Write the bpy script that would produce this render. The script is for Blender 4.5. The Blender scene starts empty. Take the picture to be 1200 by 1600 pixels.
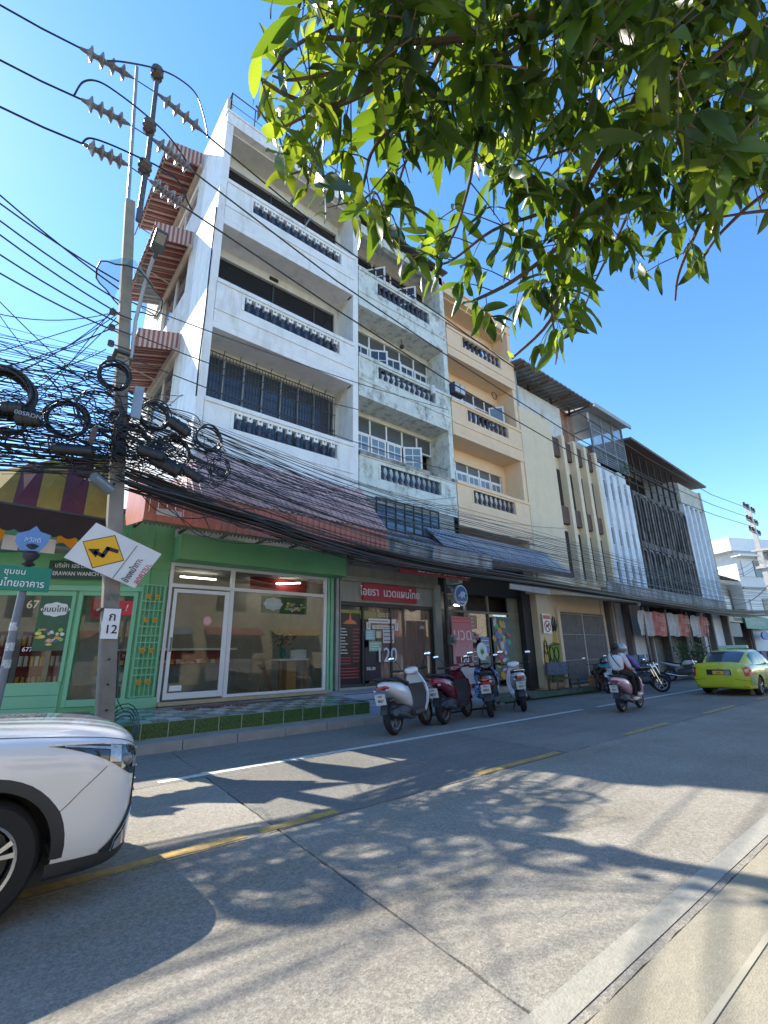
import bpy, bmesh, math, random
from mathutils import Vector, Matrix, Euler
random.seed(7)
sc = bpy.context.scene
COL = sc.collection
PI = math.pi
R = math.radians
# ------------------------------------------------------------------ camera
EYE = Vector((0, 0, 1.55)); FPX = 728.575
YAW, PITCH, ROLL = 0.875570303, 0.295489613, 0.0192481308
fwd = Vector((math.cos(YAW)*math.cos(PITCH), math.sin(YAW)*math.cos(PITCH), math.sin(PITCH)))
rt = fwd.cross(Vector((0, 0, 1))).normalized(); dn = fwd.cross(rt)
rt, dn = math.cos(ROLL)*rt + math.sin(ROLL)*dn, -math.sin(ROLL)*rt + math.cos(ROLL)*dn
cam = bpy.data.cameras.new('camera'); camo = bpy.data.objects.new('camera', cam); COL.objects.link(camo)
cam.sensor_fit = 'VERTICAL'; cam.sensor_height = 36; cam.lens = FPX*36/1600; cam.clip_start = .05; cam.clip_end = 3000
M = Matrix((rt, -dn, -fwd)).transposed().to_4x4(); M.translation = EYE
camo.matrix_world = M
sc.camera = camo
# ------------------------------------------------------------------ light
SUN_AZ = math.atan2(.93, -.38); SUN_EL = R(43)
world = bpy.data.worlds.new("World"); sc.world = world; world.use_nodes = True
nt = world.node_tree; bg = nt.nodes['Background']
sky = nt.nodes.new('ShaderNodeTexSky'); sky.sky_type = 'NISHITA'; sky.sun_disc = False
sky.sun_elevation = SUN_EL; sky.sun_rotation = PI/2 - SUN_AZ
sky.air_density = 1.0; sky.dust_density = .07; sky.ozone_density = 2.8; sky.altitude = 0
hs = nt.nodes.new('ShaderNodeHueSaturation'); hs.inputs['Saturation'].default_value = 1.2
nt.links.new(sky.outputs[0], hs.inputs['Color']); nt.links.new(hs.outputs[0], bg.inputs[0]); bg.inputs[1].default_value = .15
sunl = bpy.data.lights.new('sun', 'SUN'); sunl.energy = 4.2; sunl.angle = R(.53); sunl.color = (1, .92, .79)
suno = bpy.data.objects.new('sun', sunl); COL.objects.link(suno)
sdir = Vector((math.cos(SUN_EL)*math.cos(SUN_AZ), math.cos(SUN_EL)*math.sin(SUN_AZ), math.sin(SUN_EL)))
suno.rotation_euler = sdir.to_track_quat('Z', 'Y').to_euler(); suno.location = (0, 0, 30)
sc.view_settings.view_transform = 'Standard'; sc.view_settings.look = 'None'
sc.view_settings.exposure = 1.3; sc.view_settings.gamma = 1
sc.cycles.max_bounces = 6; sc.cycles.transparent_max_bounces = 24
sc.cycles.use_adaptive_sampling = True; sc.cycles.sample_clamp_indirect = 6
# pixel of the survey photograph -> point on a plane (used to place surveyed points)
def ray(x, y): return rt*((x-600)/FPX) + dn*((y-800)/FPX) + fwd
def onY(x, y, Y): d = ray(x, y); return EYE + d*(Y/d.y)
def onX(x, y, X): d = ray(x, y); return EYE + d*(X/d.x)
def onZ(x, y, z=0): d = ray(x, y); return EYE + d*((z-EYE.z)/d.z)
def onD(x, y, dist): return EYE + ray(x, y).normalized()*dist
# ------------------------------------------------------------------ mesh builder
class MB:
    def __init__(s): s.v = []; s.f = []; s.m = []; s.mi = 0
    def add(s, vs, fs):
        k = len(s.v); s.v += [tuple(v) for v in vs]; s.f += [tuple(i+k for i in f) for f in fs]; s.m += [s.mi]*len(fs); return s
    def box(s, x0, y0, z0, x1, y1, z1):
        x0, x1 = min(x0, x1), max(x0, x1); y0, y1 = min(y0, y1), max(y0, y1); z0, z1 = min(z0, z1), max(z0, z1)
        v = [(x, y, z) for z in (z0, z1) for y in (y0, y1) for x in (x0, x1)]
        return s.add(v, [(0, 2, 3, 1), (4, 5, 7, 6), (0, 1, 5, 4), (2, 6, 7, 3), (0, 4, 6, 2), (1, 3, 7, 5)])
    def cbox(s, c, d): return s.box(c[0]-d[0]/2, c[1]-d[1]/2, c[2]-d[2]/2, c[0]+d[0]/2, c[1]+d[1]/2, c[2]+d[2]/2)
    def quad(s, a, b, c, d): return s.add([a, b, c, d], [(0, 1, 2, 3)])
    def slab(s, a, b, c, d, t):       # four corners, thickened along their normal
        a, b, c, d = map(Vector, (a, b, c, d)); n = (b-a).cross(d-a).normalized()*t
        return s.add([a, b, c, d, a+n, b+n, c+n, d+n], [(3, 2, 1, 0), (4, 5, 6, 7), (0, 1, 5, 4), (1, 2, 6, 5), (2, 3, 7, 6), (3, 0, 4, 7)])
    def prism(s, poly, ax, a0, a1):   # 2-D polygon extruded along axis
        def P(u, w, h): return {'x': (h, u, w), 'y': (u, h, w), 'z': (u, w, h)}[ax]
        n = len(poly)
        return s.add([P(*p, a0) for p in poly]+[P(*p, a1) for p in poly], [tuple(range(n))[::-1], tuple(range(n, 2*n))]+[(i, (i+1) % n, n+(i+1) % n, n+i) for i in range(n)])
    def tube(s, pts, r, n=6, cap=True, flat=1.0, up=(0, 0, 1)):
        pts = [Vector(p) for p in pts]; rs = r if isinstance(r, (list, tuple)) else [r]*len(pts)
        k = len(s.v); prev = None; vs = []; fs = []
        for i, p in enumerate(pts):
            t = (pts[min(i+1, len(pts)-1)]-pts[max(i-1, 0)])
            t = t.normalized() if t.length > 1e-9 else Vector((0, 0, 1))
            if prev is None:
                a = Vector(up) if abs(t.dot(Vector(up))) < .95 else Vector((1, 0, 0))
                u = a.cross(t).normalized()
            else: u = (prev - t*prev.dot(t)).normalized()
            prev = u; w = t.cross(u); q = rs[i]
            rr = q if isinstance(q, tuple) else (q, q*flat)
            for j in range(n):
                a = 2*PI*(j+.5)/n; vs.append(p+u*math.cos(a)*rr[0]+w*math.sin(a)*rr[1])
        m = len(pts)
        for i in range(m-1):
            for j in range(n):
                fs.append((i*n+j, i*n+(j+1) % n, (i+1)*n+(j+1) % n, (i+1)*n+j))
        if cap: fs += [tuple(range(n))[::-1], tuple((m-1)*n+j for j in range(n))]
        return s.add(vs, fs)
    def cyl(s, a, b, r0, r1=None, n=12): return s.tube([a, b], [r0, r0 if r1 is None else r1], n)
    def lathe(s, prof, c=(0, 0, 0), ax='z', n=12):   # profile [(r, h)]
        vs = []; fs = []
        for r_, h in prof:
            for j in range(n):
                a = 2*PI*j/n; x, y = r_*math.cos(a), r_*math.sin(a)
                p = {'z': (x, y, h), 'y': (x, h, y), 'x': (h, x, y)}[ax]
                vs.append((p[0]+c[0], p[1]+c[1], p[2]+c[2]))
        m = len(prof)
        for i in range(m-1):
            for j in range(n): fs.append((i*n+j, i*n+(j+1) % n, (i+1)*n+(j+1) % n, (i+1)*n+j))
        if prof[0] == prof[-1]: return s.add(vs, fs)
        if prof[0][0] > 1e-4: fs.append(tuple(range(n))[::-1])
        if prof[-1][0] > 1e-4: fs.append(tuple((m-1)*n+j for j in range(n)))
        return s.add(vs, fs)
    def ball(s, c, r, n=10, m=7):
        r = r if isinstance(r, tuple) else (r, r, r)
        vs = []; fs = []
        for i in range(m+1):
            ph = PI*i/m
            for j in range(n):
                a = 2*PI*j/n; vs.append((c[0]+r[0]*math.sin(ph)*math.cos(a), c[1]+r[1]*math.sin(ph)*math.sin(a), c[2]-r[2]*math.cos(ph)))
        for i in range(m):
            for j in range(n): fs.append((i*n+j, i*n+(j+1) % n, (i+1)*n+(j+1) % n, (i+1)*n+j))
        return s.add(vs, fs)
    def loft(s, rings, cap=True):
        n = len(rings[0]); vs = [p for r_ in rings for p in r_]; fs = []
        for i in range(len(rings)-1):
            for j in range(n): fs.append((i*n+j, i*n+(j+1) % n, (i+1)*n+(j+1) % n, (i+1)*n+j))
        if cap: fs += [tuple(range(n))[::-1], tuple((len(rings)-1)*n+j for j in range(n))]
        return s.add(vs, fs)
    def xf(s, M_, k=0):
        for i in range(k, len(s.v)): s.v[i] = tuple(M_ @ Vector(s.v[i]))
        return s
    def mesh(s, name, mat):
        me = bpy.data.meshes.new(name); me.from_pydata(s.v, [], s.f)
        for m_ in (mat if isinstance(mat, (list, tuple)) else [mat]): me.materials.append(m_)
        if isinstance(mat, (list, tuple)): me.polygons.foreach_set('material_index', s.m)
        return me
    def build(s, name, mat, parent=None, smooth=False, bevel=0, loc=None, rot=None, **tags):
        me = s.mesh(name, mat)
        bm = bmesh.new(); bm.from_mesh(me)
        bmesh.ops.recalc_face_normals(bm, faces=bm.faces); bm.to_mesh(me); bm.free()
        return link(name, me, parent, smooth, bevel, loc, rot, **tags)
def link(name, me, parent=None, smooth=False, bevel=0, loc=None, rot=None, **tags):
    o = bpy.data.objects.new(name, me); COL.objects.link(o)
    if parent: o.parent = parent
    if loc: o.location = loc
    if rot: o.rotation_euler = rot
    if smooth:
        me.polygons.foreach_set('use_smooth', [True]*len(me.polygons))
        try: me.set_sharp_from_angle(angle=R(smooth if smooth is not True else 40))
        except Exception: pass
    if bevel:
        b = o.modifiers.new('bevel', 'BEVEL'); b.width = bevel; b.segments = 2; b.limit_method = 'ANGLE'; b.angle_limit = R(40)
    for k, v in tags.items(): o[k] = v
    return o
def thing(name, label, cat, loc=(0, 0, 0), rz=0, group=None):
    o = bpy.data.objects.new(name, None); COL.objects.link(o); o.empty_display_size = .2
    o.location = loc; o.rotation_euler = (0, 0, rz); o['label'] = label; o['category'] = cat
    if group: o['group'] = group
    return o
def tag(o, label, cat, group=None):
    o['label'] = label; o['category'] = cat
    if group: o['group'] = group
    return o
def kids(o): return [c for c in bpy.data.objects if c.parent == o]
def dup(o, parent=None, loc=None, rot=None, tree=None):
    c = o.copy(); COL.objects.link(c)
    if parent: c.parent = parent
    if loc is not None: c.location = loc
    if rot is not None: c.rotation_euler = rot
    return c
def copy_tree(o, parent=None):
    c = dup(o, parent)
    for k in list(o.children): copy_tree(k, c)
    return c
def text(name, body, size, mat, parent, loc, rot=(PI/2, 0, 0), al='CENTER', ext=.003, sx=1.0, bold=0, shear=0):
    c = bpy.data.curves.new(name, 'FONT'); c.body = body; c.size = size; c.extrude = ext; c.align_x = al; c.align_y = 'CENTER'
    c.resolution_u = 3; c.offset = bold*.35; c.shear = shear; c.materials.append(mat)
    o = bpy.data.objects.new(name, c); COL.objects.link(o); o.location = loc; o.rotation_euler = rot; o.scale = (sx, 1, 1)
    if parent: o.parent = parent
    return o
# ------------------------------------------------------------------ materials
MATS = {}
def N(nt_, t, **kw):
    n = nt_.nodes.new(t)
    for k, v in kw.items():
        if k in n.inputs: n.inputs[k].default_value = v
        else: setattr(n, k, v)
    return n
def mat(name, col, rough=.6, metal=0, var=.12, scale=3.0, bump=0, bscale=60, dirt=0, dcol=(.06, .055, .05), dscale=(1.2, 1.2, .25),
        coat=0, emit=0, spec=.5, dlo=.48, dhi=.72, flake=0):
    if name in MATS: return MATS[name]
    m = bpy.data.materials.new(name); m.use_nodes = True; t = m.node_tree; b = t.nodes['Principled BSDF']
    b.inputs['Roughness'].default_value = rough; b.inputs['Metallic'].default_value = metal; b.inputs['Specular IOR Level'].default_value = spec
    b.inputs['Coat Weight'].default_value = coat; b.inputs['Coat Roughness'].default_value = .04
    tc = N(t, 'ShaderNodeTexCoord')
    out = None
    nz = N(t, 'ShaderNodeTexNoise', Scale=scale, Detail=6.0, Roughness=.6); t.links.new(tc.outputs['Object'], nz.inputs['Vector'])
    mp = N(t, 'ShaderNodeMapRange'); mp.inputs['From Min'].default_value = .3; mp.inputs['From Max'].default_value = .7
    mp.inputs['To Min'].default_value = 1-var; mp.inputs['To Max'].default_value = 1+var; t.links.new(nz.outputs[0], mp.inputs[0])
    mx = N(t, 'ShaderNodeMix', data_type='RGBA', blend_type='MULTIPLY'); mx.inputs[0].default_value = 1; mx.inputs[6].default_value = (*col, 1)
    t.links.new(mp.outputs[0], mx.inputs[7]); out = mx.outputs[2]
    if dirt:
        ma = N(t, 'ShaderNodeMapping'); ma.inputs['Scale'].default_value = dscale; t.links.new(tc.outputs['Object'], ma.inputs[0])
        n2 = N(t, 'ShaderNodeTexNoise', Scale=2.2, Detail=9.0, Roughness=.68); t.links.new(ma.outputs[0], n2.inputs['Vector'])
        r2 = N(t, 'ShaderNodeMapRange'); r2.inputs['From Min'].default_value = dlo; r2.inputs['From Max'].default_value = dhi; r2.inputs['To Max'].default_value = dirt
        t.links.new(n2.outputs[0], r2.inputs[0])
        m2 = N(t, 'ShaderNodeMix', data_type='RGBA'); t.links.new(r2.outputs[0], m2.inputs[0]); t.links.new(out, m2.inputs[6]); m2.inputs[7].default_value = (*dcol, 1); out = m2.outputs[2]
    t.links.new(out, b.inputs['Base Color'])
    if bump:
        n3 = N(t, 'ShaderNodeTexNoise', Scale=bscale, Detail=4.0); t.links.new(tc.outputs['Object'], n3.inputs['Vector'])
        bp = N(t, 'ShaderNodeBump', Strength=bump, Distance=.02); t.links.new(n3.outputs[0], bp.inputs['Height']); t.links.new(bp.outputs[0], b.inputs['Normal'])
    if emit:
        b.inputs['Emission Color'].default_value = (*col, 1); b.inputs['Emission Strength'].default_value = emit
    MATS[name] = m; return m
def glass_mat(name, tint=(.5, .55, .55), refl=1.0, ior=1.5):
    if name in MATS: return MATS[name]
    m = bpy.data.materials.new(name); m.use_nodes = True; t = m.node_tree; t.nodes.remove(t.nodes['Principled BSDF'])
    tr = N(t, 'ShaderNodeBsdfTransparent'); tr.inputs[0].default_value = (*tint, 1)
    gl = N(t, 'ShaderNodeBsdfGlossy'); gl.inputs['Roughness'].default_value = .015; gl.inputs[0].default_value = (1, 1, 1, 1)
    fr = N(t, 'ShaderNodeFresnel', IOR=ior); mu = N(t, 'ShaderNodeMath', operation='MULTIPLY'); mu.inputs[1].default_value = refl
    t.links.new(fr.outputs[0], mu.inputs[0]); mi = N(t, 'ShaderNodeMixShader'); t.links.new(mu.outputs[0], mi.inputs[0])
    t.links.new(tr.outputs[0], mi.inputs[1]); t.links.new(gl.outputs[0], mi.inputs[2]); t.links.new(mi.outputs[0], t.nodes['Material Output'].inputs[0])
    MATS[name] = m; return m
white = mat('white_plaster', (.76, .77, .77), .8, var=.07, dirt=.6, dcol=(.33, .30, .25), dlo=.52, dhi=.80, bump=.15, bscale=40)
white_peel = mat('peeling_plaster', (.62, .66, .62), .85, var=.12, dirt=.85, dcol=(.13, .13, .11), dlo=.50, dhi=.70, dscale=(1.6, 1.6, 1.0), bump=.4, bscale=14)
white_gable = mat('gable_plaster', (.60, .60, .58), .8, var=.12, dirt=.8, dcol=(.30, .24, .16), dlo=.55, dhi=.75, dscale=(.8, .8, .35), bump=.3, bscale=12)
cream = mat('cream_plaster', (.62, .60, .53), .85, var=.08, dirt=.3, dcol=(.3, .27, .2))
peach = mat('peach_plaster', (.76, .56, .37), .8, var=.05, dirt=.3, dcol=(.35, .24, .14), dlo=.55, dhi=.9, bump=.1)
beige = mat('beige_plaster', (.70, .57, .395), .82, var=.05, dirt=.35, dcol=(.3, .24, .17), dlo=.55, dhi=.85, bump=.1)
grimy = mat('grimy_concrete', (.36, .35, .33), .9, var=.25, dirt=.85, dcol=(.05, .05, .05), dlo=.45, dhi=.65, bump=.4, bscale=20)
sooty = mat('sooty_concrete', (.16, .15, .145), .9, var=.4, dirt=.8, dcol=(.02, .02, .02), dlo=.4, dhi=.6, bump=.5, bscale=10)
concrete = mat('concrete', (.33, .31, .27), .9, var=.15, dirt=.4, dcol=(.14, .13, .11), bump=.3, bscale=60)
pole_conc = mat('pole_concrete', (.23, .205, .17), .9, var=.15, dirt=.4, dcol=(.13, .115, .09), bump=.25, bscale=50)
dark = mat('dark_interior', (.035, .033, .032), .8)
dark_blue = mat('dark_blue_metal', (.028, .036, .07), .5)
bal_mat = mat('navy_baluster', (.035, .045, .085), .55, var=.3, dirt=.5, dcol=(.3, .32, .36), dlo=.55, dhi=.75, dscale=(8, 8, 8))
dglass = mat('dark_window_glass', (.012, .014, .018), .06, spec=.6)
dglass2 = mat('smoked_window_glass', (.045, .055, .07), .08, spec=.8)
bluegl = mat('pale_window_glass', (.16, .22, .28), .12, spec=.8)
wframe = mat('white_window_frame', (.78, .79, .80), .45, var=.05, dirt=.2)
grey_al = mat('aluminium', (.55, .56, .57), .35, .7, var=.05)
steel = mat('galvanised_steel', (.30, .31, .32), .5, .5, var=.15)
dsteel = mat('dark_steel', (.06, .06, .065), .5, .4)
black = mat('black_rubber', (.012, .012, .013), .55, var=.2)
cable = mat('cable_black', (.010, .010, .011), .5); cable_b = mat('cable_brown', (.035, .022, .017), .6); cable_g = mat('cable_grey', (.045, .047, .05), .6)
green = mat('green_paint', (.14, .42, .19), .45, var=.08, dirt=.25, dcol=(.07, .17, .09), dlo=.5, dhi=.85, scale=1.5)
green_lt = mat('light_green_paint', (.20, .50, .30), .4, var=.05)
green_dk = mat('dark_green_sign', (.008, .055, .04), .35, var=.03)
green_sg = mat('green_sign', (.0, .20, .13), .35, var=.03)
teal = mat('teal_paint', (.01, .20, .17), .5, var=.08)
pink = mat('pink_sheet', (.58, .21, .15), .6, var=.10, dirt=.5, dcol=(.12, .10, .08), dlo=.5, dhi=.85, scale=1.5)
pinkroof = mat('faded_pink_roof', (.70, .43, .38), .7, var=.18, dirt=.35, dcol=(.13, .11, .10), dlo=.45, dhi=.75)
red = mat('red_sign', (.42, .008, .035), .4, var=.04)
redpaint = mat('red_paint', (.40, .03, .03), .4, var=.05)
wtxt = mat('white_lettering', (.8, .8, .8), .5, var=.02)
ltxt = mat('cream_lettering', (.72, .62, .42), .4, var=.05)
rtxt = mat('red_lettering', (.5, .02, .03), .5, var=.02)
ktxt = mat('black_lettering', (.015, .015, .015), .5, var=.02)
yel_sg = mat('yellow_sign', (.85, .42, .0), .35, var=.03)
wsign = mat('white_sign', (.78, .78, .76), .4, var=.03)
gold = mat('gold_ornament', (.60, .36, .05), .35, .3)
blue_sg = mat('blue_sign', (.05, .15, .42), .4)
wood = mat('wood', (.30, .13, .05), .55, var=.2)
brown = mat('brown_panel', (.10, .055, .04), .75, var=.25)
sheet_gr = mat('grey_sheet_roof', (.20, .20, .20), .6, .2, var=.15, dirt=.4)
# ------------------------------------------------------------------ ground
def road_mat(name, lo, hi, agg, tint, rough=.9, stain=.8):
    m = bpy.data.materials.new(name); m.use_nodes = True; t = m.node_tree; b = t.nodes['Principled BSDF']
    b.inputs['Roughness'].default_value = rough; b.inputs['Specular IOR Level'].default_value = .35
    tc = N(t, 'ShaderNodeTexCoord'); L = t.links.new
    big = N(t, 'ShaderNodeTexNoise', Scale=.55, Detail=5.0, Roughness=.6); L(tc.outputs['Object'], big.inputs[0])
    rm = N(t, 'ShaderNodeMapRange'); rm.inputs[1].default_value = .32; rm.inputs[2].default_value = .68; L(big.outputs[0], rm.inputs[0])
    mx = N(t, 'ShaderNodeMix', data_type='RGBA'); mx.inputs[6].default_value = (*lo, 1); mx.inputs[7].default_value = (*hi, 1); L(rm.outputs[0], mx.inputs[0])
    # aggregate: small stones of differing brightness
    vo = N(t, 'ShaderNodeTexVoronoi', Scale=95.0); L(tc.outputs['Object'], vo.inputs['Vector'])
    v2 = N(t, 'ShaderNodeTexVoronoi', Scale=40.0); L(tc.outputs['Object'], v2.inputs['Vector'])
    sp = N(t, 'ShaderNodeSeparateColor'); L(vo.outputs['Color'], sp.inputs[0])
    s2 = N(t, 'ShaderNodeSeparateColor'); L(v2.outputs['Color'], s2.inputs[0])
    a1 = N(t, 'ShaderNodeMapRange'); a1.inputs[3].default_value = 1-agg; a1.inputs[4].default_value = 1+agg; L(sp.outputs[0], a1.inputs[0])
    a2 = N(t, 'ShaderNodeMapRange'); a2.inputs[3].default_value = 1-agg*.6; a2.inputs[4].default_value = 1+agg*.6; L(s2.outputs[1], a2.inputs[0])
    mm = N(t, 'ShaderNodeMath', operation='MULTIPLY'); L(a1.outputs[0], mm.inputs[0]); L(a2.outputs[0], mm.inputs[1])
    m1 = N(t, 'ShaderNodeMix', data_type='RGBA', blend_type='MULTIPLY'); m1.inputs[0].default_value = 1; L(mx.outputs[2], m1.inputs[6]); L(mm.outputs[0], m1.inputs[7])
    # wheel-track streaks and yellowish stains along the street
    ma = N(t, 'ShaderNodeMapping'); ma.inputs['Scale'].default_value = (.14, 1.3, 1); L(tc.outputs['Object'], ma.inputs[0])
    st = N(t, 'ShaderNodeTexNoise', Scale=1.6, Detail=7.0, Roughness=.65); L(ma.outputs[0], st.inputs[0])
    sr = N(t, 'ShaderNodeMapRange'); sr.inputs[1].default_value = .48; sr.inputs[2].default_value = .75; sr.inputs[4].default_value = stain; L(st.outputs[0], sr.inputs[0])
    m2 = N(t, 'ShaderNodeMix', data_type='RGBA', blend_type='MULTIPLY'); L(sr.outputs[0], m2.inputs[0]); L(m1.outputs[2], m2.inputs[6]); m2.inputs[7].default_value = (*tint, 1)
    L(m2.outputs[2], b.inputs['Base Color'])
    bp = N(t, 'ShaderNodeBump', Strength=.4, Distance=.005); L(vo.outputs['Distance'], bp.inputs['Height'])
    bq = N(t, 'ShaderNodeBump', Strength=.3, Distance=.02); n5 = N(t, 'ShaderNodeTexNoise', Scale=9.0, Detail=6.0); L(tc.outputs['Object'], n5.inputs[0]); L(n5.outputs[0], bq.inputs['Height']); L(bp.outputs[0], bq.inputs['Normal'])
    L(bq.outputs[0], b.inputs['Normal'])
    return m
slab_m = road_mat('worn_concrete_road', (.225, .208, .175), (.30, .28, .235), .22, (.86, .82, .70))
asph_m = road_mat('grey_asphalt', (.195, .182, .157), (.245, .23, .20), .22, (.75, .75, .75))
patch_m = road_mat('dark_asphalt', (.155, .148, .132), (.20, .19, .17), .22, (.75, .75, .75))
walk_m = road_mat('smooth_walk_concrete', (.27, .245, .185), (.34, .31, .235), .08, (.80, .76, .66), stain=.8)
gr_m = mat('packed_earth', (.16, .15, .13), .95, var=.2)
MB().box(-600, -600, -.30, 1500, 1500, -.06).build('ground', gr_m, kind='structure')
def wob(a, b, amp, n, rnd):           # jagged edge between two points
    a = Vector(a); b = Vector(b); d = (b-a); p = Vector((-d.y, d.x)).normalized(); out = []
    for i in range(n+1):
        q = a+d*(i/n); out.append(q+p*(rnd.uniform(-amp, amp) if 0 < i < n else 0))
    return out
rnd = random.Random(3)
JX = [-38, -28, -18, -8, 2.15, 12.0, 22.0, 32.0, 42.0, 52.0, 62, 72, 82, 92]
def skew(x, y): return x + (y-1.45)*.085
def road_slab(x0, x1, y0, y1, m, g=.009, sk=True, amp=.008):
    f = skew if sk else (lambda x, y: x)
    A, B_, C, D = (f(x0, y0)+g, y0+g), (f(x1, y0)-g, y0+g), (f(x1, y1)-g, y1-g), (f(x0, y1)+g, y1-g)
    pts = []
    for p, q in ((A, B_), (B_, C), (C, D), (D, A)):
        n = max(8, int((Vector(q)-Vector(p)).length*7)); n = min(n, 80)
        pts += wob(p, q, amp, n, rnd)[:-1]
    mb = MB(); n = len(pts)
    mb.add([(p.x, p.y, -.05) for p in pts]+[(p.x, p.y, 0) for p in pts], [tuple(range(n, 2*n))]+[(i, (i+1) % n, n+(i+1) % n, n+i) for i in range(n)])
    return mb
road = bpy.data.objects.new('road', None); COL.objects.link(road); road['kind'] = 'structure'
MB().box(-80, -3, -.056, 140, 9.4, -.035).build('sub_base', mat('crack_dark', (.03, .028, .026), .95), road)
for i in range(len(JX)-1):
    x0, x1 = JX[i], JX[i+1]
    road_slab(x0, x1, 1.445, 4.49, slab_m).build('concrete_slab', slab_m, road)
    far = patch_m if 0 < x0 < 10 else asph_m
    if x0 == 2.15:
        road_slab(x0, 7.2, 4.49, 7.02, patch_m, g=.012).build('asphalt_patch', patch_m, road)
        road_slab(7.2, x1, 4.49, 7.02, asph_m, g=.002, amp=.03).build('asphalt_patch', asph_m, road)
    else: road_slab(x0, x1, 4.49, 7.02, asph_m if x0 > 2 else slab_m).build('asphalt_patch', asph_m if x0 > 2 else slab_m, road)
    road_slab(x0, x1, 7.02, 9.26, asph_m, g=.004, amp=.006).build('road_shoulder', asph_m, road)
road_side = MB()
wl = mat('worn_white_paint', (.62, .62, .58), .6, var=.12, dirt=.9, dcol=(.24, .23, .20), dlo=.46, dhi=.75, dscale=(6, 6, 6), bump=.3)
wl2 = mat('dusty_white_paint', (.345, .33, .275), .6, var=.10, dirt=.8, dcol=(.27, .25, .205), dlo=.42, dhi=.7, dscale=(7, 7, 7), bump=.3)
yl = mat('worn_yellow_paint', (.52, .33, .07), .6, var=.18, dirt=.95, dcol=(.20, .18, .13), dlo=.42, dhi=.68, dscale=(5, 5, 5), bump=.3)
def strip(name, x0, x1, y0, y1, m, z=.004, amp=.006, **kw):
    n = min(160, max(6, int((x1-x0)*8))); lo = [(x0+(x1-x0)*i/n, y0+rnd.uniform(-amp, amp)) for i in range(n+1)]; hi = [(x0+(x1-x0)*i/n+rnd.uniform(-amp, amp), y1+rnd.uniform(-amp, amp)) for i in range(n+1)]
    mb = MB(); mb.add([(*p, z) for p in lo]+[(*p, z) for p in hi], [(i, i+1, n+2+i, n+1+i) for i in range(n)])
    return mb.build(name, m, road, **kw)
strip('edge_line', 2.05, 12.9, 7.10, 7.24, wl, z=.0045)
strip('edge_line', 13.7, 60, 7.10, 7.24, wl, z=.0045)
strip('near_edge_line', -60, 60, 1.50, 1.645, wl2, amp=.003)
for a, b in ((-9, -6.2), (-3.4, -1.2), (.1, 2.12), (2.26, 3.12), (5.35, 7.35), (9.7, 11.75), (14.0, 16.4), (18.6, 21), (23.2, 25.6), (28, 30.4), (33, 35.4), (38, 40.4)):
    strip('centre_line', a, b, 4.53, 4.66, yl, amp=.009)
# near footway where the photographer stands
near = MB().box(-80, -12, -.05, 140, 1.446, .004).build('near_footway', walk_m, kind='structure')
MB().box(-80, 1.09, .0045, 140, 1.12, .0085).build('footway_joint', mat('pale_joint', (.345, .32, .25), .8, var=.2, dirt=.6, dcol=(.31, .285, .22)), kind='structure')
# far footway: kerb stones and walk strip
kerb = bpy.data.objects.new('kerb', None); COL.objects.link(kerb); kerb['kind'] = 'structure'
kmb = [MB().box(0, 0, 0, .985, .16, .165).mesh('kerb_stone', concrete) for _ in (0,)]
x = -12.0
while x < 8.3:
    link('kerb_stone', kmb[0], kerb, loc=(x+.008, 9.25+rnd.uniform(-.006, .006), -.005)); x += 1.0
MB().box(-40, 9.41, 0, 7.6, 9.75, .16).build('footway', concrete, kind='structure')
MB().box(7.6, 10.2, 0, 120, 26, .02).build('forecourt', asph_m, kind='structure')
# ------------------------------------------------------------------ building helpers
def holewall(mb, x0, x1, z0, z1, Y, t, holes):
    """wall in the XZ plane, front at Y, thickness t, rectangular holes (x0,x1,z0,z1) with jambs"""
    xs = sorted({x0, x1, *[h[0] for h in holes], *[h[1] for h in holes]}); zs = sorted({z0, z1, *[h[2] for h in holes], *[h[3] for h in holes]})
    ins = lambda x, z: any(h[0] < x < h[1] and h[2] < z < h[3] for h in holes)
    for i in range(len(xs)-1):
        for j in range(len(zs)-1):
            if ins((xs[i]+xs[i+1])/2, (zs[j]+zs[j+1])/2): continue
            a, b, c, d = xs[i], xs[i+1], zs[j], zs[j+1]
            mb.quad((a, Y, c), (b, Y, c), (b, Y, d), (a, Y, d)); mb.quad((b, Y+t, c), (a, Y+t, c), (a, Y+t, d), (b, Y+t, d))
    for a, b, c, d in list(holes)+[(x0, x1, z0, z1)]:
        mb.quad((a, Y, c), (a, Y+t, c), (a, Y+t, d), (a, Y, d)); mb.quad((b, Y, c), (b, Y, d), (b, Y+t, d), (b, Y+t, c))
        mb.quad((a, Y, d), (a, Y+t, d), (b, Y+t, d), (b, Y, d)); mb.quad((a, Y, c), (b, Y, c), (b, Y+t, c), (a, Y+t, c))
    return mb
BAL = {}
def baluster_mesh(h, m):
    k = (round(h, 2), m.name)
    if k not in BAL:
        pr = [(.07, 0), (.07, .07), (.045, .10), (.05, .16), (.085, .30), (.08, .40), (.045, .58), (.04, .70), (.06, .78), (.04, .84), (.075, .90), (.075, 1)]
        me = MB().lathe([(r_*.95, z*h) for r_, z in pr], n=10).mesh('baluster', m)
        me.polygons.foreach_set('use_smooth', [True]*len(me.polygons)); BAL[k] = me
    return BAL[k]
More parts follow.
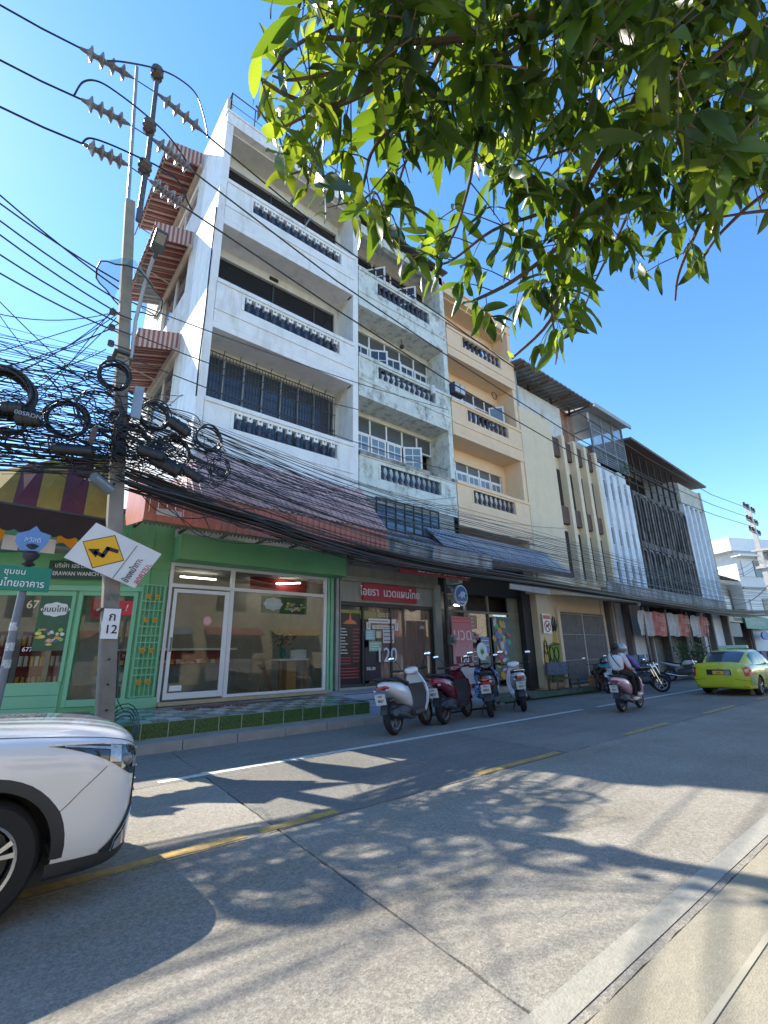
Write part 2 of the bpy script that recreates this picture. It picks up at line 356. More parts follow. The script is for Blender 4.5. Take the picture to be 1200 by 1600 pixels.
def sash(parent, x0, x1, z0, z1, y, fm, gm, nx=2, nz=3, rz=0, name='window_sash', fw=.07):
    """casement sash with glazing bars; hinged at x0; rz swings it outward"""
    w, h = x1-x0, z1-z0; mb = MB()
    mb.box(0, -.04, 0, fw, 0, h).box(w-fw, -.04, 0, w, 0, h).box(fw, -.039, 0, w-fw, -.001, fw).box(fw, -.039, h-fw, w-fw, -.001, h)
    for i in range(1, nx): x_ = fw+(w-2*fw)*i/nx; mb.box(x_-.015, -.034, fw, x_+.015, -.006, h-fw)
    for j in range(1, nz): z_ = fw+(h-2*fw)*j/nz; mb.box(fw, -.033, z_-.015, w-fw, -.007, z_+.015)
    o = mb.build(name, fm, parent, loc=(x0, y, z0), rot=(0, 0, rz))
    MB().box(fw, -.022, fw, w-fw, -.017, h-fw).build('pane', gm, o)
    return o
def band(root, X0, X1, zb, zt, Y, m, ox0, ox1, oz0, oz1, nb, bm_=None, cap=True, depth=.96, openback=True):
    """balcony front: slab, parapet with a balustrade opening, moulded rail"""
    mb = MB(); holewall(mb, X0, X1, zb+.20, zt, Y, .14, [(ox0, ox1, oz0, oz1)])
    mb.box(X0, Y, zb, X1, Y+depth, zb+.20)
    mb.box(X0, Y-.045, zt-.10, X1, Y+.17, zt+.03)            # rail
    mb.box(X0, Y-.03, oz0-.36, X1, Y-.002, oz0-.30)                 # string course
    mb.box(ox0-.10, Y-.02, oz0-.02, ox0-.01, Y-.002, oz1+.02).box(ox1+.01, Y-.02, oz0-.02, ox1+.10, Y-.002, oz1+.02)
    o = mb.build('balcony', m, root, bevel=.01)
    me = baluster_mesh(oz1-oz0, bm_ or bal_mat)
    if m is white: 
        for i in range(nb): xq = ox0+(ox1-ox0)*(i+.5)/nb; MB().box(xq-.075, Y+.01, oz1-.13, xq+.075, Y+.13, oz1-.002).build('capital', white, o)
    for i in range(nb):
        link('baluster', me, o, loc=(ox0+(ox1-ox0)*(i+.5)/nb, Y+.075, oz0))
    return o
# ------------------------------------------------------------------ unit A: white shophouse
A = thing('white_shophouse', 'white four storey corner shophouse above the pink awning, striped canopies on its side wall', 'building', (3.13, 11.2, 0))
A.location = (0, 0, 0)
X0, X1, F = 3.13, 8.30, 11.2
holewall(MB(), 11.4, 20.6, 4.75, 19.3, 0, .2, [(13.9, 16.9, 13.2, 14.95), (13.8, 17.1, 16.9, 18.3), (14.0, 17.0, 9.2, 10.7)]).xf(Matrix(((0, 1, 0, X0+.001), (1, 0, 0, 0), (0, 0, 1, 0), (0, 0, 0, 1)))).build('gable_wall', white_gable, A)
for z in (13.2, 16.9, 9.2):
    o = MB().box(X0+.10, 13.85, z, X0+.16, 17.0, z+1.8).build('window', dglass2, A)
    for y_ in (13.9, 15.4, 16.83): MB().box(X0+.05, y_, z, X0+.10, y_+.07, z+1.75).build('window_frame', white, o)
MB().box(X0-.002, F, 4.75, X0+.22, 13.0, 18.4).build('pilaster', white, A, bevel=.01)
MB().box(X1-.20, F+.01, 4.9, X1+.02, 12.4, 18.2).build('pilaster', white, A, bevel=.01)
rf = MB().box(X0-.01, F-.03, 17.93, X1+.02, 13.2, 18.36); rf.box(X0, 13.2, 17.9, X1, 20.6, 18.1); rf.box(X0-.04, F-.06, 18.36, X1+.03, F+.2, 18.46)
rf.build('roof', white, A, bevel=.012)
MB().box(X0+.2, F+.2, 17.85, X1-.2, 12.15, 17.925).build('ceiling', cream, A)
mb = MB()
holewall(mb, X0+.22, X1-.20, 4.9, 17.93, 12.15, .2, [(3.42, 7.95, 15.0, 17.42), (3.42, 7.92, 11.2, 13.62), (3.42, 7.95, 7.6, 10.05)])
mb.build('recessed_wall', cream, A)
MB().box(X0, 20.4, 0, X1, 20.6, 18.1).box(X1-.1, 13.2, 0, X1, 20.4, 18).build('back_wall', white, A)
# level 4 and 3: dark sliding windows
for (z0, z1, xs) in ((15.0, 17.42, (3.42, 5.2, 6.6, 7.95)), (11.2, 13.62, (3.42, 5.5, 7.1, 7.92))):
    w = MB()
    for i in range(3): w.box(xs[i]+.03, 12.25, z0, xs[i+1]-.03, 12.27, z1)
    w = w.build('window', dglass, A)
    for q in xs: MB().box(max(q-.03, xs[0]), 12.22, z0, min(q+.03, xs[-1]), 12.29, z1).build('window_frame', dsteel, w)
# level 2: window behind a dense steel grille
w = MB().box(3.42, 12.27, 7.6, 7.95, 12.29, 10.05).build('window', dglass2, A)
mbf = MB()
for i in range(8): xq = 3.45+i*.62; mbf.box(xq, 12.20, 7.6, xq+.05, 12.26, 10.05)
mbf.build('window_frame', mat('grey_frame', (.25, .26, .28), .5), w)
mbf = MB()
for i in range(45): xq = 3.36+i*.104; mbf.cyl((xq, 12.05, 7.6), (xq, 12.05, 10.1), .011, n=4)
for z in (8.2, 8.8, 9.4, 10.07): mbf.box(3.36, 12.04, z, 7.95, 12.06, z+.03)
for i in range(9): mbf.cyl((3.5+i*.5, 12.05, 10.05), (3.5+i*.5, 11.95, 10.2), .015, n=4)
mbf.build('security_grille', dsteel, A)
band(A, X0+.2, X1-.18, 13.92, 15.62, F, white, 4.20, 7.55, 14.95, 15.42, 12)
band(A, X0+.2, X1-.18, 10.25, 11.86, F, white, 4.18, 7.52, 11.20, 11.68, 12)
band(A, X0+.2, X1-.18, 6.45, 8.05, F, white, 4.15, 7.48, 7.38, 7.86, 11)
# diagonal braces at the inner corners
for z in (17.93, 13.92, 10.25): MB().prism([(F+.1, z), (F+.3, z), (F+.94, z-.45), (F+.94, z-.0)], 'x', X1-.26, X1-.2).build('corner_haunch', cream, A)
# roof railing
mb = MB(); st = []
for q in range(8): xq = X0+.1+q*.82; st.append(xq); mb.cyl((xq, F+.12, 18.46), (xq, F+.12, 19.5), .022, n=5)
mb.cyl((X0+.1, F+.12, 19.5), (X0+5.85, F+.12, 19.5), .022, n=5); mb.cyl((X0+.1, F+.12, 19.0), (X0+5.85, F+.12, 19.0), .012, n=5)
for q in range(5): mb.cyl((X0+.1, F+.12+q*.8, 18.4), (X0+.1, F+.12+q*.8, 19.5), .022, n=5)
mb.cyl((X0+.1, F+.12, 19.5), (X0+.1, F+3.4, 19.5), .022, n=5); mb.cyl((X0+.1, F+.12, 18.5), (X0+.1, F+.9, 19.5), .016, n=5)
mb.build('roof_railing', dsteel, A)
# downpipe / sagging cable on the corner
MB().tube([(X0-.02, 11.25, 14.4), (X0-.03, 11.2, 13.2), (X0-.03, 11.22, 12.1), (X0-.02, 11.2, 10.6), (X0-.04, 11.19, 9.2), (X0-.02, 11.2, 8.0)], .02, 5).build('corner_cable', cable, A)
MB().box(5.3, 12.08, 13.70, 5.6, 12.14, 13.79).build('wall_fitting', black, A)
# striped side canopies
def stripe_canopy(z, label, drop=.35, L=(13.6, 18.0)):
    a = thing('striped_canopy', label, 'awning', (3.13, 15.8, z), group='striped canopies on the corner gable')
    rm = mat('canopy_red', (.25, .085, .065), .6, var=.1); wm = mat('canopy_white', (.44, .36, .32), .6, var=.08)
    mb = MB(); n = 44; y0, y1 = L[0]-15.8, L[1]-15.8; dy = (y1-y0)/n
    for i in range(n):
        mb.mi = 1 if i % 3 == 2 else 0; y = y0+i*dy
        h = .03 if i % 2 else 0
        mb.slab((0, y, .02+h), (0, y+dy, .02+h), (-1.15, y+dy, -drop+h), (-1.15, y, -drop+h), -.045)
        mb.slab((-1.15, y, -drop+h), (-1.15, y+dy, -drop+h), (-1.22, y+dy, -drop-.5+h), (-1.22, y, -drop-.5+h), .035)
    mb.build('striped_sheet', (rm, wm), a)
    mb = MB(); m_ = 18                                      # street-end valance
    for i in range(m_):
        mb.mi = i % 2; xa, xb = -1.2+i*1.2/m_, -1.2+(i+1)*1.2/m_
        za, zb = -drop*(-xa/1.15), -drop*(-xb/1.15); hh = .62
        mb.slab((xa, y0-.012, za+.02), (xb, y0-.012, zb+.02), (xb, y0-.012, zb-hh), (xa, y0-.012, za-hh), .01)
    mb.build('end_valance', (rm, wm), a)
    f = MB()
    for y in (y0+.1, (y0+y1)/2, y1-.1): f.cyl((-.05, y, -.6), (-1.15, y, -drop-.04), .025, n=5).cyl((-.03, y, -.01), (-1.15, y, -drop-.03), .02, n=5)
    f.cyl((-1.12, y0, -drop-.05), (-1.12, y1, -drop-.05), .025, n=5); f.box(-.12, y0-.05, -.72, -.01, y1, -.58)
    f.build('frame', mat('canopy_frame', (.48, .42, .34), .6), a)
stripe_canopy(19.1, 'topmost of three red and white striped canopies on the side wall of the corner shophouse')
stripe_canopy(15.45, 'middle red and white striped canopy on the side wall, right behind the street lamp head')
stripe_canopy(11.35, 'lowest of the three red and white striped side wall canopies, just behind the cable tangle')
# ------------------------------------------------------------------ unit B: grey-white peeling shophouse
B = thing('peeling_shophouse', 'four storey shophouse with peeling grey white balconies between the white and the peach one', 'building', (0, 0, 0))
X0, X1 = 8.33, 13.0
mb = MB(); Yb = 12.15
holewall(mb, X0+.12, X1-.22, 3.95, 17.6, Yb, .2, [(8.8, 12.75, 15.75, 17.15), (8.8, 12.75, 12.0, 13.45), (8.8, 12.75, 8.2, 9.82)])
mb.build('recessed_wall', cream, B)
MB().box(X1-.24, F+.02, 3.95, X1, 12.5, 17.7).build('pilaster', white_peel, B)
MB().box(X0, 13.0, 3.9, X1, 20.5, 17.6).build('back_wall', white_peel, B)
rf = MB(); rf.slab((X0, F-.25, 17.72), (X1+.1, F-.25, 17.72), (X1+.1, 20, 18.6), (X0, 20, 18.6), .06); rf.build('roof', mat('dark_roof_sheet', (.05, .045, .045), .7), B)
MB().box(X0+.02, F+.02, 17.15, X1-.02, F+.2, 17.55).box(X0+.1, F+.1, 17.5, X1-.02, Yb, 17.62).build('roof_beam', white_peel, B)
band(B, X0+.02, X1, 13.70, 15.35, F+.01, white_peel, 9.25, 12.0, 14.62, 15.16, 11)
band(B, X0+.02, X1, 9.98, 11.62, F+.01, white_peel, 9.22, 12.1, 10.95, 11.44, 11)
band(B, X0+.02, X1, 6.42, 7.86, F+.01, white_peel, 9.25, 12.15, 7.12, 7.64, 11)
# grimy rail on the lowest balcony and the broken rendering
MB().box(X0+.02, F-.05, 7.80, X1+.01, F+.19, 7.93).build('rail_cap', grimy, B)
def transom(root, xs, z0, z1, y, gm):
    g = MB()
    for i in range(len(xs)-1): g.box(xs[i]+.03, y+.1, z0, xs[i+1]-.03, y+.115, z1)
    g = g.build('transom_window', gm, root); f = MB()
    for q in xs: f.box(q-.03, y+.06, z0, q+.03, y+.13, z1)
    f.box(xs[0], y+.055, z0-.05, xs[-1], y+.14, z0+.01); f.build('window_frame', wframe, g)
grime_gl = mat('grimy_transom_glass', (.09, .10, .10), .25)
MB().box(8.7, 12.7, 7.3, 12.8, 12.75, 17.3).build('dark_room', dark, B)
transom(B, [8.8, 9.59, 10.38, 11.17, 11.96, 12.75], 9.22, 9.82, Yb, grime_gl)
for i, rz in enumerate((0, 0, 0, -.55, 0)):
    if i == 4: continue
    sash(B, 8.83+i*.79, 9.56+i*.79, 8.22, 9.19, Yb+.10-(.05 if rz else 0), wframe, bluegl, 2, 3, rz)
transom(B, [8.8, 9.59, 10.38, 11.17, 11.96, 12.75], 12.95, 13.45, Yb, grime_gl)
for i in range(5): sash(B, 8.83+i*.79, 9.56+i*.79, 12.02, 12.92, Yb+.10, wframe, dglass2, 2, 2, (0, -.5, -.2, 0, 0)[i])
transom(B, [8.8, 9.8, 10.8, 11.8, 12.75], 16.7, 17.15, Yb, dglass)
for i, x_ in enumerate((9.5, 11.2)): sash(B, x_, x_+.78, 15.77, 16.66, Yb+.05, wframe, dglass2, 2, 2, (-.9, -.9)[i])
o = MB().ball((10.9, 11.75, 13.35), .10, 8, 6).cyl((10.9, 11.75, 13.4), (10.9, 11.75, 13.7), .012, n=4).build('ceiling_lamp', dark, B, True)
MB().cyl((11.9, 11.12, 11.25), (11.9, 11.12, 11.62), .10, n=10).build('hanging_bucket', mat('pale_plastic', (.6, .62, .62), .4), B, True)
# ------------------------------------------------------------------ unit C: peach shophouse
C = thing('peach_shophouse', 'peach coloured four storey shophouse with small balustraded balconies, right of the peeling one', 'building', (0, 0, 0))
X0, X1 = 13.02, 17.85; Yc = 12.15
holewall(MB(), X0+.02, X1-.24, 3.9, 17.2, Yc, .2, [(13.4, 17.35, 15.7, 16.45), (13.4, 17.35, 11.75, 13.1), (13.4, 17.33, 8.15, 9.35)]).build('recessed_wall', peach, C)
MB().box(X1-.26, F+.02, 3.9, X1, 12.4, 17.3).build('pilaster', peach, C)
MB().box(X0, 13.0, 3.9, X1, 20.5, 17.2).build('back_wall', peach, C)
MB().box(X0-.01, F-.02, 16.85, X1+.01, 12.9, 17.28).box(X0-.01, F-.08, 17.28, X1+.03, F+.2, 17.4).build('roof', peach, C, bevel=.01)
MB().box(X0+.1, F+.2, 16.78, X1-.25, 12.15, 16.85).build('ceiling', peach, C)
band(C, X0+.01, X1, 13.68, 15.10, F-.01, peach, 14.05, 16.75, 14.45, 14.98, 9)
band(C, X0+.01, X1, 9.92, 11.52, F-.01, peach, 14.02, 16.8, 10.82, 11.35, 9)
band(C, X0+.01, X1, 6.12, 7.92, F-.01, peach, 14.0, 16.75, 7.2, 7.74, 9)
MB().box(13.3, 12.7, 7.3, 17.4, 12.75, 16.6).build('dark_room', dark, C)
transom(C, [13.4, 14.19, 14.97, 15.76, 16.54, 17.33], 8.98, 9.35, Yc, mat('grey_transom', (.12, .115, .11), .3))
for i in range(5): sash(C, 13.43+i*.786, 14.16+i*.786, 8.17, 8.95, Yc+.10, wframe, bluegl, 2, 2)
transom(C, [13.4, 14.2, 15.0, 15.8, 16.6, 17.35], 12.6, 13.1, Yc, dglass2)
for i in range(2): sash(C, 14.3+i*.85, 15.08+i*.85, 11.77, 12.57, Yc+.10, wframe, dglass2, 2, 2)
sash(C, 16.75, 17.45, 11.77, 12.75, Yc-.05, wframe, bluegl, 1, 1, -.9)
ac = MB().box(13.05, 11.0, 11.75, 13.75, 11.3, 12.25).build('air_conditioner', dark_blue, C, bevel=.02)
MB().box(13.1, 10.97, 11.8, 13.36, 11.0, 12.2).box(13.42, 10.97, 11.8, 13.68, 11.0, 12.2).build('fan_grille', mat('ac_pale', (.5, .52, .54), .5), C)
MB().lathe([(.17, -.02), (.2, 0), (.17, .02), (.14, 0), (.17, -.02)], (15.9, 11.1, 12.65), 'y', 12).build('wire_coil', cable, C)
# ------------------------------------------------------------------ unit D: beige block with tall fins
D = thing('beige_fin_building', 'beige commercial building with tall vertical fins and brown panels, beyond the peach shophouse', 'building', (0, 0, 0))
X0, X1 = 17.87, 25.25
holewall(MB(), X0, 20.62, 3.9, 12.86, F-.02, .3, []).build('plain_wall', beige, D)
MB().box(X0+.1, 11.5, 0.0, X1-.1, 20.4, 12.2).build('core_wall', beige, D)
mb = MB(); FX = (21.55, 22.72, 23.82, 24.98)
for x_, zt in zip(FX, (12.45, 12.42, 12.4, 12.35)): MB().box(x_, F-.04, 4.6, x_+.3, 11.75, zt).build('fin', beige, D, bevel=.012)
for a, b in zip((20.62,)+tuple(x_+.3 for x_ in FX), FX):
    MB().box(a+.01, F+.14, 11.2, b-.01, 11.52, 12.25).build('brown_panel', brown, D)
    MB().box(a+.01, F+.10, 7.55, b-.01, 11.52, 8.45).build('brown_panel', brown, D, bevel=.02)
    o = MB().box(a+.12, 11.44, 8.5, b-.12, 11.497, 10.5).build('window', dglass, D); MB().box(a+.12, 11.44, 4.9, b-.12, 11.497, 7.2).build('window', dglass, D)
MB().box(18.1, 11.9, 12.2, 23.2, 18, 14.85).build('rooftop_wall', white_gable, D)
MB().box(17.86, F+.05, 11.6, 18.1, 12.0, 15.0).build('drain_pipe', steel, D)
r_ = MB(); r_.slab((17.9, 11.0, 14.85), (24.6, 11.0, 15.55), (24.6, 17.0, 16.3), (17.9, 17.0, 15.6), .08)
r_ = MB()
for i in range(34):
    xa = 17.6+i*.21; h = .035*(i % 2)
    r_.slab((xa, 10.6, 15.05+h), (xa+.21, 10.6, 15.05+h), (xa+.21, 17.0, 16.2+h), (xa, 17.0, 16.2+h), .06)
r_.build('sheet_roof', sheet_gr, D)
f = MB()
for x_ in (18.0, 20.2, 22.4, 24.4): f.box(x_, 10.7, 14.92, x_+.1, 17, 15.0).box(x_, 11.9, 14.8, x_+.1, 12.0, 15.3)
f.build('roof_frame', brown, D)
MB().box(23.3, 12.2, 12.2, 25.2, 12.35, 15.2).build('rusty_sheet', mat('rusty_sheet', (.32, .24, .19), .8, var=.4, dirt=.8, dcol=(.22, .07, .03), dlo=.4, dhi=.6), D)
# ------------------------------------------------------------------ unit E: white narrow-slit building with a roof cage
E_ = thing('white_slit_building', 'white four storey building with narrow slit windows and a wire cage on its roof', 'building', (0, 0, 0))
X0, X1 = 25.3, 29.55
wcool = mat('cool_white_plaster', (.66, .70, .74), .8, var=.1, dirt=.55, dcol=(.2, .22, .22), dlo=.5, dhi=.8)
MB().box(X0, 11.5, 0, X1, 20, 12.0).build('core_wall', wcool, E_)
SL = [25.32, 26.22, 27.1, 27.98, 28.85]
for i, x_ in enumerate(SL):
    MB().box(x_+.02, F+.05, 4.6, x_+.52, 11.7, (11.9, 11.7, 11.5, 11.9, 11.3)[i]).build('fin', wcool, E_, bevel=.01)
for i in range(5):
    a = SL[i]+.52; b = min(a+.38, X1)
    for z0, z1, m_ in ((7.15, 8.15, dark_blue), (9.9, 11.0, dglass2), (5.0, 6.2, dark_blue)):
        w = MB().box(a, F+.18, z0, b, 11.52, z1).build('window', dglass2, E_)
        for z_ in (z0-.05, z1): MB().box(a-.03, F+.14, z_, b+.02, F+.19, z_+.05).build('window_frame', wcool, w)
c = MB(); zt = 15.2
for x_ in (25.2, 26.65, 28.1, 29.5): c.box(x_-.05, F-.02, 12, x_+.05, F+.08, zt).box(x_-.05, 14.9, 12, x_+.05, 15, zt)
for z in (12.9, 14.0, zt): c.box(25.2, F-.01, z-.05, 29.5, F+.07, z+.03).box(25.17, F, z-.05, 25.25, 15, z+.03)
c.build('roof_cage_frame', mat('cage_steel', (.18, .20, .22), .5), E_)
c = MB()
for i in range(28): x_ = 25.25+i*.155; c.box(x_-.012, F+.02, 12, x_+.012, F+.04, zt)
for i in range(22): z = 12+i*.147; c.box(25.2, F+.021, z-.012, 29.5, F+.039, z+.012)
c.build('cage_mesh', mat('cage_mesh_grey', (.22, .24, .26), .5), E_)
MB().slab((25.0, F-.5, 15.25), (29.7, F-.5, 15.25), (29.7, 15.5, 15.7), (25.0, 15.5, 15.7), .1).box(24.95, F-.55, 15.1, 29.75, F-.45, 15.35).build('cage_roof', mat('cage_roof_grey', (.33, .35, .36), .6), E_)
MB().box(26, 13.5, 12, 29.4, 13.7, 14.8).build('inner_wall', wcool, E_)
pl = MB(); q = random.Random(5)
for i in range(70):
    p = Vector((28.4+q.gauss(0, .22), 11.0+q.gauss(0, .15), 12.1+q.gauss(0, .18))); d = Vector((q.uniform(-1, 1), q.uniform(-1, 1), q.uniform(-1, .6))).normalized()*.22; s_ = d.cross(Vector((0, 0, 1))).normalized()*.05
    pl.add([p, p+d*.5+s_, p+d, p+d*.5-s_], [(0, 1, 2, 3)])
tag(pl.build('roof_plant', mat('roof_plant_leaf', (.06, .14, .04), .6, var=.4)), 'bushy green plant growing out of the roof cage edge on the white slit building', 'plant')
# ------------------------------------------------------------------ unit F: sooty arcaded facade
G_ = thing('sooty_arched_building', 'blackened building with tall arched ribs and a dark open top floor under a slanting roof', 'building', (0, 0, 0))
X0, X1 = 29.6, 38.2
MB().box(X0, 11.9, 0, X1, 20, 11.3).build('core_wall', mat('black_soot', (.022, .022, .023), .9, var=.5), G_)
mb = MB(); nb = 9; w_ = (X1-X0)/nb
for i in range(nb+1): xq = X0+i*w_; mb.box(xq-.05, F, 4.6, xq+.05, 11.88, 10.9)
mb.build('rib', sooty, G_)
for lv, (z0, z1) in enumerate(((4.9, 7.4), (7.9, 10.9))):
    for i in range(nb):
        xa, xb = X0+i*w_+.14, X0+(i+1)*w_-.14; xm = (xa+xb)/2; rr = (xb-xa)/2
        pts = [(xa, F+.12, z0), (xa, F+.12, z1-rr)]+[(xm-rr*math.cos(a), F+.12, z1-rr+rr*math.sin(a)) for a in [PI*k/8 for k in range(1, 8)]]+[(xb, F+.12, z1-rr), (xb, F+.12, z0)]
        o = MB().tube(pts, .045, 4).build('arch_frame', mat('pale_soot', (.32, .31, .30), .9, var=.5, dirt=.6, dcol=(.03, .03, .03)), G_)
        MB().box(xa+.05, F+.3, z0+.1, xb-.05, F+.33, z1-rr*.6).build('pane', mat('grimy_green_glass', (.035, .055, .052), .3, var=.5), o)
MB().box(X0, F+.05, 7.45, X1, F+.4, 7.85).box(X0, F+.05, 4.5, X1, F+.4, 4.85).box(X0, F+.05, 10.9, X1, F+.3, 11.1).build('spandrel', sooty, G_)
mb = MB()
for i in range(8): xq = X0+.2+i*1.15; mb.box(xq, F+.2, 11.1, xq+.1, F+.3, 14.1)
mb.box(X0, F+.2, 12.6, X1, F+.3, 12.7); mb.build('top_frame', mat('dark_rust_frame', (.035, .025, .022), .8), G_)
MB().box(X0, 13.6, 11.3, X1, 13.8, 14.2).box(X0-.02, F+.3, 11.3, X0+.12, 13.8, 14.2).build('top_floor_wall', mat('dark_red_brown', (.02, .013, .012), .9), G_)
MB().slab((X0-.1, F-.5, 14.35), (43.0, F-.5, 13.95), (43.0, 16, 14.6), (X0-.1, 16, 15.0), .14).build('roof', mat('roof_brown', (.12, .09, .075), .7, var=.2), G_)
# ------------------------------------------------------------------ unit G: pale fluted building
H_ = thing('pale_fluted_building', 'last building of the row, pale grey with closely spaced vertical fins', 'building', (0, 0, 0))
X0, X1 = 38.25, 42.7
MB().box(X0, 11.6, 0, X1, 20, 13.7).build('core_wall', wcool, H_)
for i in range(5): xq = X0+.1+i*1.05; MB().box(xq, F, 4.4, xq+.28, 11.62, 11.9).build('fin', wcool, H_)
MB().box(X0, F+.05, 11.92, X1, 11.62, 13.5).build('upper_panel', mat('stained_cream', (.52, .50, .42), .85, var=.2, dirt=.5, dcol=(.28, .30, .22)), H_)
MB().box(X0, F, 3.9, X1, 11.6, 4.4).build('slab_edge', wcool, H_)
MB().box(X1-.02, F-.02, 0, X1+.3, 20, 13.6).build('end_wall', mat('tan_wall', (.42, .38, .32), .85, var=.1), H_)
# ------------------------------------------------------------------ corner sweet shop (ground floor of unit A)
S = thing('green_sweet_shop', 'green painted corner sweet shop with wide glass front under the pink awning', 'shop', (0, 0, 0))
YS = 12.0; ZF = .50
P0 = Vector((2.55, YS, 0)); DW = Vector((-.914, .407, 0)); WA = math.atan2(.407, -.914)
LWM = Matrix.Translation(P0) @ Matrix.Rotation(math.atan2(-.407, .914), 4, 'Z')   # local x runs from far left (-) to corner (0)
tint = glass_mat('shop_glass', (.85, .88, .86), .62, 1.5)
# front wall strip with grille, right pier
MB().box(2.55, YS, .1, 3.17, YS+.25, 4.9).build('pier', green, S)
MB().box(2.45, YS-.10, .45, 3.2, YS-.003, .72).box(2.40, YS-.2, .40, 3.3, YS-.003, .5).build('pier_base', green_lt, S, bevel=.01)
gf = MB(); gx0, gx1, gz0, gz1 = 2.62, 3.10, .75, 3.2
for x_ in (gx0, gx1): gf.box(x_-.02, YS-.10, gz0, x_+.02, YS-.06, gz1)
for z in (gz0, gz1, 2.82, 2.62, 2.25, 2.05, 1.9, 1.55, 1.35, 1.2): gf.box(gx0, YS-.095, z-.014, gx1, YS-.065, z+.014)
for i in range(1, 5): x_ = gx0+i*.096; gf.box(x_-.009, YS-.09, gz0, x_+.009, YS-.07, gz1)
gf = gf.build('window_grille', green_lt, S)
for z in (2.93, 2.4, 1.72, 1.05):
    for x_ in (gx0+.15, gx0+.34):
        m_ = MB()
        for k in range(6): a = k*PI/3; m_.ball((x_+.042*math.cos(a), YS-.10, z+.042*math.sin(a)), (.026, .012, .026), 6, 4)
        m_.ball((x_, YS-.105, z), .02, 6, 4).build('flower_ornament', gold, gf)
# green beam box over the glass
MB().box(3.2, YS-.55, 3.80, 8.05, YS+.2, 4.42).build('beam', green, S, bevel=.015)
MB().box(2.2, YS-.02, 3.6, 3.2, YS+.1, 4.95).build('upper_wall', green, S)
MB().box(7.72, YS-.03, .45, 7.80, YS+.06, 3.8).box(7.83, YS-.05, .45, 7.93, YS+.10, 3.8).build('side_frame', green_lt, S)
MB().box(7.97, YS-.12, .3, 8.07, YS+.1, 3.8).build('corrugated_edge', steel, S)
# aluminium frame, door, glass
al = mat('white_aluminium', (.68, .71, .72), .35, .1, var=.03)
fr = MB()
fr.box(3.2, YS-.02, .60, 3.28, YS+.06, 3.80).box(4.72, YS-.021, .60, 4.83, YS+.061, 3.80).box(7.60, YS-.02, .60, 7.70, YS+.06, 3.80)
fr.box(3.28, YS-.018, 3.20, 7.60, YS+.058, 3.29).box(3.28, YS-.018, 3.72, 7.60, YS+.058, 3.80).box(4.83, YS-.018, .60, 7.60, YS+.058, .67)
fr.build('glass_front_frame', al, S, bevel=.006)
dr = MB().box(3.32, YS-.06, .64, 3.40, YS-.02, 3.16).box(4.58, YS-.06, .64, 4.70, YS-.02, 3.16).box(3.40, YS-.059, .64, 4.58, YS-.021, .78).box(3.40, YS-.059, 3.07, 4.58, YS-.021, 3.16).build('door', al, S, bevel=.006)
MB().box(3.40, YS-.045, .78, 4.58, YS-.037, 3.07).build('pane', tint, dr)
MB().cyl((3.36, YS-.12, 1.7), (3.36, YS-.12, 2.0), .012, n=6).cyl((3.36, YS-.12, 1.7), (3.36, YS-.06, 1.7), .012, n=5).cyl((3.36, YS-.12, 2.0), (3.36, YS-.06, 2.0), .012, n=5).build('handle', dsteel, dr)
for (a, b, c, d) in ((4.83, 7.60, .67, 3.20), (3.28, 4.72, 3.29, 3.72), (4.83, 7.60, 3.29, 3.72)):
    MB().box(a, YS+.01, c, b, YS+.018, d).build('glass_pane', tint, S)
MB().box(3.45, YS-.05, .82, 3.72, YS-.047, .94).build('door_sticker', wsign, dr)
MB().lathe([(.0, 0), (.115, 0), (.115, .004), (0, .004)], (4.18, YS-.052, 2.42), 'y', 20).build('round_sticker', mat('salmon_sticker', (.70, .28, .22), .5), dr)
MB().lathe([(.0, 0), (.085, 0), (.085, .004), (0, .004)], (4.18, YS-.056, 2.42), 'y', 20).build('round_sticker', mat('pink_sticker', (.75, .45, .40), .5), dr)
# sills and platform
MB().box(3.2, YS-.22, .52, 7.8, YS-.02, .60).build('sill', mat('tan_stone', (.42, .33, .20), .7, var=.1), S, bevel=.01)
MB().box(2.55, YS-.3, 0, 8.1, YS+.3, .50).build('plinth', concrete, S)
plat = thing('tiled_shop_step', 'raised step before the sweet shop, blue green floor tiles and green mosaic riser', 'step', (0, 0, 0))
MB().prism([(9.80, 0), (11.78, 0), (11.78, .485), (9.80, .43)], 'x', -1.3, 7.55).build('step_core', concrete, plat)
tm = [mat('tile_'+n_, c_, .25, var=.08, scale=14, dirt=.35, dcol=(.16, .17, .16)) for n_, c_ in (('pale', (.30, .38, .40)), ('teal', (.06, .14, .13)), ('mid', (.16, .26, .27)))]
tme = [MB().box(.004, .004, 0, .292, .292, .012).mesh('floor_tile', m_) for m_ in tm]
q = random.Random(2); sl = math.atan2(.055, 1.98)
for i in range(-10, 20):
    for j in range(6):
        k = 1 if (i+j) % 2 else q.choice((0, 0, 2))
        link('floor_tile', tme[k], plat, loc=(1.72+i*.292, 9.80+j*.325, .432+j*.0091), rot=(sl, 0, 0)).scale = (1, 1.1, 1)
rm_ = bpy.data.materials.new('green_mosaic'); rm_.use_nodes = True; t = rm_.node_tree
tc = N(t, 'ShaderNodeTexCoord'); vo = N(t, 'ShaderNodeTexVoronoi', Scale=75.0); t.links.new(tc.outputs['Object'], vo.inputs['Vector'])
cr = N(t, 'ShaderNodeValToRGB'); cr.color_ramp.elements[0].color = (.012, .045, .010, 1); cr.color_ramp.elements[1].color = (.085, .15, .035, 1); cr.color_ramp.elements[0].position = .2; cr.color_ramp.elements[1].position = .75
t.links.new(vo.outputs['Color'], cr.inputs[0]); t.links.new(cr.outputs[0], t.nodes['Principled BSDF'].inputs['Base Color']); t.nodes['Principled BSDF'].inputs['Roughness'].default_value = .3
rt_me = MB().box(.006, -.014, .005, .462, 0, .262).mesh('riser_tile', rm_)
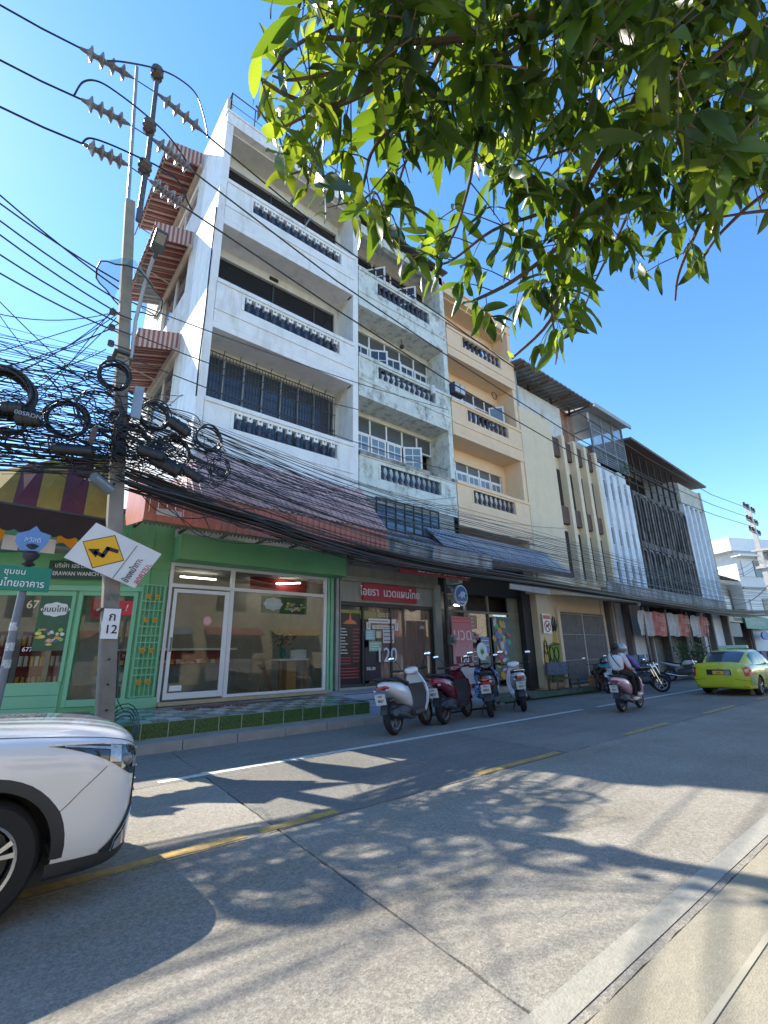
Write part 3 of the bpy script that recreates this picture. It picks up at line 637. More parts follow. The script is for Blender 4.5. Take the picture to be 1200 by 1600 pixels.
for i in range(-6, 12): link('riser_tile', rt_me, plat, loc=(1.95+i*.47, 9.80, .165))
MB().box(-1.3, 9.787, .16, 7.57, 9.80, .43).build('riser_joint', mat('grout', (.42, .45, .36), .8), plat)
mt = MB().box(3.45, 11.1, .48, 5.0, 11.55, .505).build('door_mat', mat('mat_red', (.16, .04, .035), .95, var=.4, scale=8, dirt=.9, dcol=(.45, .42, .38), dlo=.52, dhi=.6, dscale=(9, 9, 9)))
tag(mt, 'dark red patterned door mat on the tiles at the sweet shop door', 'door mat')
mt = MB().box(5.05, 11.2, .48, 7.0, 11.5, .49).build('floor_mat', mat('mat_brown', (.12, .07, .05), .95, var=.2)); tag(mt, 'long brown strip mat on the tiles below the big shop window', 'floor mat')
# left wall (turned away from the street)
L = bpy.data.objects.new('side_wall', None); COL.objects.link(L); L.parent = S; L.matrix_world = LWM
def lb(name, boxes, m, par=None, **kw):
    mb = MB()
    for b in boxes: mb.box(-b[1], b[2], b[4], -b[0], b[3], b[5])
    return mb.build(name, m, par or L, **kw)
mb = MB(); holewall(mb, -3.6, .2, .1, 4.9, 0, .25, [(-1.10, .0, .72, 2.95), (-3.3, -1.26, 1.1, 2.95)]); mb.build('wall', green, L)
for k in range(4): lb('cladding_board', [(1.26, 3.4, -.02-.004*(k % 2), -.002, .12+k*.245, .355+k*.245)], green_lt, bevel=.006)
lb('door_frame', [(-.02, .07, -.04, .02, .6, 3.05), (1.10, 1.18, -.04, .02, .6, 3.05), (.07, 1.10, -.038, .018, 2.93, 3.05), (.07, 1.10, -.038, .018, .6, .74)], green_lt, bevel=.006)
d_ = lb('door', [(.07, 1.10, .02, .028, .74, 2.93)], tint)
lb('window_frame', [(1.24, 3.4, -.03, .03, 2.92, 3.02), (1.24, 1.31, -.03, .03, 1.08, 2.92), (1.24, 3.4, -.03, .03, 1.06, 1.11)], green_lt)
lb('window', [(1.31, 3.3, .02, .028, 1.11, 2.92)], tint)
lb('fascia_board', [(-.1, 3.5, -.09, -.004, 3.03, 3.14)], green_lt)
lb('teal_fascia', [(.6, 3.6, -.12, -.004, 4.02, 4.18)], teal).rotation_euler = (0, R(-3.5), 0)
o = lb('company_sign', [(.55, 1.83, -.16, -.12, 3.28, 3.68)], green_dk)
text('lettering', 'บริษัท เอราวัณวานิช จำกัด', .145, wtxt, o, (-1.72, -.165, 3.57), sx=.85, al='LEFT')
text('lettering', 'ERAWAN WANICH CO., LTD.', .125, wtxt, o, (-1.74, -.165, 3.39), sx=.84, al='LEFT', bold=.002)
text('house_number', '677', .24, ltxt, L, (-2.0, .012, 2.72), bold=.008)
text('house_number', '677', .13, wtxt, L, (-2.0, .012, 1.78), bold=.004)
# shop posters on the side glass
def sweets(mb_, x0, x1, y, z0, z1, mats_n, n=26, seed=1):
    q = random.Random(seed)
    for _ in range(n):
        mb_.mi = q.randrange(mats_n); cx, cz = q.uniform(x0+.06, x1-.06), q.uniform(z0+.03, z1-.03)
        a, b = q.uniform(.03, .07), q.uniform(.02, .045); y -= .0006
        mb_.add([(cx+a*math.cos(2*PI*k/10), y, cz+b*math.sin(2*PI*k/10)) for k in range(10)], [tuple(range(10))])
cand = [mat('sweet_'+str(i), c_, .4, var=.02) for i, c_ in enumerate(((.75, .35, .05), (.75, .72, .65), (.25, .5, .1), (.7, .45, .35), (.05, .12, .2), (.75, .65, .15)))]
ps = lb('poster', [(1.30, 1.92, -.012, -.006, 1.75, 2.95)], mat('poster_green', (.005, .10, .045), .3, var=.15))
def badge(par, cx, y, cz, rx, rz_, body, ts, m_=wsign):
    pts = []
    for k in range(32):
        a = 2*PI*k/32; rr = 1+.07*math.cos(8*a); pts.append((cx+rx*rr*math.cos(a), y, cz+rz_*rr*math.sin(a)))
    MB().add(pts, [tuple(range(32))]).build('badge', m_, par); text('lettering', body, ts, ktxt if m_ is wsign else wtxt, par, (cx, y-.006, cz), ext=.001, bold=.003)
badge(ps, -1.6, -.018, 2.62, .27, .15, 'ขนมไทย', .16)
mb = MB(); sweets(mb, -1.9, -1.32, -.02, 1.8, 2.22, 6); mb.build('picture', cand, ps)
mb = MB().box(-.48, -.02, 2.50, .02+.0, -.012, 2.82); o = mb.build('red_notice', mat('notice_red', (.62, .03, .04), .5), L)
mb = MB().box(-.93, .035, 2.45, -.62, .04, 2.85).build('red_notice', mat('notice_red', (.62, .03, .04), .5), L)
text('lettering', '!', .2, wtxt, o, (-.2, -.024, 2.66), shear=.2)
# hanging sign inside the main glass
o = MB().box(5.62, YS+.03, 2.68, 7.05, YS+.04, 3.14).build('window_sign', mat('poster_green', (.005, .10, .045), .3, var=.15), S)
badge(o, 5.98, YS+.022, 2.93, .28, .17, 'ขนมไทย', .17, mat('pale_badge', (.62, .70, .80), .4, var=.02)); mb = MB(); sweets(mb, 6.32, 7.0, YS+.024, 2.72, 3.0, 6, 22, 4); mb.build('picture', cand, o)
# interior
ins = mat('shop_inner_wall', (.30, .29, .26), .8); 
MB().box(-.9, 15.8, .4, 8.0, 15.9, 3.9).box(7.9, YS+.3, .4, 8.0, 15.8, 3.9).build('back_wall', ins, S)
MB().box(-1.0, YS+.25, .40, 8.0, 15.9, .50).build('shop_floor', mat('shop_floor_tile', (.22, .21, .19), .3), S)
MB().box(-1.0, YS+.25, 3.88, 8.0, 15.9, 3.95).build('shop_ceiling', mat('shop_ceiling_m', (.32, .30, .26), .9), S)
MB().box(5.9, 13.4, 3.4, 7.8, 13.5, 3.87).build('red_bulkhead', redpaint, S)
lampm = mat('fluorescent_tube', (1, .98, .92), .4, emit=7)
for i, (a, b) in enumerate((((3.9, 13.6), (4.9, 13.6)), ((6.2, 13.9), (7.3, 12.9)), ((6.6, 15.0), (7.6, 15.0)), ((2.2, 13.6), (3.2, 13.6)))):
    o = MB().cyl((a[0], a[1], 3.72), (b[0], b[1], 3.72), .022, n=8).build('lamp_tube', lampm); tag(o, ('lit fluorescent tube behind the glass door of the sweet shop', 'slanting lit fluorescent tube above the green window sign', 'rearmost lit fluorescent tube at the right of the sweet shop', 'lit fluorescent tube left of the sweet shop door, deep inside')[i], 'lamp')
ct = thing('display_counter', 'long glass topped sweets counter inside the shop behind the door', 'counter', (4.3, 14.2, .5))
MB().box(-1.6, -.35, 0, 1.5, .35, .85).build('counter_body', mat('counter_grey', (.18, .18, .17), .5, var=.3), ct); MB().box(-1.6, -.35, 1.25, 1.5, .35, 1.3).build('top', wsign, ct)
MB().box(-1.6, -.34, .87, 1.5, .3, .9).box(-1.6, .28, .9, 1.5, .33, 1.25).build('shelf', redpaint, ct)
mb = MB(); q = random.Random(9)
for _ in range(40): mb.mi = q.randrange(6); x_ = q.uniform(-1.5, 1.4); y_ = q.uniform(-.3, .2); mb.box(x_-.05, y_-.04, .9, x_+.05, y_+.04, .9+q.uniform(.03, .12))
mb.build('sweets', cand, ct, kind='stuff')
tb = thing('side_table', 'small table with white cartons inside the right part of the shop window', 'table', (7.0, 12.9, .5))
MB().box(-.45, -.3, .92, .5, .3, .96).build('tabletop', wsign, tb)
for dx in (-.4, .42): MB().box(dx-.03, -.25, 0, dx+.03, -.2, .92).build('leg', wood, tb)
MB().box(-.2, -.28, 0, .1, 0, .9).build('cupboard', mat('tan_wood', (.5, .27, .1), .6), tb)
o = MB().box(7.1, 12.75, 1.465, 7.5, 13.0, 1.72).build('carton', wsign); tag(o, 'white carton on the small table inside the shop window', 'carton')
st = MB().tube([(6.05, 12.9, .5), (6.15, 12.9, .9), (6.3, 12.9, 1.35)], .03, 6).tube([(6.5, 12.9, .5), (6.42, 12.9, .9), (6.3, 12.9, 1.35)], .03, 6).box(6.05, 12.7, 1.35, 6.6, 13.1, 1.39).build('stool', wood); tag(st, 'wooden splayed leg stool inside the shop window', 'stool')
vs = thing('flower_vase', 'vase with pink flowers and green leaves inside the sweet shop window', 'vase', (6.9, 13.1, 1.46))
MB().lathe([(.05, 0), (.1, .1), (.06, .25), (.08, .3)], n=10).build('vase', teal, vs, True)
q = random.Random(4); mb = MB()
for i in range(60):
    p = Vector((q.gauss(0, .16), q.gauss(0, .1), .5+q.gauss(0, .14))); d = Vector((q.uniform(-1, 1), q.uniform(-1, 1), q.uniform(-.5, 1))).normalized()*.12; s_ = d.cross(Vector((.3, 1, 0))).normalized()*.03; mb.mi = 1 if i % 4 == 0 else 0
    mb.add([p, p+d*.5+s_, p+d, p+d*.5-s_], [(0, 1, 2, 3)])
mb.build('flowers', (mat('roof_plant_leaf', (.06, .14, .04), .6), mat('flower_pink', (.6, .15, .2), .6)), vs)
for i, x_ in enumerate((.3, .9, 1.5)):
    sh = MB(); 
    for k in range(4): sh.box(x_-.25, 13.6, .5+k*.45, x_+.25, 13.9, .53+k*.45)
    sh.box(x_-.25, 13.88, .5, x_+.25, 13.9, 2.2); q = random.Random(i); 
    for k in range(4):
        for j in range(5): sh.mi = 1+q.randrange(3); xx = x_-.2+j*.1; sh.cyl((xx, 13.75, .53+k*.45), (xx, 13.75, .75+k*.45), .04, n=6)
        sh.mi = 0
    o = sh.build('goods_shelf', (mat('shelf_red', (.25, .02, .03), .5), cand[1], cand[0], cand[3])); tag(o, ('goods shelf inside the shop nearest the left window edge', 'goods shelf inside the shop between two other shelves', 'goods shelf inside the shop right behind the utility pole')[i], 'shelf')
# pink awning
PA = thing('pink_awning', 'long faded pink corrugated awning over the sweet shop front', 'awning', (0, 0, 0))
mb = MB(); n = 76; xa, xb = 2.03, 8.42
for i in range(n):
    x_ = xa+(xb-xa)*i/n; x2 = xa+(xb-xa)*(i+1)/n; o_ = .022*(i % 2)
    s_ = (x_-xa)/(xb-xa)
    zt = 4.93-.02*s_; zb_ = 4.20
    mb.slab((x_, 10.0-o_, zb_), (x2, 10.0-o_, zb_), (x2, 10.0-o_, zt), (x_, 10.0-o_, zt), .008)
mb.build('corrugated_fascia', pink, PA)
mb = MB()
for i in range(n):
    x_ = xa+(xb-xa)*i/n; x2 = xa+(xb-xa)*(i+1)/n; o_ = .03*(i % 2)
    t0 = min(1, max(0, (x_-xa)/1.3)); t1 = min(1, max(0, (x2-xa)/1.3))
    mb.slab((x_, 9.97, 4.93+o_), (x2, 9.97, 4.93+o_), (max(x2, 3.1), 11.18, 5.0+1.5*max(t1, .45)+o_), (max(x_, 3.0), 11.18, 5.0+1.5*max(t0, .45)+o_), .012)
mb.build('corrugated_roof', pinkroof, PA)
mb = MB()
for i in range(n): x_ = xa+(xb-xa)*(i+.5)/n; mb.add([(x_-.05, 9.96, 4.22), (x_+.05, 9.96, 4.22), (x_+.02, 9.95, 4.12), (x_-.02, 9.95, 4.12)], [(0, 1, 2, 3)])
mb.build('scalloped_edge', mat('mossy_edge', (.12, .12, .07), .9, var=.4), PA)
MB().slab((xa, 10.0, 4.2), (xa, 11.9, 4.5), (xa, 11.9, 6.0), (xa, 10.0, 4.93), .02).build('end_panel', pink, PA)
mb = MB()
for i in range(7): x_ = xa+.2+i*1.02; mb.box(x_, 10.02, 4.5, x_+.05, 11.9, 4.56)
mb.box(xa, 10.03, 4.2, xb, 10.08, 4.26); mb.build('frame', dsteel, PA)
o = MB().box(2.25, 9.955, 4.36, 2.75, 9.96, 4.50).build('torn_label', wsign, PA, label='torn white strip stuck on the awning front')
# ------------------------------------------------------------------ striped fabric awning at far left
YA = thing('striped_fabric_awning', 'yellow and maroon striped fabric awning with dark scalloped valance at the far left', 'awning', (0, 0, 0))
fy = mat('awning_yellow', (.36, .25, .045), .85, var=.15, dirt=.3, dcol=(.12, .08, .03)); fp = mat('awning_maroon', (.135, .035, .05), .85, var=.15, dirt=.3); fd = mat('valance_dark', (.035, .022, .022), .9)
pF0, pF1 = onY(-166, 772, 10.3), onY(168, 812, 10.2); pB0, pB1 = onY(-150, 765, 11.7), onY(190, 708, 11.7)
ns = 9; mb = MB()
aF = [onY(x_, 785+.165*x_, 10.3-.012*k) for k, x_ in enumerate([-166+37*k for k in range(10)])]; aB = [onY(x_+17, 735-.2*min(x_+17, 100), 11.15) for x_ in [-166+37*k for k in range(10)]]; pF0, pF1, pB0, pB1 = aF[0], aF[9], aB[0], aB[9]
for i in range(ns):
    mb.mi = i % 2; a, b = i/ns, (i+1)/ns
    mb.slab(aF[i], aF[i+1], aB[i+1], aB[i], .01)
mb.build('striped_canopy', (fy, fp), YA)
mb = MB(); m_ = 52
for i in range(m_):
    a, b = i/m_, (i+1)/m_; f_ = lambda s: .42+.05*abs(math.sin(s*m_*PI/4))
    A_, B_ = pF0.lerp(pF1, a), pF0.lerp(pF1, b); A2 = A_-Vector((0, -.05, f_(a))); B2 = B_-Vector((0, -.05, f_(b)))
    mb.slab(A2, B2, B_, A_, .006)
mb.build('valance', fd, YA)
MB().cyl(pF0, pF1, .03, n=6).cyl(pB0, pB1, .03, n=6).cyl(pF0, pB0, .03, n=6).cyl(pF1, pB1, .03, n=6).build('frame', dsteel, YA)
BN = thing('bunting', 'orange and white scalloped bunting hanging under the striped fabric awning', 'bunting', (0, 0, 0))
om = mat('bunting_orange', (.85, .36, .01), .6, var=.04)
for i in range(6):
    x_ = -1.05+i*.62; y_ = 11.9-(x_+1)*.05
    pts = [(0, 0), (.36, 0), (.36, -.22)]+[(.36-.36*k/8, -.22-.05*math.sin(k/8*2*PI)) for k in range(1, 9)]
    MB().prism(pts, 'y', 0, .008).build('orange_flag', om, BN, loc=(x_, y_, 4.12))
    MB().box(-.26, 0, -.42, .0, .006, -.12).build('white_flag', wsign, BN, loc=(x_, y_+.05, 4.12))
# back part of the corner shop
MB().box(-3, 15.9, 0, 3.1, 16.1, 4.4).build('rear_wall', white, S)
MB().slab((-3.2, 12.6, 4.9), (3.12, 12.0, 4.9), (3.12, 16, 5.1), (-3.2, 16, 5.1), .08).build('flat_roof', sheet_gr, S)
# ------------------------------------------------------------------ massage shop (ground floor of B)
T = thing('massage_shop', 'grey massage shop front with dark posters, brown curtain and red signs beside the green shop', 'shop', (0, 0, 0))
YM = 11.9; X0, X1 = 8.12, 13.0
gw = mat('grey_green_wall', (.34, .35, .30), .8, var=.08, dirt=.3)
holewall(MB(), X0, 12.45, .25, 4.9, YM, .2, [(8.15, 12.15, .62, 3.12)]).build('front_wall', gw, T)
MB().box(12.12, YM-.12, .25, 12.42, YM-.002, 3.9).box(8.12, YM-.1, 3.75, 12.42, YM-.002, 3.92).build('pilaster', gw, T, bevel=.01)
MB().box(8.15, YM+.02, 3.0, 12.1, YM+.1, 3.12).box(9.0, YM+.04, .62, 9.06, YM+.1, 3.05).box(10.15, YM+.04, .62, 10.2, YM+.1, 3.05).box(12.05, YM+.04, .62, 12.12, YM+.1, 3.05).box(8.15, YM+.04, .62, 12.1, YM+.1, .70).build('door_frame', dsteel, T)
MB().box(8.16, YM+.12, .62, 9.06, YM+.13, 3.05).build('glass_door', dglass2, T)
for a_, b_ in ((9.06, 10.15), (10.2, 12.05)): MB().box(a_, YM+.09, .7, b_, YM+.095, 3.0).build('glass_door', glass_mat('curtain_glass', (.9, .9, .9), .2), T)
mb = MB(); pts = []
for i in range(72): x_ = 9.35+i*.039; mb.slab((x_, YM+.18+.035*math.sin(i*1.25), .62), (x_+.039, YM+.18+.035*math.sin((i+1)*1.25), .62), (x_+.039, YM+.18+.03*math.sin((i+1)*1.25+.2), 3.05), (x_, YM+.18+.03*math.sin(i*1.25+.2), 3.05), .004)
mb.build('curtain', mat('brown_curtain', (.42, .30, .24), .9, var=.1), T, smooth=60)
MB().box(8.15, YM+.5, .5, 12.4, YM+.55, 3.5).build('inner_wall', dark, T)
pb = MB().box(8.19, YM+.105, .75, 8.97, YM+.112, 2.78).build('menu_poster', mat('poster_black', (.012, .01, .012), .35), T)
mp = mat('poster_pink', (.55, .06, .10), .5); q = random.Random(12)
def lines(par, x0, x1, z0, z1, y, n, m_, wmin=.4):
    mb = MB()
    for i in range(n):
        z = z1-(z1-z0)*(i+.5)/n; w = (x1-x0)*q.uniform(wmin, 1); x_ = x0
        while x_ < x0+w: d = q.uniform(.02, .06); mb.box(x_, y-.002, z-.014, min(x_+d, x1), y, z+.014); x_ += d+.012
    mb.build('printed_lines', m_, par, kind='stuff')
lines(pb, 8.23, 8.5, 1.55, 2.35, YM+.104, 9, wtxt); lines(pb, 8.68, 8.93, 1.3, 2.35, YM+.104, 10, mp, .8); lines(pb, 8.25, 8.9, .85, 1.2, YM+.104, 4, mp, .9); lines(pb, 8.23, 8.6, 1.25, 1.5, YM+.104, 3, mp, .9)
MB().prism([(8.3, 2.45), (8.85, 2.45), (8.72, 2.56), (8.62, 2.58), (8.575, 2.85), (8.53, 2.58), (8.43, 2.56)], 'y', YM+.098, YM+.104).build('house_emblem', mat('emblem_orange', (.7, .2, .08), .5), pb)
MB().box(8.16, YM+.114, 2.62, 9.9, YM+.118, 2.88).build('green_strip', mat('olive_strip', (.30, .34, .07), .5), T)
pb = MB().box(9.12, YM+.085, .78, 9.75, YM+.09, 1.75).build('price_poster', mat('poster_navy', (.012, .018, .035), .4), T)
text('lettering', '120', .62, mat('pale_blue_letter', (.58, .68, .85), .4), T, (9.95, YM+.02, 1.5), bold=.006, sx=.95)
text('lettering', 'ชม.ละ', .16, wtxt, pb, (9.36, YM+.08, 1.13), bold=.005)
for nm, x0, x1, z0, z1, m_ in (('paper_notice', 9.15, 9.52, 1.98, 2.28, mat('paper_blue', (.30, .50, .55), .6)), ('paper_notice', 9.55, 9.78, 2.03, 2.26, mat('paper_tan', (.5, .42, .25), .6)), ('paper_notice', 9.85, 10.32, 1.88, 2.3, mat('paper_white', (.65, .62, .66), .6)), ('paper_notice', 9.28, 9.78, 1.64, 1.93, mat('paper_green', (.28, .5, .36), .6)), ('white_strip', 9.27, 10.42, 2.5, 2.64, wsign), ('white_strip', 9.42, 10.3, 2.33, 2.43, wsign), ('white_strip', 9.18, 9.34, 2.3, 2.52, wsign), ('white_strip', 10.36, 10.5, 2.28, 2.52, wsign)):
    o = MB().box(x0, YM+.075, z0, x1, YM+.082, z1).build(nm, m_, T)
    lines(o, x0+.04, x1-.04, z0+.03, z1-.03, YM+.074, 3 if z1-z0 > .2 else 1, ktxt if 'white' in m_.name else wtxt, .7)
text('lettering', 'ไอยรา', .24, ltxt, T, (9.9, YM+.07, 2.77), bold=.006); text('lettering', 'เปิด', .15, wtxt, T, (11.6, YM+.07, 2.4), bold=.004)
o = MB().box(8.94, YM-.09, 3.19, 11.25, YM-.02, 3.72).build('shop_sign', red, T)
text('lettering', 'ไอยรา  นวดแผนไทย', .36, wtxt, o, (10.1, YM-.096, 3.45), bold=.012, sx=.9, ext=.004)
us = MB().slab((9.5, 10.75, 3.95), (12.75, 10.75, 3.95), (12.75, 10.65, 4.35), (9.5, 10.65, 4.35), .03).build('hanging_red_sign', mat('dark_red_sign', (.23, .01, .02), .45))
tag(us, 'dark red hanging sign reading 120 under the grey canopy above the massage shop', 'sign')
text('lettering', 'นวดไทย ชม.ละ 120', .34, ltxt, us, (11.5, 10.66, 4.13), rot=(PI/2-.24, 0, 0), bold=.01); text('lettering', 'นวดเท้า นวดน้ำมัน', .15, mat('pale_red_letter', (.6, .3, .3), .5), us, (10.2, 10.66, 4.2), rot=(PI/2-.24, 0, 0))
stp = thing('grey_painted_steps', 'pale grey painted steps with blue edges in front of the massage shop', 'steps', (0, 0, 0))
sg = mat('step_grey', (.36, .38, .42), .7, var=.1, dirt=.3); sb = mat('step_blue', (.04, .09, .22), .6)
for k in range(4):
    MB().box(7.58, 9.85+k*.33, .0, 12.6, 12.0, .14*(k+1)).build('step', sg, stp, bevel=.01)
    MB().box(7.58, 9.845+k*.33, .14*(k+1)-.035, 12.6, 9.851+k*.33, .14*(k+1)-.012).build('blue_edge', sb, stp) if k in (2, 3) else None
MB().box(7.57, 9.5, .0, 12.6, 9.84, .05).build('base_slab', concrete, stp)
# canopy slab and mezzanine front over B and C
cp = thing('grey_canopy', 'weathered grey concrete canopy over the massage shop and its neighbour', 'canopy', (0, 0, 0))
mb = MB(); mb.box(8.45, 10.2, 4.25, 13.05, 11.88, 4.42); mb.box(8.45, 10.14, 4.22, 13.05, 10.24, 4.75); mb.build('slab', grimy, cp, bevel=.01)
mb = MB()
for i in range(60): x_ = 8.45+i*.085; mb.slab((x_, 10.12, 4.75+.02*(i % 2)), (x_+.085, 10.12, 4.75+.02*(i % 2)), (x_+.085, 11.18, 5.35+.02*(i % 2)), (x_, 11.18, 5.35+.02*(i % 2)), .01)
mb.build('corrugated_sheet', mat('pale_corrugated', (.50, .50, .52), .6, var=.2, dirt=.7, dcol=(.12, .11, .11), dlo=.45, dhi=.65), cp)
MB().box(8.35, F+.02, 4.9, 13.0, 11.9, 6.5).build('mezzanine_wall', gw, B)
w = MB().box(9.0, F-.01, 5.45, 11.9, F+.015, 6.2).build('mezzanine_window', mat('blue_grey_glass', (.10, .16, .24), .15, var=.3), B)
mb = MB()
for i in range(8): mb.box(9.0+i*.41, F-.05, 5.4, 9.03+i*.41, F-.01, 6.45)
for z in (5.42, 5.8, 6.2, 6.42): mb.box(8.98, F-.049, z, 11.92, F-.012, z+.03)
mb.build('window_bars', dsteel, w)
o = MB().slab((10.2, 9.95, 4.28), (13.1, 9.95, 4.28), (13.1, 9.9, 4.72), (10.2, 9.9, 4.72), .03).build('faded_white_board', mat('faded_board', (.42, .42, .41), .7, var=.3, dirt=.8, dcol=(.15, .14, .14), dlo=.45, dhi=.65)); tag(o, 'faded white signboard with washed out lettering on the grey canopy edge', 'sign')
text('lettering', 'สีทอง เซอร์วิส', .26, mat('faded_letter', (.16, .16, .18), .7), o, (12.3, 9.92, 4.5))
# ------------------------------------------------------------------ unit C ground floor: dark cafe front
U = thing('dark_cafe_front', 'dark open shop front with posters, under the blue grey sheet awning', 'shop', (0, 0, 0))
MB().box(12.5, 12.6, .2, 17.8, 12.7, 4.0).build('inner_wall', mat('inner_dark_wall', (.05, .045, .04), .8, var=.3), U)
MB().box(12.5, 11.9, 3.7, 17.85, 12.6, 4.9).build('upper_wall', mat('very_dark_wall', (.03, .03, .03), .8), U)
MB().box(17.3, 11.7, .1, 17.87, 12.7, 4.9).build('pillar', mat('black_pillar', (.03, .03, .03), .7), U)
MB().box(7.6, 12.0, 0, 17.87, 12.7, .25).build('floor', concrete, U)
f = MB()
for x_ in (13.9, 15.25, 16.6): f.box(x_, 11.95, .25, x_+.08, 12.03, 3.7)
f.box(12.6, 11.94, 3.0, 17.3, 12.02, 3.08); f.build('window_frame', mat('brown_grey_frame', (.20, .19, .16), .6), U)
MB().box(13.98, 12.0, .3, 15.25, 12.01, 3.0).box(15.33, 12.0, .3, 16.6, 12.01, 3.0).build('pane', glass_mat('cafe_glass', (.8, .8, .8), .8), U)
MB().box(16.7, 11.96, .25, 17.3, 12.0, 3.7).build('olive_panel', mat('olive_panel', (.17, .18, .12), .7, var=.2), U)
def oval(par_or_none, name, c, rx, rz, y, m_, t_=.02, n=28):
    return MB().prism([(c[0]+rx*math.cos(2*PI*k/n), c[1]+rz*math.sin(2*PI*k/n)) for k in range(n)], 'y', y, y+t_).build(name, m_, par_or_none)
rs = thing('round_blue_sign', 'round blue sign with a white rim hanging on the thin black post', 'sign', (0, 0, 0))
oval(rs, 'rim', (12.32, 3.42), .32, .36, 10.72, mat('pale_blue_rim', (.45, .62, .78), .4), .08)
oval(rs, 'disc', (12.32, 3.42), .27, .31, 10.705, mat('disc_blue', (.02, .10, .33), .35), .01)
MB().prism([(12.12, 3.36), (12.22, 3.46), (12.30, 3.55), (12.42, 3.56), (12.54, 3.50), (12.46, 3.42), (12.50, 3.33), (12.40, 3.38), (12.30, 3.30), (12.28, 3.39)], 'y', 10.695, 10.704).build('emblem', mat('emblem_pale', (.45, .60, .85), .5), rs)
text('lettering', 'สภาวัฒนธรรม', .075, wtxt, rs, (12.32, 10.695, 3.2), ext=.001, bold=.003); MB().cyl((12.0, 10.9, 3.5), (12.32, 10.76, 3.5), .02, n=5).build('bracket', dsteel, rs)
po = thing('meter_post', 'thin black post with electricity meters between the massage shop and the cafe', 'post', (11.8, 10.9, 0))
MB().cyl((0, 0, 0), (-.12, 0, 4.6), .07, n=8).build('post', cable, po)
for z, s_ in ((1.95, .16), (3.55, .13), (3.15, .12)): MB().box(-.16, -.2, z-s_, .08, -.06, z+s_).lathe([(0, -.30), (.09, -.28), (.10, -.2)], (-.04, 0, z), 'y', 10).build('electricity_meter', mat('meter_grey', (.10, .11, .11), .4), po)
# pink banner
def banner_mat(name, top, bot, z0, z1):
    m_ = bpy.data.materials.new(name); m_.use_nodes = True; t = m_.node_tree; tc = N(t, 'ShaderNodeTexCoord'); sp = N(t, 'ShaderNodeSeparateXYZ'); t.links.new(tc.outputs['Object'], sp.inputs[0])
    mr = N(t, 'ShaderNodeMapRange'); mr.inputs[1].default_value = z0; mr.inputs[2].default_value = z1; t.links.new(sp.outputs[2], mr.inputs[0])
    mx = N(t, 'ShaderNodeMix', data_type='RGBA'); mx.inputs[6].default_value = (*bot, 1); mx.inputs[7].default_value = (*top, 1); t.links.new(mr.outputs[0], mx.inputs[0]); t.links.new(mx.outputs[2], t.nodes['Principled BSDF'].inputs['Base Color']); return m_
bn = thing('massage_banner', 'tall pink and red printed massage banner between the meter post and the cafe', 'banner', (11.9, 10.85, .3))
MB().box(0, 0, .75, 1.0, .01, 2.42).build('printed_cloth', banner_mat('banner_print', (.42, .10, .12), (.50, .26, .28), .8, 2.0), bn)
text('lettering', 'นวด', .55, mat('banner_pale', (.62, .45, .45), .5), bn, (.5, -.008, 1.82), bold=.015); text('lettering', 'เพื่อสุขภาพ', .17, mat('banner_pale', (.62, .45, .45), .5), bn, (.5, -.008, 1.45))
o = MB().box(.12, -.012, .90, .88, -.003, 1.13).build('price_box', mat('maroon_box', (.10, .008, .02), .5), bn); text('lettering', '120', .26, wtxt, bn, (.5, -.018, 1.015), bold=.003, sx=1.2)
MB().box(.05, -.006, 2.2, .95, -.002, 2.24).box(.05, -.006, 2.32, .95, -.002, 2.38).build('red_bars', redpaint, bn)
for x_ in (0, 1.0): MB().cyl((x_, .02, 0), (x_, .02, 2.45), .014, n=5).build('pole', steel, bn)
bx = MB().box(.02, -.02, .25, 1.0, .02, .76).build('clear_board', mat('pale_plastic_sheet', (.40, .43, .47), .3, var=.2), bn)
lf = thing('round_leaf_sign', 'round white sign with a green leaf emblem hung in the cafe front', 'sign', (0, 0, 0))
oval(lf, 'disc', (13.42, 1.58), .27, .29, 10.9, mat('leaf_sign_white', (.62, .68, .66), .5), .03)
mb = MB()
for a, l in ((90, .2), (55, .18), (125, .18), (20, .14), (160, .14), (-15, .09), (195, .09)):
    d = Vector((math.cos(R(a)), 0, math.sin(R(a)))); s_ = Vector((-d.z, 0, d.x))*.03; p = Vector((13.42, 10.892, 1.52)); mb.add([p, p+d*l*.5+s_, p+d*l, p+d*l*.5-s_], [(0, 1, 2, 3)])
mb.box(13.412, 10.89, 1.42, 13.428, 10.893, 1.52); mb.build('leaf_emblem', mat('leaf_green_print', (.03, .22, .08), .5), lf)
MB().cyl((13.42, 10.92, 1.85), (13.42, 11.95, 3.0), .008, n=4).build('hanging_cord', cable, lf)
q = random.Random(21)
pstr = [(13.05, 13.55, 2.35, 2.75, (.22, .10, .08)), (13.1, 13.6, 1.95, 2.25, (.25, .25, .22)), (13.95, 14.35, 1.9, 2.3, (.35, .28, .25)), (14.0, 14.5, 2.0, 2.2, (.45, .05, .08)), (14.6, 15.1, 1.5, 2.1, (.15, .22, .40)), (14.5, 15.1, .8, 1.4, (.13, .20, .20)), (13.9, 14.4, 1.1, 1.7, (.12, .12, .12)), (13.95, 14.45, 2.4, 2.9, (.30, .18, .12))]
for i, (a, b, c, d, col_) in enumerate(pstr):
    o = MB().box(a, 11.88, c, b, 11.90, d).build('poster', mat('cafe_poster_%d' % i, col_, .5, var=.3, scale=12), U); lines(o, a+.04, b-.04, c+.04, d-.04, 11.878, 3, wtxt, .5)
mur = MB().box(15.35, 11.86, .5, 16.6, 11.88, 2.9).build('mural_panel', mat('mural_base', (.10, .14, .13), .6, var=.2), U)
mb = MB()
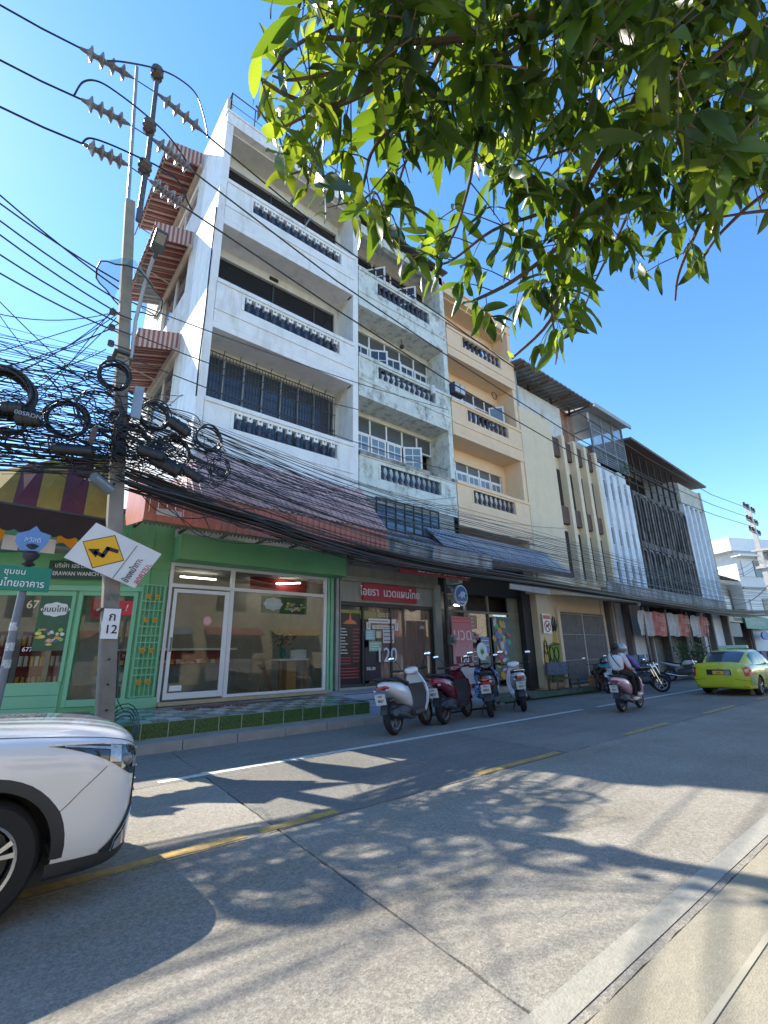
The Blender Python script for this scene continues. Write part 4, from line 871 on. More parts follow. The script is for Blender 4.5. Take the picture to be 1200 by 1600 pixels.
for k in range(44):
    mb.mi = q.randrange(5); cx, cz = q.gauss(15.95, .22), q.uniform(.6, 2.75); a, b = q.uniform(.05, .16), q.uniform(.06, .2); th = q.uniform(0, 3); yy = 11.855-.0006*k
    mb.add([(cx+a*math.cos(t_)*math.cos(th)-b*math.sin(t_)*math.sin(th), yy, cz+a*math.cos(t_)*math.sin(th)+b*math.sin(t_)*math.cos(th)) for t_ in [2*PI*j/9 for j in range(9)]], [tuple(range(9))])
mb.build('painted_shapes', [mat('mural_%d' % i, c_, .5) for i, c_ in enumerate(((.45, .05, .10), (.02, .35, .20), (.10, .12, .45), (.50, .30, .03), (.45, .5, .5)))], mur, kind='stuff')
o = MB().slab((15.2, 10.8, 3.86), (17.95, 10.8, 3.80), (17.95, 10.75, 4.05), (15.2, 10.75, 4.2), .04).build('white_shop_sign', mat('sign_offwhite', (.50, .50, .48), .6, dirt=.4)); tag(o, 'off white oblong sign hanging over the dark cafe front', 'sign')
text('lettering', 'ไคซ์ คาเฟ่', .2, ktxt, o, (16.6, 10.77, 4.0), rot=(PI/2, R(2), 0), sx=1.3)
o = MB().cyl((13.2, 12.3, 3.3), (14.0, 12.3, 3.3), .03, n=6).build('lamp_tube', lampm); tag(o, 'short lit fluorescent tube inside the dark cafe', 'lamp')
# blue-grey corrugated awning over C
CA = thing('grey_sheet_awning', 'blue grey corrugated metal awning below the peach balconies', 'awning', (0, 0, 0))
mb = MB(); ba = mat('blue_grey_sheet', (.40, .46, .53), .45, .15, var=.12, dirt=.3, dcol=(.25, .16, .12))
for i in range(84): x_ = 11.2+i*.088; h = .03*(i % 2); mb.slab((x_, 10.0, 4.62+h), (x_+.088, 10.0, 4.62+h), (x_+.088, 11.18, 5.75+h), (x_, 11.18, 5.75+h), .01)
mb.build('corrugated_sheet', ba, CA)
mb = MB()
for i in range(84): x_ = 11.2+i*.088; mb.box(x_+.02, 9.97, 4.52, x_+.07, 9.995, 4.64)
mb.build('sheet_ends', mat('rusty_mauve', (.20, .13, .13), .8, var=.3), CA, kind='stuff')
mb = MB()
for i in range(8): mb.slab((11.25+i*1.03, 10.02, 4.52), (11.31+i*1.03, 10.02, 4.52), (11.31+i*1.03, 11.18, 5.62), (11.25+i*1.03, 11.18, 5.62), .05)
mb.box(11.2, 10.0, 4.45, 18.55, 10.06, 4.52); mb.build('frame', dsteel, CA)
# ------------------------------------------------------------------ unit D ground floor: graffiti wall and folding gates
V = thing('beige_ground_front', 'beige ground floor front with graffiti on the left and two grey folding gates', 'shop', (0, 0, 0))
MB().box(17.88, 11.40, .1, 19.4, 12.0, 4.6).box(23.55, 11.42, .1, 23.9, 12.0, 4.6).box(19.4, 11.45, 3.3, 23.55, 12.0, 4.6).box(19.25, 11.28, .1, 19.45, 11.46, 3.4).build('front_wall', beige, V)
MB().slab((19.4, 9.9, 3.72), (24.6, 9.9, 3.72), (24.6, 11.45, 3.95), (18.6, 11.45, 3.95), .30).build('canopy_slab', beige, V, bevel=.02)
for i, (a, b) in enumerate(((19.42, 21.4), (21.46, 23.5))):
    g = thing('folding_gate', ('grey folding steel gate next to the graffiti wall', 'grey folding steel gate next to the dark open unit')[i], 'gate', (a, 11.38, .12))
    gm = mat('gate_grey', (.13, .14, .15), .5, .2, var=.2); mb = MB(); n = 22
    for k in range(n): x_ = (b-a)*k/n; mb.slab((x_, .06*(k % 2), 0), (x_+(b-a)/n, .06*((k+1) % 2), 0), (x_+(b-a)/n, .06*((k+1) % 2), 3.1), (x_, .06*(k % 2), 3.1), .006)
    mb.build('folded_sheet', gm, g); mb = MB()
    for z in (.1, 1.0, 2.1, 3.0): mb.box(0, -.02, z, b-a, -.006, z+.03)
    mb.build('rail', mat('gate_rail', (.2, .21, .22), .5), g); MB().box(b-a, -.05, 0, b-a+.05, .05, 3.1).build('post', mat('gate_post', (.40, .42, .44), .5), g)
gr = bpy.data.objects.new('graffiti', None); COL.objects.link(gr); gr.parent = V
def gpoly(pts, m_, k, par=gr, nm='painted_shape'): return MB().add([(17.95+x_*1.35, 11.396-.002*k, .15+z*2.8) for x_, z in pts], [tuple(range(len(pts)))]).build(nm, m_, par)
gy = mat('graffiti_yellow', (.50, .36, .03), .7); gg = mat('graffiti_green', (.20, .30, .03), .7); gb = mat('graffiti_black', (.015, .015, .02), .7)
gpoly([(.0, .1), (.3, .05), (.35, .55), (.2, .72), (.05, .62)], gy, 1); gpoly([(.3, .05), (.98, .05), (.98, .6), (.6, .62), (.35, .58)], gg, 1); gpoly([(.6, .6), (.68, .78), (.78, .83), (.88, .76), (.9, .6)], gy, 1)
def gstroke(pts, w=.028):
    mb = MB(); P = [Vector((17.95+x_*1.35, 11.388, .15+z*2.8)) for x_, z in pts]
    mb.tube(P, w, 4); mb.build('painted_outline', gb, gr)
import itertools
for (cx, cz, rx, rz_) in ((.17, .35, .13, .24), (.48, .46, .12, .1), (.75, .46, .12, .1), (.5, .25, .13, .1), (.78, .25, .13, .1), (.62, .36, .06, .06), (.18, .55, .09, .1)):
    gstroke([(cx+rx*math.cos(2*PI*k/10), cz+rz_*math.sin(2*PI*k/10)) for k in range(11)], .024)
for k in range(9): a = R(40+k*13); gstroke([(.78+.1*math.cos(a), .72+.08*math.sin(a)), (.78+.26*math.cos(a)+.02*(k % 2), .72+.30*math.sin(a))], .014)
gstroke([(.35, .57), (.98, .60)], .03); gstroke([(.36, .06), (.36, .56)], .026)
ns_ = thing('no_dogs_sign', 'white rectangular sign with a red crossed out circle on the graffiti wall', 'sign', (18.05, 11.30, 2.25))
MB().box(0, 0, 0, .62, .02, .82).build('plate', wsign, ns_); MB().box(.05, -.006, .6, .57, -.001, .76).build('red_band', redpaint, ns_)
MB().lathe([(.19, -.008), (.24, -.008), (.24, -.001), (.19, -.001), (.19, -.008)], (.31, 0, .3), 'y', 20).add([(.16, -.009, .43), (.2, -.009, .46), (.46, -.009, .17), (.42, -.009, .14)], [(0, 1, 2, 3)]).build('ban_ring', mat('ban_red', (.45, .04, .06), .5), ns_)
MB().box(.2, -.007, .26, .4, -.003, .36).box(.36, -.007, .33, .45, -.003, .42).box(.21, -.007, .17, .24, -.003, .27).box(.36, -.007, .17, .39, -.003, .27).build('dog_figure', ktxt, ns_)
bc = thing('wooden_bench', 'wooden bench with a mottled dark blue backrest in front of the graffiti wall', 'bench', (17.6, 10.7, .05))
wb = mat('bench_wood', (.13, .10, .07), .8, var=.2)
MB().box(0, 0, .40, 1.75, .42, .45).build('seat', wb, bc); MB().box(0, .40, .55, 1.75, .44, 1.05).build('backrest', mat('blue_bench_back', (.05, .07, .13), .7, var=.5, scale=9, dirt=.6, dcol=(.15, .17, .22), dlo=.4, dhi=.6, dscale=(5, 5, 5)), bc)
for x_ in (.05, 1.65): MB().box(x_, 0, 0, x_+.06, .05, .4).build('leg', wb, bc); MB().box(x_, .38, 0, x_+.06, .45, 1.05).build('leg', wb, bc)
gk = MB().box(13.0, 9.95, 0, 21.0, 10.1, .14).build('green_kerb', mat('green_kerb_paint', (.06, .12, .07), .8, var=.3, dirt=.5), kind='structure')
cr_ = thing('wooden_crate', 'small orange brown wooden crate on the step beside the white drum', 'crate', (20.1, 10.35, .12))
om_ = mat('crate_wood', (.33, .14, .05), .7, var=.2)
for k in range(3): MB().box(0, 0, .02+k*.13, .5, .02, .13+k*.13).box(0, .38, .02+k*.13, .5, .4, .13+k*.13).box(0, .02, .02+k*.13, .02, .38, .13+k*.13).box(.48, .02, .02+k*.13, .5, .38, .13+k*.13).build('slat', om_, cr_)
MB().box(.02, .02, .0, .48, .38, .02).build('base', om_, cr_)
o = MB().ball((20.35, 10.5, .62), (.24, .2, .12), 9, 6).build('black_bag', black, None, True); tag(o, 'black plastic bag heaped in the small wooden crate', 'bag')
o = MB().lathe([(.26, 0), (.29, .05), (.29, .72), (.25, .75), (0, .75)], (21.1, 10.35, .05), 'z', 16).build('white_drum', mat('drum_white', (.55, .62, .68), .4, var=.1, dirt=.3), None, True); tag(o, 'tall white plastic drum standing beside the wooden crate', 'drum')
# ------------------------------------------------------------------ units E-F ground floor: dark open bays and banners
W = thing('dark_open_front', 'dark open ground floor bays under the faded red and white banners', 'shop', (0, 0, 0))
MB().box(24.0, 11.1, 3.9, 42.8, 11.5, 4.9).build('upper_wall', grimy, W)
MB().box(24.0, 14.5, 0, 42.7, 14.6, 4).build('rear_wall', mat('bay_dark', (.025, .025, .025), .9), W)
for x_ in (24.0, 26.0, 28.4, 31.0, 33.6, 36.2, 39.0, 42.5): MB().box(x_, 11.2, 0, x_+.3, 14.5, 3.95).build('pier', mat('bay_pier', (.14, .13, .12), .85, var=.2), W)
for x_ in (28.7, 31.3, 34.0): MB().box(x_, 11.6, .05, x_+2.2, 11.65, 3.0).build('roller_shutter', mat('bay_shutter', (.12, .12, .11), .6, var=.3), W)
MB().slab((24.3, 9.9, 3.78), (43.2, 9.9, 3.6), (43.2, 11.2, 3.8), (24.3, 11.2, 3.95), .12).build('canopy_slab', grimy, W)
MB().cyl((24.6, 10.0, 3.6), (24.55, 10.0, 4.9), .09, n=8).build('pipe_stub', mat('pipe_pale', (.45, .46, .46), .6), W)
bw = mat('banner_white', (.50, .50, .49), .8, var=.15, dirt=.6, dcol=(.2, .2, .2), dlo=.45, dhi=.7); br_ = mat('banner_faded_red', (.50, .13, .10), .8, var=.2, dirt=.6, dcol=(.5, .35, .32), dlo=.4, dhi=.7)
for i, (a, b) in enumerate(((25.1, 28.5), (28.75, 32.0), (32.3, 35.2))):
    g = thing('faded_banner', ('nearest of three faded red and white banners hung from the dark canopy', 'middle one of three faded red and white banners on the canopy', 'farthest of three faded red and white canopy banners, nearest the taxi')[i], 'banner', (a, 10.3, 0), group='faded banners under the canopy')
    mb = MB(); w_ = b-a; nx = 14
    for u in range(nx):
        mb.mi = 0 if u < nx*.45 else 1
        for v in range(5):
            P = lambda u_, v_: (w_*u_/nx+.35*(1-v_/5)*0+(.12*v_/5 if i == 0 else .05*v_/5), .05*math.sin(u_*1.9+v_)*(1 if u_ < 7 else .3)+.12*v_/5, 3.42-1.22*v_/5+.03*math.sin(u_*.9))
            mb.quad(P(u, v), P(u+1, v), P(u+1, v+1), P(u, v+1))
    mb.build('banner_cloth', (bw, br_), g, smooth=70)
    text('lettering', ('ก๋วยเตี๋ยว', 'ก๋วยเตี๋ยว', 'ก๋วยเตี๋ยว')[i], .5, mat('banner_letter', (.60, .40, .38), .7), g, (w_*.73, -.08, 3.05), sx=.7); text('lettering', 'อร่อย', .35, mat('banner_letter', (.60, .40, .38), .7), g, (w_*.75, -.05, 2.55), sx=.8)
for i, x_ in enumerate((25.9, 28.8, 31.9, 34.9)):
    o = MB().cyl((x_, 10.4, 0), (x_-.1, 10.35, 3.6), .05, n=6).build('canopy_post', mat('post_grey', (.22, .21, .19), .7)); tag(o, ('thin grey post left of the nearest faded banner', 'thin grey post between the nearest and middle faded banners', 'thin grey post between the middle and farthest faded banners', 'thin grey post right of the farthest faded banner')[i], 'post', 'posts under the dark canopy')
# stacked blue boxes in the dark bay, potted shrub, bucket
q = random.Random(8)
for i in range(6):
    z = .05+(i//2)*.42; x_ = 25.0+(i % 2)*.75+q.uniform(0, .1)
    o = MB().box(x_, 10.9, z, x_+.65, 11.4, z+.38).build('storage_box', mat('box_blue_grey', (.10, .15, .20), .6, var=.3), bevel=.02); tag(o, 'blue grey storage box, '+('bottom left', 'bottom right', 'middle left', 'middle right', 'top left', 'top right')[i]+' of the stack in the dark bay', 'box', 'boxes stacked in the dark bay')
pt = thing('potted_shrub', 'leafy green shrub in a pale bucket on the kerb left of the taxi', 'plant', (29.8, 9.8, 0))
MB().lathe([(.22, 0), (.28, .45), (.26, .45), (.2, .05)], n=14).build('pot', mat('pot_pale', (.42, .44, .46), .6), pt, True)
mb = MB(); q = random.Random(31)
for i in range(560):
    p = Vector((q.gauss(0, .62), q.gauss(0, .45), 1.1+q.gauss(0, .42))); d = Vector((q.uniform(-1, 1), q.uniform(-1, 1), q.uniform(-.8, .8))).normalized()*.2; s_ = d.cross(Vector((.2, .3, 1))).normalized()*.04
    mb.add([p, p+d*.5+s_, p+d, p+d*.5-s_], [(0, 1, 2, 3)])
mb.build('foliage', mat('shrub_leaf', (.05, .15, .035), .6, var=.4, scale=8), pt)
MB().cyl((0, 0, .3), (0, 0, 1.1), .03, n=6).cyl((0, 0, .6), (.3, .1, 1.2), .02, n=5).cyl((0, 0, .6), (-.3, -.1, 1.2), .02, n=5).build('stem', wood, pt)
o = MB().box(29.0, 9.35, 0, 29.6, 9.7, .12).build('broken_block', concrete, bevel=.02); tag(o, 'pale broken concrete block lying by the kerb near the potted shrub', 'block')
# ------------------------------------------------------------------ far right: crossing shops, white building, pole
FW = thing('white_far_building', 'bright white three storey building with grey windows beyond the end of the row', 'building', (0, 0, 0))
wv = mat('bright_white', (.80, .80, .80), .7, var=.05)
MB().slab((52, 12, 0), (74, 2, 0), (74, 2, 10.1), (52, 12, 10.1), -8).build('wall', wv, FW)
MB().slab((51, 11.9, 10.0), (75, 1.0, 10.0), (75, 1.0, 11.2), (51, 11.9, 11.2), -9).build('roof', wv, FW)
dW = Vector((22, -10, 0)).normalized(); nW = Vector((-dW.y*-1, dW.x*-1, 0)); nW = Vector((-.4138, -.9104, 0))
def fw_box(name, s0, s1, z0, z1, d, m_, par):
    a = Vector((52, 12, 0))+dW*s0+nW*.02; b = Vector((52, 12, 0))+dW*s1+nW*.02
    return MB().slab(a+Vector((0, 0, z0)), b+Vector((0, 0, z0)), b+Vector((0, 0, z1)), a+Vector((0, 0, z1)), d).build(name, m_, par)
for z0 in (7.7, 4.2):
    for k in range(4):
        s0 = .5+k*5.5
        for j in range(3):
            w = fw_box('window', s0+j*1.45, s0+j*1.45+1.35, z0, z0+1.5, .08, (wframe, mat('far_glass', (.16, .17, .18), .2), mat('far_glass', (.16, .17, .18), .2))[j], FW)
fw_box('balcony_ledge', -.5, 24, 9.45, 9.6, .9, wv, FW); fw_box('string_course', 0, 24, 6.6, 6.75, .2, steel, FW)
LH = thing('grey_low_house', 'low grey house with a dark tiled roof edge below the white building', 'building', (0, 0, 0))
MB().box(46, 13.2, 0, 60, 20, 7.1).build('wall', mat('pale_grey_wall', (.42, .42, .43), .8, var=.08), LH)
MB().slab((45.8, 12.3, 7.35), (61.5, 12.0, 7.15), (61.5, 16, 8.2), (45.8, 16, 8.4), .12).build('roof', mat('old_roof', (.08, .065, .06), .8, var=.3), LH)
MB().box(46.2, 13.0, 4.7, 51.5, 13.18, 5.9).build('white_wall_panel', wv, LH)
MB().box(52.3, 13.05, 4.6, 55.8, 13.18, 6.6).build('window', mat('far_glass', (.16, .17, .18), .2), LH)
cm = mat('tan_shop_wall', (.50, .38, .24), .8, var=.15)
for i, (x0, x1, y0, h, m_, lab) in enumerate(((43.2, 47.0, 12.5, 4.6, cm, 'tan shop front just right of the last building of the row'), (47.1, 51.5, 12.5, 4.3, mat('dk_shop', (.10, .08, .07), .8, var=.3), 'dark cluttered shop stall behind the taxi roof'), (51.6, 60.5, 12.2, 4.8, mat('shop_brown', (.22, .15, .11), .8, var=.3), 'brown shop front under the green sign at the right edge'))):
    s_ = thing('corner_shop', lab, 'shop', (0, 0, 0)); MB().box(x0, y0, 0, x1, 18, h).build('wall', m_, s_); MB().box(x0+.3, y0-.03, .1, x1-.3, y0-.004, h-1.3).build('dark_opening', dark, s_)
    MB().slab((x0-.1, y0-1.1, h-.9), (x1+.1, y0-1.1, h-.9), (x1+.1, y0, h-.4), (x0-.1, y0, h-.4), .05).build('awning', (mat('awn_rust', (.30, .16, .10), .8, var=.2), sheet_gr, mat('awn_tan', (.4, .36, .3), .8))[i], s_)
o = MB().box(42.8, 11.3, 3.42, 48.2, 11.4, 3.9).build('cream_shop_sign', mat('sign_cream', (.70, .60, .42), .5)); tag(o, 'cream shop sign with dark lettering next to the faded banners', 'sign'); text('lettering', 'ร้านอาหาร', .42, ktxt, o, (45.6, 11.29, 3.66), sx=1.3)
o = MB().box(46.8, 11.1, 2.95, 54.5, 11.2, 3.95).build('green_street_sign', green_sg, bevel=.03); tag(o, 'green street sign with white lettering above the right end of the taxi', 'sign'); text('lettering', 'ซอยสมปรารถนา', .5, wtxt, o, (50.5, 11.09, 3.45), sx=1.4)
o = oval(None, 'blue_oval_sign', (51.5, 2.45), 1.3, .35, 11.0, blue_sg, .1); tag(o, 'blue oval sign below the green street sign at the right edge', 'sign')
o = MB().box(43.0, 11.2, 2.3, 45.6, 11.9, 3.35).build('hanging_grey_unit', mat('unit_grey', (.30, .30, .31), .6), bevel=.05); tag(o, 'grey boxy unit hanging under the cream shop sign', 'cabinet')
q = random.Random(14)
for i in range(5):
    x_ = 44.2+i*2.1; o = MB().box(x_, 10.9, 0, x_+1.3, 11.5, q.uniform(1, 1.7)).build('goods_rack', mat('rack_%d' % i, (q.uniform(.05, .3), q.uniform(.05, .25), q.uniform(.05, .25)), .7, var=.4, scale=6)); tag(o, ('first', 'second', 'third', 'fourth', 'fifth')[i]+' goods rack from the left, in the shops behind the taxi', 'rack', 'goods racks in the far shops')
FP = thing('far_utility_pole', 'pale concrete utility pole with a transformer platform at the far right', 'pole', (47.6, 9.2, 0))
pp = mat('pale_pole', (.62, .61, .58), .8, var=.08)
MB().tube([(.25, 0, 0), (0, 0, 7), (-.35, 0, 13.0)], [.28, .24, .2], 4).build('pole', pp, FP)
MB().tube([(3.2, -.3, 0), (3.0, -.3, 9.5)], .24, 4).build('second_pole', pp, FP)
mb = MB()
for z in (12.5, 11.4, 10.5): mb.box(-1.6, -.05, z, 1.6, .05, z+.1)
mb.build('cross_arm', steel, FP)
for z in (12.6, 11.5, 10.6):
    for x_ in (-1.3, -.5, .9, 1.5): MB().lathe([(.05, 0), (.13, .08), (.05, .14), (.13, .22), (.05, .28), (.1, .36), (0, .4)], (x_, 0, z), n=8).build('insulator', mat('insulator_brown', (.05, .035, .03), .3), FP)
MB().box(-.3, -.7, 7.6, 3.6, .5, 7.8).box(-.3, -.7, 9.0, 3.6, .5, 9.15).build('platform', pp, FP)
for k in range(9): MB().slab((-.2+k*.4, -.7, 8.2), (.0+k*.4, -.7, 8.2), (.25+k*.4, -.7, 9.0), (.05+k*.4, -.7, 9.0), .05).build('railing_slat', steel, FP)
MB().box(.6, -.5, 7.8, 2.6, .4, 9.0).build('transformer', mat('transformer_grey', (.35, .36, .36), .5), FP, bevel=.05)
# buildings across the street (they stand behind the photographer and show in the shop glass)
op = thing('opposite_shophouses', 'beige low shophouses across the street seen mirrored in the shop glass', 'building', (0, 0, 0))
ob = mat('opposite_beige', (.52, .45, .34), .85, var=.1, dirt=.3)
mb = MB(); holes = [(-26+i*4.6, -26+i*4.6+3.2, .1, 2.7) for i in range(14)]+[(-25.6+i*4.6, -25.6+i*4.6+2.2, 4.4, 5.9) for i in range(14)]
MB_ = MB(); holewall(MB_, -28, 40, 0, 7.5, 0, .3, holes); MB_.xf(Matrix.Translation((0, -7, 0))); MB_.build('front_wall', ob, op)
MB().box(-28, -9.5, 0, 40, -9.4, 7.4).build('rear_wall', dark, op)
for i in range(14):
    if i % 3 != 1: MB().box(-26+i*4.6, -7.1, .1, -22.8+i*4.6, -7.05, 2.7).build('shutter', mat('opp_shutter_%d' % (i % 2), ((.35, .36, .38), (.16, .18, .22))[i % 2], .5), op)
    MB().slab((-26.3+i*4.6, -5.6, 2.9), (-22.5+i*4.6, -5.6, 2.9), (-22.5+i*4.6, -6.98, 3.5), (-26.3+i*4.6, -6.98, 3.5), .04).build('awning', mat('opp_awning_%d' % (i % 3), ((.45, .30, .10), (.20, .25, .3), (.4, .12, .1))[i % 3], .8), op)
for i in range(9):   # slack wires round the far pole
    a_ = Vector((47.6, 9.2, random.Random(i).uniform(5.5, 9.0))); b_ = Vector((60+i*2, 6+i*.7, a_.z+.6)) if i % 2 else Vector((42.6, 11.2, a_.z-1.6))
    o = MB().tube([a_.lerp(b_, k/8)+Vector((0, 0, -1.2*(k/8)*(1-k/8)*2)) for k in range(9)], .015, 4).build('slack_wire', cable); tag(o, 'slack dark wire hanging from the far utility pole', 'wire', 'slack wires round the far pole')
# ------------------------------------------------------------------ the leaning utility pole
YP = 9.42
UP = thing('utility_pole', 'tall leaning grey concrete utility pole carrying the cable tangle, numbered 12, on the left kerb', 'pole', (0, 0, 0))
def PX(z): return 1.80-.088*z-.0002*z*z
pts = [(PX(z), YP, z) for z in (0, 2, 4, 6, 8, 10, 11.1)]
MB().tube(pts, [.185, .178, .17, .16, .148, .135, .125], 4, up=(1, 0, 0)).build('pole', pole_conc, UP, bevel=.015)
P = lambda x, y, Y=YP: onY(x, y, Y)
MB().tube([P(199, 330), P(214, 105)], .045, 4).build('steel_angle', steel, UP)
MB().tube([P(216, 345, YP-.1), P(232, 240, YP-.1), P(246, 120, YP-.1)], [.06, .055, .05], 8).build('steel_tube', mat('dark_tube', (.09, .09, .095), .5, .3), UP)
ins_m = mat('insulator_grey', (.10, .10, .11), .25, var=.2); insb = mat('insulator_brown', (.05, .035, .03), .3)
for (x_, y_) in ((246, 112), (234, 195), (227, 258)):
    p = P(x_, y_, YP-.12); MB().lathe([(.06, -.28), (.13, -.22), (.10, -.16), (.15, -.08), (.11, -.02), (.14, .06), (.08, .12), (0, .14)], p, n=10).build('pin_insulator', insb, UP, True)
for z in (2.35, 3.3, 6.0, 7.3): MB().box(PX(z)-.18, YP-.18, z, PX(z)+.18, YP+.18, z+.04).build('steel_band', dsteel, UP)
for z in (.75, 1.15, 1.55, 1.95): MB().cyl((PX(z), YP-.16, z), (PX(z), YP-.128, z), .018, n=6).build('bolt_hole', black, UP)
pl = MB().box(PX(2.1)-.14, YP-.185, 1.88, PX(2.1)+.12, YP-.18, 2.38).build('number_plate', wsign, UP, rot=None)
text('lettering', 'ก', .2, ktxt, pl, (PX(2.1), YP-.19, 2.24), bold=.006); text('lettering', '12', .2, ktxt, pl, (PX(2.1), YP-.19, 2.03), bold=.006)
text('stencil', '108', .17, mat('stencil_grey', (.20, .19, .17), .8), UP, (PX(2.6), YP-.152, 2.58))
gc = MB()
for k in range(4): r_ = .22+.04*k; c = Vector((PX(.5)+.28, YP-.05+.02*k, .42)); gc.tube([c+Vector((r_*.75*math.cos(a), .04*math.sin(3*a), r_*math.sin(a)+.02*k)) for a in [2*PI*j/18 for j in range(19)]], .010, 5)
gc.tube([(PX(1.5)+.15, YP-.1, 1.7), (PX(1.5)+.15, YP-.2, 1.4), (PX(1)+.15, YP-.2, .9), (PX(.5)+.25, YP-.1, .7)], .009, 5)
o = gc.build('ground_coil', mat('cable_teal', (.02, .07, .07), .5)); tag(o, 'dark teal wire coiled at the foot of the leaning utility pole', 'cable coil')
# warning sign board, hung askew on the pole
YG = YP-.26
wsb = thing('curve_warning_sign', 'white sign board hanging askew on the pole with a yellow winding arrow diamond', 'sign', (0, 0, 0))
cT, cR, cB, cL = P(150, 817, YG), P(252, 866, YG), P(210, 919, YG), P(106, 875, YG)
cL = cT+cB-cR
MB().slab(cL, cB, cR, cT, .02).build('board', mat('ribbed_white', (.70, .68, .64), .5, var=.05), wsb)
def poly(pp, m_, y_, par, nm): return MB().slab(*[P(a, b, y_) for a, b in pp], .002).build(nm, m_, par) if len(pp) == 4 else MB().add([P(a, b, y_) for a, b in pp], [tuple(range(len(pp)))]).build(nm, m_, par)
poly([(129, 846), (144, 888), (194, 876), (180, 836)], ktxt, YG-.022, wsb, 'diamond_border')
poly([(130.5, 847), (145, 886.5), (192.5, 875), (179, 837.5)], yel_sg, YG-.026, wsb, 'yellow_diamond')
mb = MB(); ar = [P(a, b, YG-.032) for a, b in ((183, 861.5), (168.5, 857), (160.5, 868.5), (149, 862.5))]
for i in range(3):
    d = (ar[i+1]-ar[i]).normalized(); s_ = Vector((-d.z, 0, d.x))*.033; mb.slab(ar[i]-s_-d*.02, ar[i+1]-s_+d*.02, ar[i+1]+s_+d*.02, ar[i]+s_-d*.02, .002)
mb.build('winding_arrow', ktxt, wsb); poly([(137.5, 857.5), (156, 857.5), (149.5, 871)], ktxt, YG-.034, wsb, 'arrow_head')
ux = (cR-cB).normalized(); uy = (cT-cR).normalized()
def btext(body, px_, py_, size, m_):
    o = text('lettering', body, size, m_, wsb, (0, 0, 0), bold=.002, sx=.8); X_, Y_ = ux, uy; Z_ = X_.cross(Y_).normalized()
    Mx = Matrix((X_, Y_, Z_)).transposed().to_4x4(); Mx.translation = P(px_, py_, YG-.028); o.matrix_world = Mx @ Matrix.Diagonal((.72, 1, 1, 1)); return o
btext('ข้างหน้าทางโค้ง', 212, 884.5, .15, ktxt); o1 = btext('ลดความเร็ว', 225, 893, .155, rtxt)
e0 = P(176, 903.5, YG-.024); e1 = P(214, 853, YG-.024); MB().tube([e0, e1], .006, 4).build('border_line', ktxt, wsb)
MB().cyl((PX(3.2), YG+.01, 3.3), (PX(3.2), YP-.1, 3.3), .02, n=5).build('bracket', dsteel, wsb)
# grey cylinder lamp on the pole
o = thing('flood_lamp', 'grey cylindrical flood lamp clamped left of the pole, before the striped awning', 'lamp', (0, 0, 0))
a_, b_ = P(145, 745, YP-.5), P(172, 766, YP-.3); MB().tube([a_, b_], .10, 10).build('housing', mat('lamp_housing', (.20, .23, .25), .4, .3), o, smooth=50); MB().cyl(b_, (PX(4.7), YP, 4.75), .02, n=5).build('bracket', dsteel, o)
# street lamp on an arm
sl_ = thing('street_lamp', 'grey street lamp head on a thin slanting arm, beside the middle striped canopy', 'street lamp', (0, 0, 0))
MB().tube([P(205, 560, YP-.15), P(212, 500, YP-.3), P(226, 445, YP-.6), P(240, 402, YP-.9)], .035, 6).build('arm', steel, sl_)
hd = [P(241, 404, YP-.9), P(252, 368, YP-1.25)]
d = (hd[1]-hd[0]); 
mb = MB(); mb.tube([hd[0], hd[0]+d*.25, hd[0]+d*.35, hd[1]+d*.22], [(.05, .045), (.06, .05), (.17, .06), (.16, .05)], 4, up=(0, 0, 1)); mb.build('lamp_head', mat('lamp_head_grey', (.07, .08, .085), .4, .3), sl_, bevel=.02)
c = hd[0]+d*.92; n_ = Vector((0, -.35, -1)).normalized(); e = Vector((1, 0, 0)); g = n_.cross(e).normalized()
MB().slab(c+e*.08-g*.12+n_*.065, c+e*.08+g*.12+n_*.065, c-e*.08+g*.12+n_*.065, c-e*.08-g*.12+n_*.065, .012).build('lens', mat('lamp_lens', (.32, .32, .28), .3, spec=.7), sl_)
# net guard round the pole
ng = thing('net_guard', 'torn green net cone with a wire hoop wrapped round the pole', 'net', (0, 0, 0))
cz = P(200, 460); top = P(203, 412); mb = MB(); n = 20; lo = []; hi = []
for k in range(n): a = 2*PI*k/n; lo.append(Vector((PX(8.2)+.62*math.cos(a), YP-.1+.62*math.sin(a), cz.z+.05-.42*math.cos(a)*.4-.06*math.sin(5*a)))); hi.append(Vector((PX(8.9)+.17*math.cos(a), YP+.17*math.sin(a), top.z)))
gnet = bpy.data.materials.new('green_net'); gnet.use_nodes = True; t = gnet.node_tree; bs = t.nodes['Principled BSDF']; bs.inputs['Base Color'].default_value = (.05, .22, .18, 1)
tr = N(t, 'ShaderNodeBsdfTransparent'); mi = N(t, 'ShaderNodeMixShader'); mi.inputs[0].default_value = .62; t.links.new(bs.outputs[0], mi.inputs[1]); t.links.new(tr.outputs[0], mi.inputs[2]); t.links.new(mi.outputs[0], t.nodes['Material Output'].inputs[0])
mb.add(lo+hi, [(k, (k+1) % n, n+(k+1) % n, n+k) for k in range(n) if k not in (3, 4, 5)]); mb.build('net_cloth', gnet, ng); MB().tube(lo+[lo[0]], .016, 5).build('hoop', cable, ng)
